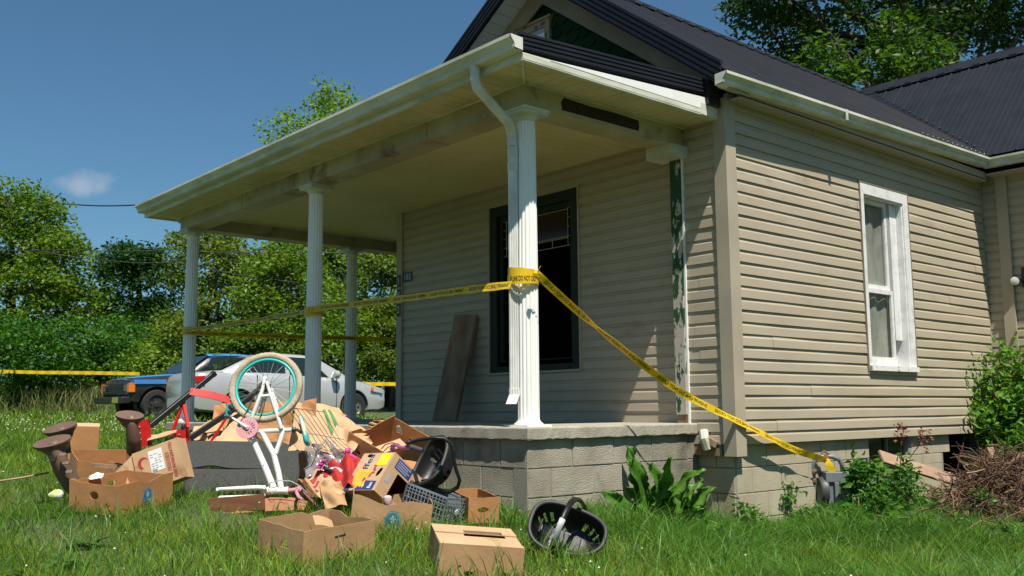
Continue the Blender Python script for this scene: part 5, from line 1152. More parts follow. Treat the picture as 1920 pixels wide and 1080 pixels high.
STICK_Y = mat('sticker_yellow', (.82, .66, .02), .5); PAPER = mat('paper_white', (.72, .72, .70), .7); PRINT_BLK = mat('print_black', (.02, .02, .02), .7); GREENP = mat('print_green', (.05, .22, .06), .7)
gbx = 'cardboard boxes thrown out on the lawn'
def cbox(key, label, m=CARD, top=None, holes=None, mats=None, seed=0, bottom=True, lid=False, flaps=(), th=.0045):
    """four walls and a bottom; top[side] gives the wall's top edge, holes[side] its openings; sides: f b l r"""
    O, (X, Y, Z), (w, d, h) = V(BOX[key][0]), [V(a) for a in BOX[key][1]], BOX[key][2]
    r = random.Random(seed); t = thing('cardboard_box', label, 'box', O+(X*w+Y*d)/2, gbx); top = top or {}; holes = holes or {}
    def edge(L_, key_):
        pts = top.get(key_); e = [(u*L_, h+dz) for u, dz in pts] if pts else [(L_*i/6, h+r.uniform(-.003, .003)) for i in range(7)]
        return [(0, 0), (L_, 0)] + e[::-1]
    mb = MB(); bow = lambda: r.uniform(-.004, .004)
    mb.plate(edge(w, 'f'), holes.get('f', []), -th, O, X, Z)
    mb.plate(edge(w, 'b'), holes.get('b', []), -th, O+Y*(d-th), X, Z)
    mb.plate(edge(d-2*th-.001, 'l'), holes.get('l', []), th, O+Y*(th+.0003), Y, Z)
    mb.plate(edge(d-2*th-.001, 'r'), holes.get('r', []), -th, O+X*w+Y*(th+.0003), Y, Z)
    if bottom: mb.plate(rect(th, w-th, th, d-th), [], th, O+Z*.002, X, Y)
    # doubled rim strip inside, like a folded tray wall
    o = mb.build('box_wall', [m], t)
    # pale exposed rim
    e = MB()
    for (p0, a, L_, kk) in ((O, X, w, 'f'), (O+Y*(d-th), X, w, 'b'), (O, Y, d, 'l'), (O+X*(w-th), Y, d, 'r')):
        if top.get(kk) or lid: continue
    for i, (f, mm) in enumerate(flaps): f(O, X, Y, Z, w, d, h, t, mm)
    return t, O, X, Y, Z, w, d, h
def emblem(t, O, U, W, N, cx, cy, a, b, m, word='Chiquita'):
    """oval fruit label: coloured oval, thin pale ring, figure-like pale blot, word along the bottom"""
    mb = MB(); mb.plate(oval(cx, cy, a, b, 28), [], .0007, O+N*.0004, U, W, 0)
    if U.cross(W).dot(N) < 0: pass
    q = O+N*.0019
    mb.plate(oval(cx, cy, a*.90, b*.90, 28), [oval(cx, cy, a*.86, b*.86, 28)[::-1]], .0004, q, U, W, 1)
    mb.text(word, b*.40, lambda x, y: q+N*.0006+U*(cx+x)+W*(cy-b*.42+y+ (x*x)*2.0), 1, width=a*1.5)
    for px_, py_, pa, pb in ((0, .45, .12, .1), (.05, .22, .2, .12), (-.2, .3, .14, .05), (.28, .28, .13, .045), (0, .02, .26, .1)): mb.plate(oval(cx+px_*a, cy+py_*b, pa*a, pb*b, 10), [], .0004, q, U, W, 1)
    mb.build('printed_emblem', [m, mat('print_pale', (.42, .42, .34), .7) if 'print_pale' not in bpy.data.materials else bpy.data.materials['print_pale']], t)
wavy = [(0, 0), (.14, -.004), (.26, -.012), (.34, -.038), (.42, -.05), (.58, -.052), (.66, -.04), (.74, -.014), (.86, -.002), (1, 0)]
ragged = [(0, 0), (.12, .003), (.25, -.004), (.4, .002), (.55, -.006), (.6, .001), (.8, -.003), (1, 0)]
b = BOX['b1'][2]
t, O, X, Y, Z, w, d, h = cbox('b1', 'open cardboard tray with oval hand holes, nearest the camera left of the closed box', CARD, {'r': [(0, 0), (.2, .002), (.45, -.012), (.6, -.02), (.75, .004), (1, .0)], 'b': [(0, 0), (.6, .004), (.7, -.014), (.85, .0), (1, 0)]},
     {'l': [dhole(.16, .115, .075, .045), oval(.31, .07, .02, .03)], 'f': [oval(.05, .035, .014, .024), oval(.30, .05, .017, .024, rot=-.3), oval(.17, .02, .02, .02)]}, seed=1)
MB().box((0, 0, 0), (.07, .0015, .006), 0, Matrix.Translation(O+X*.20-Y*.0022+Z*.145) @ Matrix((X, Y, Z)).transposed().to_4x4() @ Matrix.Rotation(-.06, 4, 'Y')).build('slit', PRINT_BLK, t)
MB().sheet(lambda u, v: O+X*(w*.62+.12*u)+Y*(d*.80-.02*u)+Z*(h*.98-.04*u*u-.08*v*.6)-Y*(.03*v), 8, 4, .003).build('torn_flap', CARDL, t)
t, O, X, Y, Z, w, d, h = cbox('b2', 'closed upturned cardboard box with a dark slot, nearest the camera', CARD, {k: [(0, 0), (1, 0)] for k in 'fblr'}, {'l': [oval(.12, .08, .012, .028)], 'f': [oval(.16, .02, .028, .014), oval(.35, .02, .025, .018)]}, seed=2, bottom=False)
# two flaps meet over the top, leaving a slot between them
mb = MB(); fl_ = lambda y0_, y1_, x0_, x1_, dz: mb.plate([(x0_, y0_), (x1_, y0_), (x1_-.002, y1_), (x0_, y1_)], [], .0045, O+Z*(h+dz), X, Y)
fl_(0, .19, .002, w-.002, .001); fl_(.155, .163, .0, .0001, 0) if False else None
mb.plate([(.0, .30), (w, .30), (w, d), (0, d)], [], .0045, O+Z*(h+.001), X, Y)
mb.plate([(.0, .19+.001), (.15, .191), (.155, .299), (0, .299)], [], .0045, O+Z*(h+.001), X, Y); mb.plate([(.37, .191), (w, .191), (w, .299), (.375, .299)], [], .0045, O+Z*(h+.001), X, Y)
mb.plate([(-.002, .235), (w+.002, .235), (w+.002, d+.002), (-.002, d+.002)], [rect(.155, .36, .24, .30)], .0045, O+Z*(h+.0075), X, Y)
mb.build('box_flap', CARDL, t)
t, O, X, Y, Z, w, d, h = cbox('b3', 'wavy rimmed cardboard tray with teal oval emblem in front of the banana box', CARD, {'f': [(0, .012), (.08, .01), (.2, -.006), (.32, -.028), (.42, -.04), (.5, -.034), (.62, -.012), (.74, -.002), (1, -.012)], 'b': [(0, .01), (.3, .0), (.5, -.03), (.7, -.012), (1, 0)]},
     {'f': [], 'l': [oval(.1, .09, .012, .03)]}, seed=3)
emblem(t, O, X, Z, -Y, .255, .085, .052, .07, BL_TEAL)
t, O, X, Y, Z, w, d, h = cbox('b4', 'open cardboard tray with blue oval emblem at the left of the heap', CARDO, {'f': [(0, 0), (.2, .004), (.38, .01), (.48, -.012), (.56, -.016), (.68, .0), (.8, .018), (1, .022)], 'l': [(0, 0), (.5, -.004), (.8, .002), (1, .014)]},
     {'l': [[(.13, .165), (.10, .15), (.105, .13), (.14, .10), (.175, .13), (.185, .15), (.16, .168), (.145, .155)][::-1] if False else oval(.20, .125, .042, .028), oval(.07, .06, .018, .026), oval(.36, .07, .016, .036)], 'b': [oval(.36, .13, .04, .024)]}, seed=4)
emblem(t, O, X, Z, -Y, .275, .095, .045, .06, BL_BLUE)
MB().beam(O+X*.003-Y*.001, O+X*.003-Y*.001+Z*(h*.9), .006, .002).build('printed_edge', BL_BLUE, t)
cbox('b5', 'shallow cardboard box half hidden behind the tray with the blue emblem', CARDO, {'f': wavy}, {}, seed=5)
t, O, X, Y, Z, w, d, h = cbox('b6', 'small cardboard box standing on end behind the brown flared posts', CARDO, {}, {'f': [oval(.10, .352, .018, .007), rect(.175, .19, .204, .25)]}, seed=6)
MB().sheet(lambda u, v: O+X*(w*u)+Y*(d*v*.5)+Z*(h+.02*v+.006), 4, 4, .004).build('box_flap', CARDL, t)
t, O, X, Y, Z, w, d, h = cbox('b7', 'tipped cardboard box printed KEEP REFRIGERATED with a white label', CARDL, {}, {'f': [[(.13, .0+.002), (.19, .002), (.19, .035), (.205, .06), (.19, .085), (.165, .07), (.155, .04), (.135, .03)]]}, seed=7)
mb = MB(); mb.plate(rect(.125, .235, .11, .27), [], .0008, O-Y*.0012, X, Z); 
mb.build('paper_label', PAPER, t)
mb = MB(); r = random.Random(3)
for i in range(7):
    for j in range(3): 
        if r.random() < .75: mb.plate(rect(.135+.032*j, .135+.032*j+r.uniform(.012, .028), .135+i*.017, .138+i*.017), [], .0004, O-Y*.0026, X, Z)
for i in range(9): mb.plate(rect(.225-.0+i*.0, .2251, .1, .1001), [], .0002, O-Y*.002, X, Z) if False else mb.plate(rect(.134+i*.0045, .1365+i*.0045, .113, .128), [], .0004, O-Y*.0026, X, Z)
mb.build('label_print', PRINT_BLK, t)
mb = MB()
mb.text('KEEP REFRIGERATED', .036, lambda x, y: O-Y*.0016+X*(.305-y)+Z*(.155+x), 0, width=.26)
mb.build('printed_warning', PRINT_RED, t); mb = MB(); mb.text('FROZEN', .032, lambda x, y: O-Y*.0016+X*(.045-y)+Z*(.09+x), 0, width=.12)
for i in range(3): mb.text('PERISHABLE', .012, lambda x, y: O-Y*.0016+X*(.278-.011*i-y)+Z*(.15+x), 0, width=.14)
mb.build('printed_lettering', PRINT_RED, t); mb = MB(); cx, cy = .075, .20; out = [(cx+.045*math.cos(a), cy+.045*math.sin(a)) for a in [R(q) for q in range(20, 251, 20)]]; inn = [(cx+.014+.034*math.cos(a), cy-.006+.036*math.sin(a)) for a in [R(q) for q in range(240, 29, -20)]]
mb.plate(out+inn, [], .0004, O-Y*.0014, X, Z); mb.build('printed_crescent', PRINT_RED, t)
MB().sheet(lambda u, v: O+Z*(h*(1-v)*.95+.01)-X*(.005+.17*u)-Y*(-.02+.03*u)+Z*(-.10*u-.06*u*v), 6, 6, .004).build('box_flap', CARDL, t)
t, O, X, Y, Z, w, d, h = cbox('b8', 'open cardboard tray tipped against the porch behind the banana box', CARDO, {'b': [(0, 0), (.25, -.002), (.32, -.03), (.45, -.034), (.6, -.01), (1, .02)]}, {'r': [[(.25, .12), (.31, .11), (.33, .15), (.30, .175), (.27, .16)], oval(.17, .10, .014, .018)], 'l': [oval(.25, .1, .03, .02), oval(.1, .08, .02, .03)]}, seed=8)
MB().sheet(lambda u, v: O+X*(w*(.3+.6*u))+Y*(d*(.15+.5*v))+Z*(.05+.05*v), 4, 4, .004).build('inner_flap', CARDL, t)
# banana box
t = None
O, (X, Y, Z), (w, d, h) = V(BOX['b9'][0]), [V(a) for a in BOX['b9'][1]], BOX['b9'][2]
t = thing('cardboard_box', 'banana box with yellow sticker and printed bananas tipped in front of the black seat shell', 'box', O+(X*w+Y*d)/2, gbx)
N = X.cross(Z)  # face A spanned by X and Z ; outward is toward the viewer
fN = -Y if (-Y).dot(CAM-O) > 0 else Y
mb = MB(); th = .004
mb.plate(rect(0, w, 0, h), [oval(w*.83, h*.48, .020, .036, rot=-.35), oval(w*.25, h*.93, .03, .014)], -th, O, X, Z)
mb.plate(rect(0, d, 0, h), [], th, O, Y, Z)
mb.plate(rect(0, w, 0, d), [], th, O, X, Y)
mb.plate(rect(0, w, 0, d), [], th, O+Z*(h-th), X, Y)
mb.plate(rect(0, w, 0, h), [], th, O+Y*d, X, Z)
# open side (x = w): border flaps round a dark opening
mb.plate(rect(th, d-th, th, h-th), [rect(.10, d-.06, .035, h-.10)], th, O+X*(w-th), Y, Z)
mb.build('box_wall', CARDL, t)
yq = lambda dd: O - Y*dd
def Ap(u, v, dd=.0012): return yq(dd)+X*u+Z*v
mb = MB(); mb.plate(rect(w*.62, w*.93, h*.66, h*.97), [], .0006, Ap(0, 0), X, Z); mb.build('yellow_sticker', STICK_Y, t)
mb = MB(); mb.text('Yellow', .016, lambda x, y: Ap(w*.78-y, h*.82+x, .0022)) if False else None
mb.text('ffes', .085, lambda x, y: Ap(w*.33-y*.95, h*.76+x, .0016), 0, width=.125); mb.plate([(w*.30, .004), (w*.92, .004), (w*.92, h*.24), (w*.5, h*.26), (w*.46, h*.12)], [], .0005, Ap(0, 0), X, Z)
mb.plate(rect(0, .06, 0, .05), [], .0005, Ap(0, 0), X, Z); mb.build('navy_print', PRINT_NAVY, t)
mb = MB(); mb.text('Ban', .05, lambda x, y: Ap(w*.78-y*.9, h*.13+x*.0+.0, .0024) + Z*(x*.8), 0, width=.055); mb.build('white_print', PAPER, t)
mb = MB()
for i in range(5):
    a0 = .10+.17*i; pts = []
    cxx, cyy, R1, R2 = w*.26+.010*i, h*.34-.004*i, .062+.0, .048
    for q in range(9): a = R(95+q*20); pts.append((cxx+.017*i+R1*.62*math.cos(a)*(1-.05*i), cyy+R1*1.15*math.sin(a)))
    for q in range(8, -1, -1): a = R(95+q*20); pts.append((cxx+.017*i+.012+R2*.52*math.cos(a), cyy+R2*1.12*math.sin(a)))
    mb.plate(pts, [], .0005+.0003*i, Ap(0, 0, .0018), X, Z)
mb.build('banana_print', PRINT_YEL, t)
mb = MB(); mb.plate(oval(w*.50, h*.28, .014, .016), [], .0005, Ap(0, 0, .0036), X, Z); mb.build('plum_print', mat('print_plum', (.2, .05, .13), .7), t)
mb = MB()
for i, (a_, b_) in enumerate(((w*.62, h*.62), (w*.66, h*.5), (w*.60, h*.42))): mb.text('elsdoe'[i*2:i*2+2], .045, lambda x, y: Ap(a_-y, b_+x, .0022), 0)
mb.build('red_handwriting', PRINT_RED, t)
Xq = O+X*(w+.0012)
mb = MB(); mb.plate(rect(.05, .20, h-.085, h-.012), [], .0006, Xq, Y, Z); mb.build('navy_label', PRINT_NAVY, t)
mb = MB(); 
for i in range(4): mb.plate(rect(.06, .185-.02*(i % 2), h-.03-i*.015, h-.024-i*.015), [], .0004, Xq+X*.0012, Y, Z)
mb.plate(rect(.06, .068, h-.20, h-.14), [], .0004, Xq, Y, Z); mb.plate(rect(.03, .055, h-.20, h-.14), [], .0004, Xq, Y, Z); mb.build('small_print', mat('print_grey', (.35, .36, .42), .7), t)
cbox('b10', 'orange brown cardboard box beside the grey milk crate at the porch corner', CARDO, {}, {'f': [oval(.10, .085, .038, .017)], 'r': [oval(.05, .04, .012, .012)]}, seed=10)
# ------------------------------------------------------------------ milk crate
O, (X, Y, Z), (w, d, h) = V(BOX['crate'][0]), [V(a) for a in BOX['crate'][1]], BOX['crate'][2]; h = .19; O = O - Z*.03
t = thing('milk_crate', 'grey plastic milk crate with diamond lattice sides in front of the banana box', 'crate', O+(X*w+Y*d)/2)
GRY = mat('crate_grey', (.20, .23, .25), .45, col2=(.15, .17, .19), nscale=8)
mb = MB(); mb.plate(rect(0, w, 0, d), [rect(.012, w-.012, .012, d-.012)[::-1]], .012, O+Z*(h-.012), X, Y); mb.plate(rect(0, w, 0, d), [rect(.03, w-.03, .03, d-.03)[::-1]], .008, O, X, Y)
for (p0, a, L_) in ((O, X, w), (O+Y*d, X, w), (O, Y, d), (O+X*w, Y, d)):
    for u in (0, L_): mb.beam(p0+a*u, p0+a*u+Z*(h-.012), .012, .012)
    n = int(L_/.028)
    for i in range(1, n): mb.beam(p0+a*(L_*i/n)+Z*.0, p0+a*(L_*i/n)+Z*(h-.012), .0035, .006)
    for z_ in (.035, .07, .105, .14, .16): mb.beam(p0+Z*z_, p0+a*L_+Z*z_, .005, .004)
for i in range(-6, 12):
    u0, z0_, u1, z1_ = i*.03, .012, i*.03+.12, .13
    for s_ in (1, -1):
        a, b = (u0, u1) if s_ == 1 else (u1, u0)
        if 0 < a < w and 0 < b < w: mb.beam(O+X*a+Z*z0_-Y*.002, O+X*b+Z*z1_-Y*.002, .004, .005)
for i in range(10): mb.beam(O+X*(w*(i+.5)/10)+Z*.006, O+X*(w*(i+.5)/10)+Y*d+Z*.006, .004, .004)
mb.build('crate_body', GRY, t)
MB().plate(rect(.006, w-.006, .0, .05), [], -.004, O+Y*(d-.006)+Z*(h-.062), X, Z).plate(rect(.01, d-.01, 0, .075), [], .004, O+X*(w-.01)+Z*(h-.088), Y, Z).build('crate_panel', GRY, t)
MB().lathe(O+X*(w*.5)-Y*.006+Z*.10, -Y, [(.022, 0), (.022, .006), (.010, .008)], 14).build('crate_boss', mat('boss_pale', (.5, .5, .48), .5), t)
# ------------------------------------------------------------------ dark board, wood panels
O, (X, Y, Z), (w, d, h) = V(BOX['board'][0]), [V(a) for a in BOX['board'][1]], BOX['board'][2]
FIB = mat('grey_fibre_board', (.055, .058, .055), .95, col2=(.035, .037, .036), nscale=60, bump=.6, bscale=200, third=((.12, .12, .11), 90, .68, .75))
mb = MB(); mb.sheet(lambda u, v: O+X*(w*u)+Z*(h*v*.485)+Y*(.006*math.sin(u*5)), 24, 4, .012).sheet(lambda u, v: O+X*(w*u+.012*(1-v))+Z*(h*(.47+.53*v)+(.012*math.exp(-((u-.2)/.11)**2))*(1-v))+Y*(-.004-.02*math.exp(-((u-.2)/.11)**2)*(1-v)), 24, 4, .012)
tag(mb.build('fibre_board', FIB), 'charcoal grey folded fibre board propped behind the white bicycle frame', 'board')
O, (X, Y, Z), (w, d, h) = V(BOX['panel'][0]), [V(a) for a in BOX['panel'][1]], BOX['panel'][2]
WPN = mat('reddish_wood', (.22, .085, .04), .6, col2=(.15, .055, .028), nscale=7, stretch=(.5, .5, 4)); WPE = mat('pale_wood_edge', (.42, .28, .15), .8)
mb = MB(); mb.beam(O+Z*.05, O+X*(w*.62)+Z*.048, .018, .105).box((0, 0, 0), (.006, .016, .1), 1, Matrix.Translation(O-X*.007+Y*.0-Z*.001) @ Matrix((X, Y, Z)).transposed().to_4x4())
A0 = at(395, 966, 6.62); mb2 = MB(); mb2.sheet(lambda u, v: at(420+150*u, 966-8*u-2*math.sin(u*3)-(30*u*(1-u)*2.0+14*u)*v, 6.52+.04*u)+V((0, 0, .0))+FH*(.12*v), 12, 3, .014)
tag(mb.build('wooden_board', [WPN, WPE]), 'reddish wood panel on edge under the white bicycle fork', 'panel'); tag(mb2.build('wooden_board', [mat('orange_veneer', (.36, .17, .08), .6, col2=(.26, .11, .05), nscale=5)]), 'curved orange brown veneer strip lying in front of the reddish panel', 'panel')
# ------------------------------------------------------------------ white bicycle, rear wheel up
BW = mat('bike_white', (.74, .73, .70), .35, col2=(.55, .54, .5), nscale=14, lo=.55, hi=.75, third=((.12, .42, .42), 9, .66, .68), coat=.3)
PINK = mat('bike_pink', (.62, .27, .33), .4, col2=(.5, .2, .26), nscale=12); TEAL = mat('teal_plastic', (.02, .42, .38), .35); TEALD = mat('teal_pedal', (.03, .22, .22), .4)
RUST = mat('rusty_steel', (.16, .075, .04), .7, col2=(.05, .04, .035), nscale=30, metal=.5); STEEL = mat('dull_steel', (.45, .45, .44), .35, metal=.9)
TYR = mat('dirty_cream_tyre', (.48, .40, .30), .9, col2=(.30, .23, .16), nscale=9, bump=.4, bscale=60); MAG = mat('magenta_plastic', (.50, .05, .24), .35)
def sBk(py): return 6.66 + (925-py)*.00125
bU = RH; bV = (V((0, 0, 1))*math.cos(R(18)) + FH*math.sin(R(18))).normalized(); bN = bU.cross(bV).normalized()
if bN.dot(CAM-at(500, 800, 6.8)) < 0: bN = -bN
def bp(px, py, off=0.): return at(px, py, sBk(py)) + bN*off
bk = thing('bicycle', 'white child bicycle standing on its fork with teal rimmed rear wheel up', 'bicycle', bp(505, 930))
Wc = bp(498.5, 726, 0.); WR = .262
whl = MB()
def ring(c, R_, r_, n=56, m=10, sq=1.0, mi=0, knob=0):
    vs = []
    for i in range(n):
        a = 2*math.pi*i/n; d = bU*math.cos(a)+bV*math.sin(a)
        for j in range(m):
            t = 2*math.pi*j/m; rr = r_*(1+(knob if (i+j) % 2 and math.cos(t) > .1 else 0)); vs.append(c+d*(R_+rr*math.cos(t))+bN*(rr*sq*math.sin(t)))
    return vs, [(i*m+j, i*m+(j+1) % m, ((i+1) % n)*m+(j+1) % m, ((i+1) % n)*m+j) for i in range(n) for j in range(m)]
wo2 = MB().add(*ring(Wc, WR-.022, .023, 112, 12, knob=.25)).build('tyre', TYR, bk, smooth='all')
MB().add(*ring(Wc, WR-.052, .012, 64, 8, 1.3)).build('rim', TEAL, wo2, smooth='all')
sp = MB()
for i in range(32):
    a = 2*math.pi*i/32; h = a+(.35 if i % 4 < 2 else -.35); sg = 1 if i % 2 else -1
    sp.tube([Wc+bN*(sg*.03)+(bU*math.cos(h)+bV*math.sin(h))*.022, Wc+(bU*math.cos(a)+bV*math.sin(a))*(WR-.064)], .0013, 4)
sp.build('spokes', STEEL, wo2); MB().lathe(Wc-bN*.05, bN, [(.008, 0), (.012, .012), (.026, .016), (.026, .022), (.014, .03), (.014, .07), (.026, .078), (.026, .084), (.008, .09), (.006, .12)], 18).build('hub', RUST, wo2, smooth=True)
MB().add(*(lambda q: (q[0], q[1]))(ring(Wc+bN*.045, .03, .006, 24, 6))).build('cog', RUST, wo2)
fr_ = MB()
drop1 = bp(500, 714, .06); drop2 = bp(500, 714, -.06); BB = bp(474, 812, 0); ST = bp(540, 806, 0)
fr_.tube([drop1, bp(496, 735, .058), bp(475, 787, .045), bp(472, 806, .02)], [.010, .013, .014, .014], 12).tube([bp(505, 722, -.055), bp(517, 762, -.05), bp(529, 805, -.02)], [.011, .013, .014], 12)
fr_.tube([bp(497, 722, -.055), bp(478, 785, -.04), bp(473, 806, -.02)], [.010, .012, .013], 12).tube([bp(503, 720, .058), bp(516, 762, .05), bp(529, 805, .02)], [.011, .013, .014], 12)
fr_.tube([bp(492, 748, .055), bp(509, 746, .055)], .011, 8).tube([bp(492, 748, .055), bp(496, 747, 0), bp(492, 748, -.05)], .008, 8)
fr_.tube([bp(482, 809), bp(547, 806)], .0165, 14)
fr_.tube([bp(490, 809), bp(513, 851), bp(522, 885), bp(527, 915)], [.019, .020, .0205, .021], 14).tube([bp(532, 807), bp(517, 851)], .0165, 12)
fr_.tube([bp(471, 818), bp(480, 838), bp(497, 876), bp(513, 915)], [.021, .022, .0235, .024], 14)
fr_.tube([bp(504, 920), bp(541, 920)], .0235, 16).tube([bp(502, 920), bp(506, 920)], .028, 16).tube([bp(537, 920), bp(541, 920)], .028, 16)
for q in (drop1, drop2): fr_.lathe(q-bN*.003, bN, [(.013, 0), (.015, .003), (.013, .006)], 14)
fr_.lathe(BB-bN*.034, bN, [(.024, 0), (.024, .068)], 16)
fr_.build('frame', BW, bk, smooth=True)
fk = MB()
fk.tube([bp(503, 920), bp(496, 918, .05), bp(486, 917.5, .055), bp(414, 920.5, .05)], [.014, .016, .0165, .012], 12).tube([bp(503, 921), bp(498, 926, -.05), bp(488, 928, -.055), bp(410, 930, -.05)], [.014, .017, .018, .013], 12).tube([bp(498, 917, .055), bp(500, 927, -.055)], .015, 10)
fk.lathe(bp(409, 930, -.056), bN, [(.014, 0), (.014, .006)], 10).lathe(bp(412, 920.5, .045), bN, [(.012, 0), (.012, .006)], 10); fk.build('fork', BW, bk, smooth=True)
cn = bp(467.5, 806.7, .055); ch = MB(); hl = [oval(.043*math.cos(a), .043*math.sin(a), .0145, .0048, 8, rot=a) for a in [2*math.pi*i/16 for i in range(16)]]
out = []
for i in range(72): a = 2*math.pi*i/72; q = .075+(.0035 if i % 2 else 0); out.append((q*math.cos(a), q*math.sin(a)))
ch.plate(out, hl, .004, cn, bU, bV); ch.lathe(cn+bN*.003, bN, [(.016, 0), (.016, .012), (.008, .014)], 14); ch.build('chainring', PINK, bk)
ck = MB(); ck.tube([cn+bN*.014, bp(440, 789, .07)], [.011, .008], 8); ck.tube([cn-bN*.13, bp(489, 826, -.07)], [.011, .008], 8); ck.build('crank_arm', BW, bk, smooth=True)
pd = MB(); pc = bp(435, 779, .10)
for dx in (-.020, 0, .020): pd.beam(pc+bU*dx*0+bN*dx*1.3+bV*.042, pc+bN*dx*1.3-bV*.042, .012, .018)
for dv in (-.04, 0, .04): pd.beam(pc+bV*dv-bN*.032, pc+bV*dv+bN*.032, .03, .014)
rough_edges(pd.build('pedal', TEALD, bk), .002)
def chain(a, b, name='chain'):
    m = MB(); n = int((b-a).length/.0127); d = (b-a).normalized()
    for i in range(n): c = a+d*(i+.5)*.0127+V((0, 0, -.012*math.sin(math.pi*i/n))); m.beam(c-d*.0048, c+d*.0048, .006 if i % 2 else .009, .0085, up=bN)
    return m
cm_ = chain(Wc+bN*.045+bp(490, 720, 0)-bp(498, 724, 0), bp(452, 800, .052)); n0 = chain(Wc+bN*.045+bp(506, 728, 0)-bp(498, 724, 0), bp(487, 800, .052)); cm_.add(n0.v, n0.f); cm_.build('chain', RUST, bk)
sd_ = MB(); S0, S1 = bp(562, 777, .0), bp(578, 838, .02)
def sadf(u, v):
    t = v; c = S0.lerp(S1, t) + (-bU)*(-.006*math.sin(t*3.1)); wdt = .010+.026*math.sin(min(1, t*.85+.12)*math.pi*.62)**1.6; a = u*2*math.pi
    e = (1-(2*t-1)**8)**.5 if 0 < t < 1 else .15
    return c + bN*(wdt*1.6*math.cos(a)*e) + bU*(.020*math.sin(a)*e*(.8+.5*t))
sd_.grid(sadf, 16, 18, closed_u=True); sad = sd_.build('saddle', mat('saddle_vinyl', (.03, .38, .38), .35, col2=(.62, .60, .40), nscale=7, lo=.46, hi=.56), bk, smooth='all')
MB().tube([bp(547, 806), bp(558, 806), bp(566, 812)], [.012, .011, .01], 10).lathe(bp(551, 806), bU, [(.02, -.006), (.022, 0), (.02, .012)], 12).tube([bp(561, 795, .02), bp(572, 825, .02)], .004, 6).tube([bp(561, 795, -.02), bp(572, 825, -.02)], .004, 6).build('seat_clamp', mat('black_clamp', (.03, .03, .03), .4), sad)
stm = MB(); stm.tube([bp(541, 920), bp(550, 919), bp(562, 918)], [.015, .016, .019], 12).lathe(bp(562, 918)-bN*.03, bN, [(.02, 0), (.02, .06)], 12)
stm.tube([bp(562, 918), bp(560, 922, .06), bp(563, 932, .12), bp(570, 943, .18), bp(581, 953, .26)], .0115, 10).tube([bp(562, 918), bp(566, 922, -.06), bp(576, 930, -.12), bp(590, 944, -.16), bp(602, 948, -.18)], .0115, 10)
stm.build('handlebar', PINK, bk, smooth=True)
MB().tube([bp(602, 946, -.16), bp(617, 937, -.20)], [.016, .018], 12).build('grip', mat('mint_grip', (.14, .40, .30), .5), bk, smooth=True)
MB().tube([bp(595, 944, -.15), bp(601, 940, -.14), bp(603, 930, -.12), bp(600, 925, -.1)], [.006, .006, .005, .006], 6).build('brake_lever', BW, bk, smooth=True)
MB().tube([bp(507, 922, .05), bp(512, 911, .09), bp(530, 907, .1), bp(552, 909, .1), bp(568, 917, .08), bp(578, 928, .05)], .0035, 6).tube([bp(507, 922, .05), bp(515, 930, .07), bp(520, 922, .05)], .0025, 5).build('brake_cable', mat('cable_grey', (.4, .4, .38), .4), bk, smooth=True)
MB().tube([bp(468, 937, .03), bp(480, 934, .03), bp(495, 936, .03), bp(482, 939, .03), bp(470, 939, .03)], .006, 6).lathe(bp(469, 938, .02), bN, [(.010, 0), (.013, .01), (.008, .02)], 8).build('brake_caliper', STEEL, bk, smooth=True)
# ------------------------------------------------------------------ red and black stand
RP = mat('red_paint', (.56, .018, .015), .5, col2=(.40, .012, .010), nscale=8, spec=.25); BP_ = mat('satin_black', (.014, .014, .015), .42)
sd2 = thing('metal_stand', 'red and black metal stand with two sloping square bars left of the bicycle', 'stand', at(330, 830, 7.6))
mb = MB(); mb.beam(at(281, 799, 7.75), at(362, 733, 8.05), .044, .044, ch=.004).beam(at(361, 734, 8.05), at(402, 700, 8.2), .042, .042, ch=.004).lathe(at(402, 700, 8.2), (at(402, 700, 8.2)-at(362, 733, 8.05)).normalized(), [(.030, -.03), (.031, .0), (.028, .008)], 4)
rough_edges(mb.build('square_bar', BP_, sd2))
mb = MB(); mb.beam(at(356, 822, 7.95), at(440, 766, 8.15), .048, .048, ch=.004).beam(at(440, 766, 8.15), at(496, 722, 8.3), .044, .044, ch=.004); rough_edges(mb.build('square_bar', BP_, sd2))
mb = MB(); mb.sheet(lambda u, v: at(355+80*u, 734+21*u-4*math.sin(u*2.6), 8.0+.1*u)+FH*(-.0)+V((0, 0, .058*(v-.5)))+FH*(.03*v), 14, 3, .008); mb.build('red_plate', RP, sd2)
for a, b in (((346, 748), (320, 818)), ((343, 750), (353, 802)), ((428, 778), (393, 832)), ): MB().beam(at(*a, 8.0 if a[0] < 400 else 8.1), at(*b, 7.85 if a[0] < 400 else 8.0), .024, .018).build('brace', RP, sd2)
for (px, py, s_, hh) in ((270, 812, 7.6, .21), (344, 826, 7.9, .19)):
    c = at(px, py, s_); Mq = Matrix.Translation(c) @ Matrix(((RH.x, FH.x, 0, 0), (RH.y, FH.y, 0, 0), (0, 0, 1, 0), (0, 0, 0, 1))) @ Matrix.Rotation(R(-8), 4, 'Y')
    mb = MB().box((-.045, -.03, -hh/2), (.045, -.024, hh/2), 0, Mq).box((-.045, .024, -hh/2), (.045, .03, hh/2), 0, Mq).box((-.045, -.024, -hh/2), (-.039, .024, hh/2), 0, Mq).box((.039, -.024, -hh/2), (.045, .024, hh/2), 0, Mq).box((-.07, -.022, -.05), (-.046, .022, .04), 0, Mq)
    br = mb.build('bracket', RP, sd2); m2 = MB()
    for z in (-.05, .0, .05): m2.lathe(Mq @ V((-.02, -.03, z)), Mq.to_3x3() @ V((0, -1, 0)), [(.009, 0), (.009, .006), (.004, .008)], 8)
    m2.build('bolt', STEEL, br)
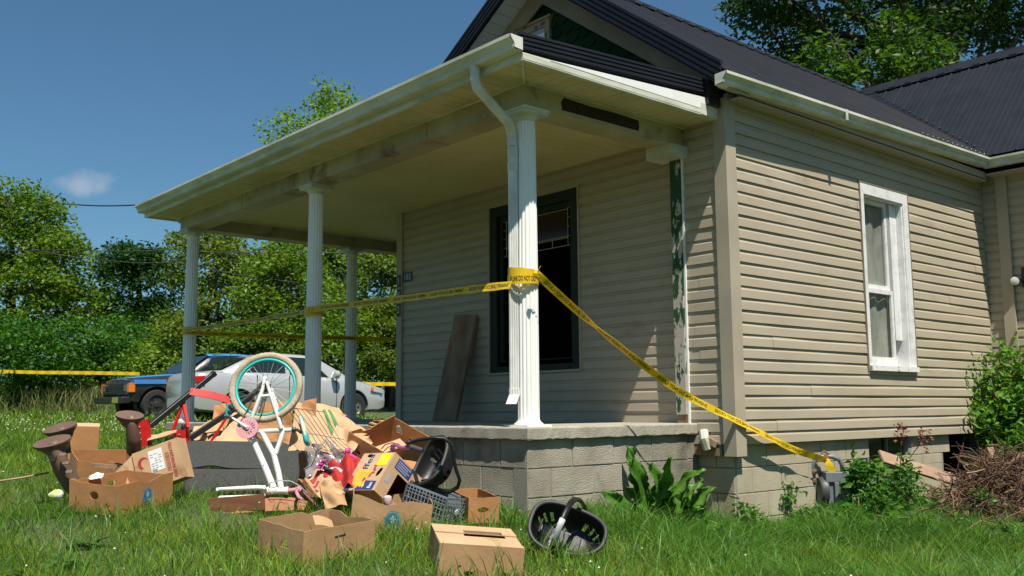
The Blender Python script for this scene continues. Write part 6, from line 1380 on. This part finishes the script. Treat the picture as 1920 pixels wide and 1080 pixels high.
MB().lathe(at(344, 803, 7.9), (0, 0, 1), [(.02, -.01), (.024, 0), (.016, .025), (.012, .035)], 10).build('adjusting_knob', BP_, sd2, smooth=True)
mb = MB(); mb.tube([at(268, 790, 7.6), at(268, 779, 7.6), at(280, 777, 7.6), at(281, 763, 7.6)], [.013, .013, .012, .014], 8).lathe(at(268, 790, 7.6), (0, 0, 1), [(.02, -.01), (.022, 0), (.02, .02)], 10) if False else mb.tube([at(268, 790, 7.6), at(268, 779, 7.6), at(280, 777, 7.6), at(281, 763, 7.6)], [.018, .012, .012, .015], 8)
if False: MB().lathe(at(344, 803, 7.15), (0, 0, 1), [(.018, -.01), (.02, 0), (.012, .02), (.01, .03)], 10)
mb.build('crank_handle', BP_, sd2, smooth=True)
# ------------------------------------------------------------------ brown flared plastic posts
BRN = mat('brown_plastic', (.15, .09, .062), .55, col2=(.11, .062, .045), nscale=5)
BRL = mat('brown_plastic_dusty', (.24, .155, .115), .6, col2=(.17, .10, .07), nscale=16)
gbp = 'brown plastic posts with flared oval ends'
def flared(label, path, s_, rr, topn, tr, n=18):
    P = [at(x, y, s_+ds) for x, y, ds in path]; t = thing('plastic_post', label, 'post', P[-1], gbp); mb = MB(); mb.tube(P, rr, n, flat=.72)
    x = V(topn).normalized(); c = P[0]; a1 = x.cross(RH).normalized(); a2 = a1.cross(x)
    ribs = MB()
    o = mb.build('shaft', BRN, t, smooth='all')
    cap_ = MB(); pr = [(tr*math.cos(q), tr*.62*math.sin(q)) for q in [2*math.pi*i/28 for i in range(28)]]
    vs = []
    for k, dz in ((.5, -.085), (.68, -.05), (.92, -.02), (1, -.008), (1, .010), (.93, .010)): vs += [c + a2*(p_*k) + a1*(q_*k) + x*dz for p_, q_ in pr]
    fs = [(l*28+i, l*28+(i+1) % 28, (l+1)*28+(i+1) % 28, (l+1)*28+i) for l in range(5) for i in range(28)] + [tuple(5*28+i for i in range(28))]
    cap_.add(vs, fs); cap_.build('flared_end', BRN, t, smooth=True)
    rb = MB()
    for i in range(11):
        u = -.85+1.7*i/10; L_ = tr*.88*math.sqrt(1-u*u)*.62; rb.beam(c+a2*(u*tr*.88)-a1*L_+x*.0055, c+a2*(u*tr*.88)+a1*L_+x*.0055, .012, .006, up=x)
    rb.build('end_ribs', BRL, t)
    return t, P
t, P = flared('brown plastic post with flared ribbed end lying lowest at the far left of the heap', [(98, 829, 0), (103, 842, 0), (110, 862, .0), (120, 885, .02), (137, 910, .05), (160, 930, .1)], 6.95, [.07, .078, .08, .085, .09, .085], (-.50, -.26, 1), .14)
mb = MB()
for i, (x, y) in enumerate(((119, 852), (125, 868), (131, 884), (138, 900))): c = at(x, y, 6.86); mb.sweep([c-RH*.025, c+RH*.02], [(0, -.012), (.016, -.008), (.0, .012)], -FH, V((0, 0, 1)))
mb.build('step', BRN, t)
MB().lathe(at(100, 858, 6.885), -FH, [(.03, -.01), (.028, .005), (.0, .002)], 14).build('slot', mat('slot_dark', (.02, .012, .01), .8), t)
flared('brown plastic post with flared end standing behind the lowest one', [(113, 803, 0), (116, 812, 0), (119, 830, 0), (122, 850, 0)], 7.25, [.065, .065, .06, .06], (-.50, -.22, 1), .13)
flared('upright brown plastic post with flared ribbed end left of the red bracket', [(243, 780, 0), (247, 797, 0), (250, 820, 0), (251, 848, .05)], 7.2, [.058, .058, .066, .07], (-.22, -.5, 1), .105)
# ------------------------------------------------------------------ black infant seat shells
BPL = mat('black_plastic', (.010, .010, .011), .38, bump=.15, bscale=200, spec=.4); BPD = mat('black_plastic_dusty', (.03, .03, .031), .55)
def seat(label, c, U, Vv, Nn, L_, W_, D_, handle, grip=True, seed=1):
    """bowl shell: U length axis, Vv width axis, Nn opening direction"""
    U, Vv, Nn = V(U).normalized(), V(Vv).normalized(), V(Nn).normalized(); t = thing('infant_seat_shell', label, 'seat shell', V(c)-V((0, 0, L_/2)))
    def rimf(a, k=1.0):
        x = abs(math.cos(a))**.75*math.copysign(1, math.cos(a)); y = abs(math.sin(a))**.75*math.copysign(1, math.sin(a)); w = W_*(1 - .12*x); return x*L_/2*k, y*w/2*k
    def bowl(u, v):
        a = 2*math.pi*u; k = math.cos(v*math.pi/2*.86)**.55; x, y = rimf(a, k); z = -D_*math.sin(v*math.pi/2)*(1+.15*math.cos(a)*(1-v)) + .05*L_*abs(math.cos(a))**2*(1-v)
        return V(c)+U*x+Vv*y+Nn*z
    mb = MB(); nu, nv = 40, 9; P = [[bowl(i/nu, j/nv*.97) for i in range(nu)] for j in range(nv+1)]
    cb = sum((p for p in P[-1]), V((0, 0, 0)))/nu; vs = [p for r_ in P for p in r_]; n = len(vs); inn = []
    for j, r_ in enumerate(P):
        for p in r_: inn.append(p+(V(c)+Nn*(-D_*.3)-p).normalized()*.010)
    fs = []
    for j in range(nv):
        for i in range(nu):
            # ventilation slots
            if j in (3, 4, 5) and i in (3, 5, 7, 13, 15, 17, 24, 26, 28, 33): continue
            a, b, d, e = j*nu+i, j*nu+(i+1) % nu, (j+1)*nu+(i+1) % nu, (j+1)*nu+i; fs += [(a, e, d, b), (a+n, b+n, d+n, e+n)]
    fs += [tuple(nv*nu+i for i in range(nu)), tuple(n+nv*nu+i for i in range(nu))[::-1]]
    mb.add(vs+inn, fs); mb.build('shell', BPL, t, smooth=True)
    MB().tube([bowl(i/nu, 0)+Nn*.003 for i in range(nu)], .0125, 8, closed=True).build('rim', BPD, t, smooth='all')
    mb = MB(); mb.beam(V(c)-Nn*(D_*.86)-U*L_*.18, V(c)-Nn*(D_*.8)+U*L_*.2, W_*.34, .02, up=Nn).beam(V(c)-Nn*(D_*.45)-U*L_*.36-Vv*W_*.15, V(c)-Nn*(D_*.45)-U*L_*.36+Vv*W_*.15, .10, .012, up=U); rough_edges(mb.build('seat_pan', BPD, t), .006)
    mb = MB(); mb.beam(V(c)-Nn*(D_*.6)-U*L_*.05-Vv*W_*.12, V(c)-Nn*(D_*.6)-U*L_*.05+Vv*W_*.2, .012, .012); mb.build('metal_bar', STEEL, t)
    MB().beam(V(c)-Nn*(D_*.40)-U*L_*.35-Vv*.012, V(c)-Nn*(D_*.40)-U*L_*.35+Vv*.02, .03, .006, up=U).build('white_label', PAPER, t)
    h = handle(V(c), U, Vv, Nn, L_, W_, D_); ho = MB(); m = len(h)
    ho.tube(h, .0165, 10, flat=.7); hh = ho.build('handle', BPL, t, smooth='all')
    if grip: g0, g1 = grip; MB().tube(h[g0:g1], .0185, 10, flat=.8).build('grip', mat('pale_grey_grip', (.45, .46, .47), .5) if 'pale_grey_grip' not in bpy.data.materials else bpy.data.materials['pale_grey_grip'], hh, smooth='all')
    return t
toC = (CAM-at(1063, 990, 5.35)).normalized()
Nn = (toC*.85+V((0, 0, 1))*.62+RH*.12).normalized(); Uu = (RH*.92-V((0, 0, 1))*.36); Uu = (Uu-Nn*Uu.dot(Nn)).normalized(); Vv = Nn.cross(Uu)
def hA(c, U, Vv_, N, L_, W_, D_):
    pts = [at(1033, 1046, 5.20), at(1034, 1030, 5.17), at(1042, 1008, 5.13), at(1050, 985, 5.12), at(1060, 962, 5.16), at(1070, 943, 5.24), at(1078, 936, 5.34), at(1088, 938, 5.48), at(1095, 948, 5.6), at(1098, 962, 5.66)]
    q = []
    for a, b in zip(pts, pts[1:]): q += [a, a.lerp(b, .5)]
    return q+[pts[-1]]
seat('black infant seat shell with upright pale gripped handle, alone on the grass', at(1064, 994, 5.42), Uu, Vv, Nn, .43, .31, .15, hA, (3, 8))
c = at(808, 866, 6.35); Nn = ((CAM-c).normalized()*-.15+RH*-.55+V((0, 0, 1))*.45-FH*.55).normalized(); Uu = V((0, 0, 1))-RH*.25; Uu = (Uu-Nn*Uu.dot(Nn)).normalized(); Vv = Nn.cross(Uu)
def hB(c, U, Vv_, N, L_, W_, D_):
    pts = [at(764, 832, 6.2), at(786, 825, 6.15), at(812, 821, 6.12), at(833, 822, 6.12), at(845, 832, 6.12), at(850, 855, 6.12), at(855, 880, 6.12), at(862, 900, 6.12), at(858, 914, 6.14), at(843, 922, 6.16), at(828, 920, 6.2)]
    q = []
    for a, b in zip(pts, pts[1:]): q += [a, a.lerp(b, .5)]
    return q+[pts[-1]]
seat('black infant seat shell with curved handle lying on its side behind the banana box', c, Uu, Vv, Nn, .36, .30, .12, hB, None)
# ------------------------------------------------------------------ loose cardboard, crumpled box, cloth, plastic film
gcs = 'loose cardboard in the heap'
def sheet4(name, label, cat, quad, mats, th=.004, amp=.012, fr=7., nu=14, nv=10, group=gcs, seed=0, curl=0.):
    a, b, c, d = quad; r = random.Random(seed); p1, p2, p3 = r.uniform(0, 6), r.uniform(0, 6), r.uniform(0, 6)
    n = (b-a).cross(d-a).normalized()
    def fn(u, v):
        p = (a.lerp(b, u)).lerp(d.lerp(c, u), v); z = amp*(math.sin(u*fr+p1+v*2)*.6+math.sin(v*fr*1.3+p2+u*3)*.6+abs(math.sin((u+v)*fr*.8+p3))*.5); return p+n*(z+curl*(4*u*(1-u)))
    o = MB().sheet(fn, nu, nv, th).build(name, mats); 
    if label: tag(o, label, cat, group)
    return o
Q = lambda *p: [at(*q) for q in p]
sheet4('cardboard_sheet', 'brown cardboard flap standing behind the red brace', 'cardboard', Q((398, 800, 8.35), (446, 806, 8.35), (424, 756, 8.5), (402, 762, 8.5)), CARDO, seed=1)
sheet4('cardboard_sheet', 'pale cardboard panel with round print left of the pink chainring', 'cardboard', Q((405, 834, 7.95), (478, 838, 7.95), (474, 772, 8.2), (438, 776, 8.25)), CARDL, seed=2)
sheet4('cardboard_sheet', 'torn cardboard flaps lying between the two red brackets', 'cardboard', Q((352, 834, 7.95), (420, 834, 7.95), (416, 792, 8.4), (364, 800, 8.4)), CARDL, seed=3, amp=.02)
sheet4('cardboard_sheet', 'small light strips of cardboard right of the upright brown post', 'cardboard', Q((276, 828, 7.5), (330, 812, 7.5), (332, 806, 7.7), (282, 816, 7.7)), CARDL, seed=4, amp=.006)
sheet4('cardboard_sheet', 'cardboard wedge filling the space behind the lower half of the teal rimmed wheel', 'cardboard', Q((466, 840, 7.95), (545, 842, 7.95), (550, 752, 8.1), (462, 756, 8.1)), CARDO, seed=5, amp=.015)
sheet4('cardboard_sheet', 'pointed cardboard corner sticking up right of the wheel', 'cardboard', Q((548, 778, 7.25), (592, 782, 7.25), (594, 746, 7.3), (572, 752, 7.3)), CARDO, seed=6, amp=.006)
big = sheet4('crumpled_box', None, None, Q((540, 852, 6.95), (700, 846, 7.1), (636, 764, 7.45), (556, 754, 7.3)), [CARDL], seed=7, amp=.030, fr=6, nu=26, nv=18, th=.006)
tag(big, 'large crumpled cardboard box with green stripes sloping right of the wheel', 'cardboard', gcs)
def surf(quad, seed, amp, fr_):
    a, b, c, d = quad; r = random.Random(seed); p1, p2, p3 = r.uniform(0, 6), r.uniform(0, 6), r.uniform(0, 6); n = (b-a).cross(d-a).normalized()
    def fn(u, v, o=0.):
        p = (a.lerp(b, u)).lerp(d.lerp(c, u), v); z = amp*(math.sin(u*fr_+p1+v*2)*.6+math.sin(v*fr_*1.3+p2+u*3)*.6+abs(math.sin((u+v)*fr_*.8+p3))*.5); return p+n*(z+o)
    return fn, n
fn, n_ = surf(Q((540, 852, 6.95), (700, 846, 7.1), (636, 764, 7.45), (556, 754, 7.3)), 7, .030, 6)
sg_ = 1 if n_.dot(CAM-at(600, 800, 7)) > 0 else -1
for i, (u0, u1) in enumerate(((.58, .63), (.68, .73))):
    MB().sheet(lambda u, v: fn(u0+(u1-u0)*u-.03*v, .12+.72*v, sg_*.0075), 2, 18, .001).build('green_stripe', GREENP, big)
sheet4('cardboard_sheet', 'crumpled tan cardboard edge drooping left of the tipped tray', 'cardboard', Q((600, 852, 6.9), (660, 856, 6.8), (690, 806, 7.2), (640, 790, 7.3)), CARDL, seed=8, amp=.03)
lw_ = sheet4('crumpled_box', None, None, Q((570, 905, 6.4), (628, 948, 6.2), (655, 920, 6.35), (598, 878, 6.6)), [CARDL], seed=9, amp=.03, fr=5, nu=20, nv=14)
tag(lw_, 'crumpled cardboard with red print below the red cloth', 'cardboard', gcs)
fn3, n3 = surf(Q((570, 905, 6.4), (628, 948, 6.2), (655, 920, 6.35), (598, 878, 6.6)), 9, .03, 5); s3 = 1 if n3.dot(CAM-at(600, 900, 6.4)) > 0 else -1
mb = MB()
for u0, v0, du, dv in ((.05, .3, .10, .5), (.2, .2, .06, .3), (.1, .75, .15, .12), (.3, .1, .08, .15)): mb.sheet(lambda u, v: fn3(u0+du*u, v0+dv*v, s3*.0065), 4, 6, .001)
mb.build('red_print', PRINT_RED, lw_)
sheet4('cardboard_sheet', 'folded cardboard ridge under the crumpled printed piece', 'cardboard', Q((610, 955, 6.15), (650, 945, 6.15), (640, 905, 6.4), (598, 905, 6.4)), CARD, seed=10, amp=.02)
sheet4('cardboard_sheet', 'torn white lined flap lying over the rim of the tray with the blue emblem', 'cardboard', Q((165, 898, 6.75), (190, 898, 6.6), (195, 888, 6.8), (172, 890, 6.9)), PAPER, seed=11, amp=.008, nu=6, nv=4)
mb = MB(); mb.beam(at(172, 870, 7.3), at(222, 874, 7.3), .05, .012).beam(at(178, 876, 7.2), at(218, 878, 7.2), .03, .012).beam(at(205, 866, 7.35), at(232, 872, 7.35), .03, .01); tag(mb.build('wood_scraps', RAWW), 'grey wooden slats inside the box behind the blue emblem tray', 'wood')
# red cloth
CL = mat('red_cloth', (.48, .025, .02), .85, col2=(.30, .015, .015), nscale=9, bump=.4, bscale=90)
cl = MB(); cq = Q((606, 905, 6.45), (672, 924, 6.25), (690, 858, 6.6), (618, 872, 6.75)); fnc, nc_ = surf(cq, 21, .03, 9)
cl.sheet(lambda u, v: fnc(u, v)+nc_*(.02*math.sin(u*19+v*6)+.014*math.sin(v*23-u*5))+V((0, 0, .05*math.sin(math.pi*u)*math.sin(math.pi*v))), 34, 26, .003)
tag(cl.build('red_cloth', CL, smooth='all'), 'crumpled red cloth between the crumpled cardboard and the banana box', 'cloth')
# plastic film
FILM = mat('grey_film', (.40, .36, .36), .18, alpha=.42, spec=.8, coat=.5)
fq = Q((575, 905, 6.7), (655, 868, 6.75), (628, 828, 7.0), (575, 832, 7.0)); fnf, nf = surf(fq, 31, .02, 8)
tag(MB().sheet(lambda u, v: fnf(u, v)+nf*(.015*math.sin(u*17+v*9)+.01*math.sin(v*31)), 30, 22, .0008).build('plastic_film', FILM, smooth='all'), 'translucent grey plastic film bunched left of the red cloth', 'plastic film')
mb = MB()
for a, b in (((585, 835), (640, 838)), ((580, 850), (612, 846)), ((600, 842), (605, 870)), ((590, 860), (620, 864))): mb.beam(at(*a, 7.05), at(*b, 7.02), .03, .025)
tag(mb.build('dark_rack', BP_), 'dark plastic rack parts showing through the plastic film', 'scrap')
for i, (q, m_, lab) in enumerate((((( 590, 800, 7.3), (640, 806, 7.2), (652, 782, 7.4), (606, 776, 7.4)), CARD, 'creased cardboard lump on the back of the heap near the second pillar'), (((655, 846, 7.0), (700, 838, 6.9), (690, 815, 7.1), (650, 822, 7.1)), CARDL, 'torn cardboard between the plastic film and the tipped tray'), (((440, 838, 8.0), (520, 832, 8.0), (512, 806, 8.15), (452, 812, 8.15)), CARDO, 'cardboard strip resting on top of the grey fibre board'), (((690, 800, 7.5), (740, 806, 7.4), (735, 790, 7.5), (700, 788, 7.5)), CARD, 'small cardboard piece on the porch edge behind the tipped tray'), (((352, 845, 7.9), (392, 838, 7.95), (388, 812, 8.1), (358, 818, 8.1)), CARDL, 'cardboard offcut under the lower black bar'))):
    sheet4('cardboard_sheet', lab, 'cardboard', Q(*q), m_, seed=70+i, amp=.022, fr=8)
# underlying dark clutter
for i, (q, m_, lab) in enumerate(((((560, 930, 6.9), (700, 935, 6.8), (720, 850, 7.2), (560, 850, 7.3)), CARDO, 'flattened brown cardboard under the red cloth'), (((660, 940, 6.6), (760, 930, 6.5), (800, 870, 6.9), (690, 860, 7.0)), CARDO, 'flattened brown cardboard behind the banana box'))):
    sheet4('cardboard_sheet', lab, 'cardboard', Q(*q), m_, seed=40+i, amp=.03)
# wire rack
wr_ = MB()
for i in range(8):
    x0_ = 553+i*9; wr_.tube([at(x0_-18+i*1.0, 762+i*1.2, 6.95), at(x0_+22, 812+i*2, 6.85), at(x0_+40+i*3, 850+i, 6.8)], .0022, 5)
for k in range(2): wr_.tube([at(537+40*k, 764+48*k, 6.95-.1*k), at(605+40*k, 772+52*k, 6.95-.1*k)], .0026, 5)
tag(wr_.build('wire_rack', mat('wire_dark', (.05, .04, .035), .5, metal=.6)), 'thin wire rack leaning on the crumpled cardboard right of the saddle', 'wire rack')
# bare white branch
br_ = MB(); br_.tube([at(570, 880, 6.6), at(583, 873, 6.58), at(590, 858, 6.56), at(598, 843, 6.55), at(612, 822, 6.55), at(618, 812, 6.55)], [.006, .006, .005, .005, .003, .002], 6).tube([at(590, 858, 6.56), at(596, 838, 6.54), at(606, 826, 6.52)], [.004, .003, .002], 5).tube([at(598, 843, 6.55), at(610, 836, 6.5), at(618, 815, 6.5)], [.003, .002, .001], 5)
tag(br_.build('bare_branch', mat('bleached_twig', (.5, .47, .42), .8), smooth='all'), 'bleached forked branch sticking up right of the fibre board', 'branch')
tag(MB().tube([at(-30, 906, 6.9), at(40, 896, 7.0), at(92, 886, 7.1)], .008, 6).build('stick', mat('tan_stick', (.35, .22, .12), .8), smooth='all'), 'long tan stick lying in the grass at the far left', 'stick')
c = at(106, 928, 6.35); mb = MB(); mb.grid(lambda u, v: c+V((.045*math.cos(u*6.283)*math.sin(v*3.1416)*(1+.2*math.sin(u*19)), .045*math.sin(u*6.283)*math.sin(v*3.1416), .032*math.cos(v*3.1416)*(1+.2*math.sin(u*25)))), 18, 10, closed_u=True)
tag(mb.build('crumpled_wrapper', mat('lime_wrapper', (.45, .62, .04), .3, col2=(.75, .75, .7), nscale=22, lo=.47, hi=.53)), 'crumpled lime and white wrapper in the grass under the brown posts', 'litter')
# ------------------------------------------------------------------ pink bicycle parts in the heap
pb = thing('bicycle', 'pink bicycle buried in the heap with purple handlebar and dark grip showing', 'bicycle', at(690, 900, 6.7))
mb = MB(); mb.tube([at(733, 842, 6.5), at(741, 834, 6.45), at(752, 839, 6.42), at(766, 840, 6.38), at(776, 838, 6.35)], [.010, .012, .012, .013, .013], 10).tube([at(735, 833, 6.5), at(738, 840, 6.5), at(733, 852, 6.5)], .013, 10); mb.build('handlebar', mat('purple_bar', (.30, .08, .26), .35, coat=.4), pb, smooth=True)
MB().tube([at(770, 838, 6.36), at(793, 845, 6.30)], [.019, .017], 12).build('grip', mat('grey_grip', (.05, .05, .055), .6), pb, smooth=True)
MB().tube([at(760, 838, 6.4), at(766, 832, 6.36), at(768, 828, 6.34)], .008, 6).build('bell', MAG, pb, smooth=True)
MB().tube([at(715, 842, 6.55), at(722, 834, 6.5), at(735, 830, 6.46), at(748, 833, 6.44), at(752, 842, 6.44)], .0035, 6).tube([at(718, 848, 6.55), at(728, 838, 6.5), at(742, 836, 6.46)], .003, 6).build('brake_cable', BP_, pb, smooth=True)
mb = MB(); pc = at(603, 870, 6.5)
for dv in (-.028, 0, .028): mb.beam(pc+(RH*.6+V((0, 0, .8)))*dv-FH*.03, pc+(RH*.6+V((0, 0, .8)))*dv+FH*.03, .03, .016)
mb.beam(pc-(RH*.6+V((0, 0, .8)))*.036, pc+(RH*.6+V((0, 0, .8)))*.036, .02, .03); rough_edges(mb.build('pedal', MAG, pb), .004)
MB().tube([at(606, 876, 6.5), at(614, 880, 6.5), at(630, 886, 6.52)], [.012, .011, .012], 8).build('crank_arm', BP_, pb, smooth=True)
mb = MB(); cs_ = at(626, 892, 6.5)
out = [( (.068 + (.004 if i % 2 else 0))*math.cos(2*math.pi*i/64), (.068 + (.004 if i % 2 else 0))*math.sin(2*math.pi*i/64)) for i in range(64)]
mb.plate(out, [oval(0, 0, .045, .045, 20)], .003, cs_, RH, V((0, 0, .8))+FH*.4); mb.build('chainring', STEEL, pb)
MB().tube([at(645, 848, 6.7), at(655, 852, 6.7), at(672, 862, 6.65)], .013, 8).tube([at(640, 862, 6.6), at(652, 870, 6.6)], .012, 8).lathe(at(652, 846, 6.7), RH, [(.01, -.02), (.022, -.01), (.022, .01), (.01, .02)], 10).build('frame', MAG, pb, smooth=True)
MB().lathe(at(727, 935, 6.05), V((0, 0, 1)), [(.022, -.03), (.028, -.01), (.026, .01), (.012, .02)], 14).build('pale_pink_cap', mat('pale_pink', (.65, .42, .42), .5), pb, smooth=True)
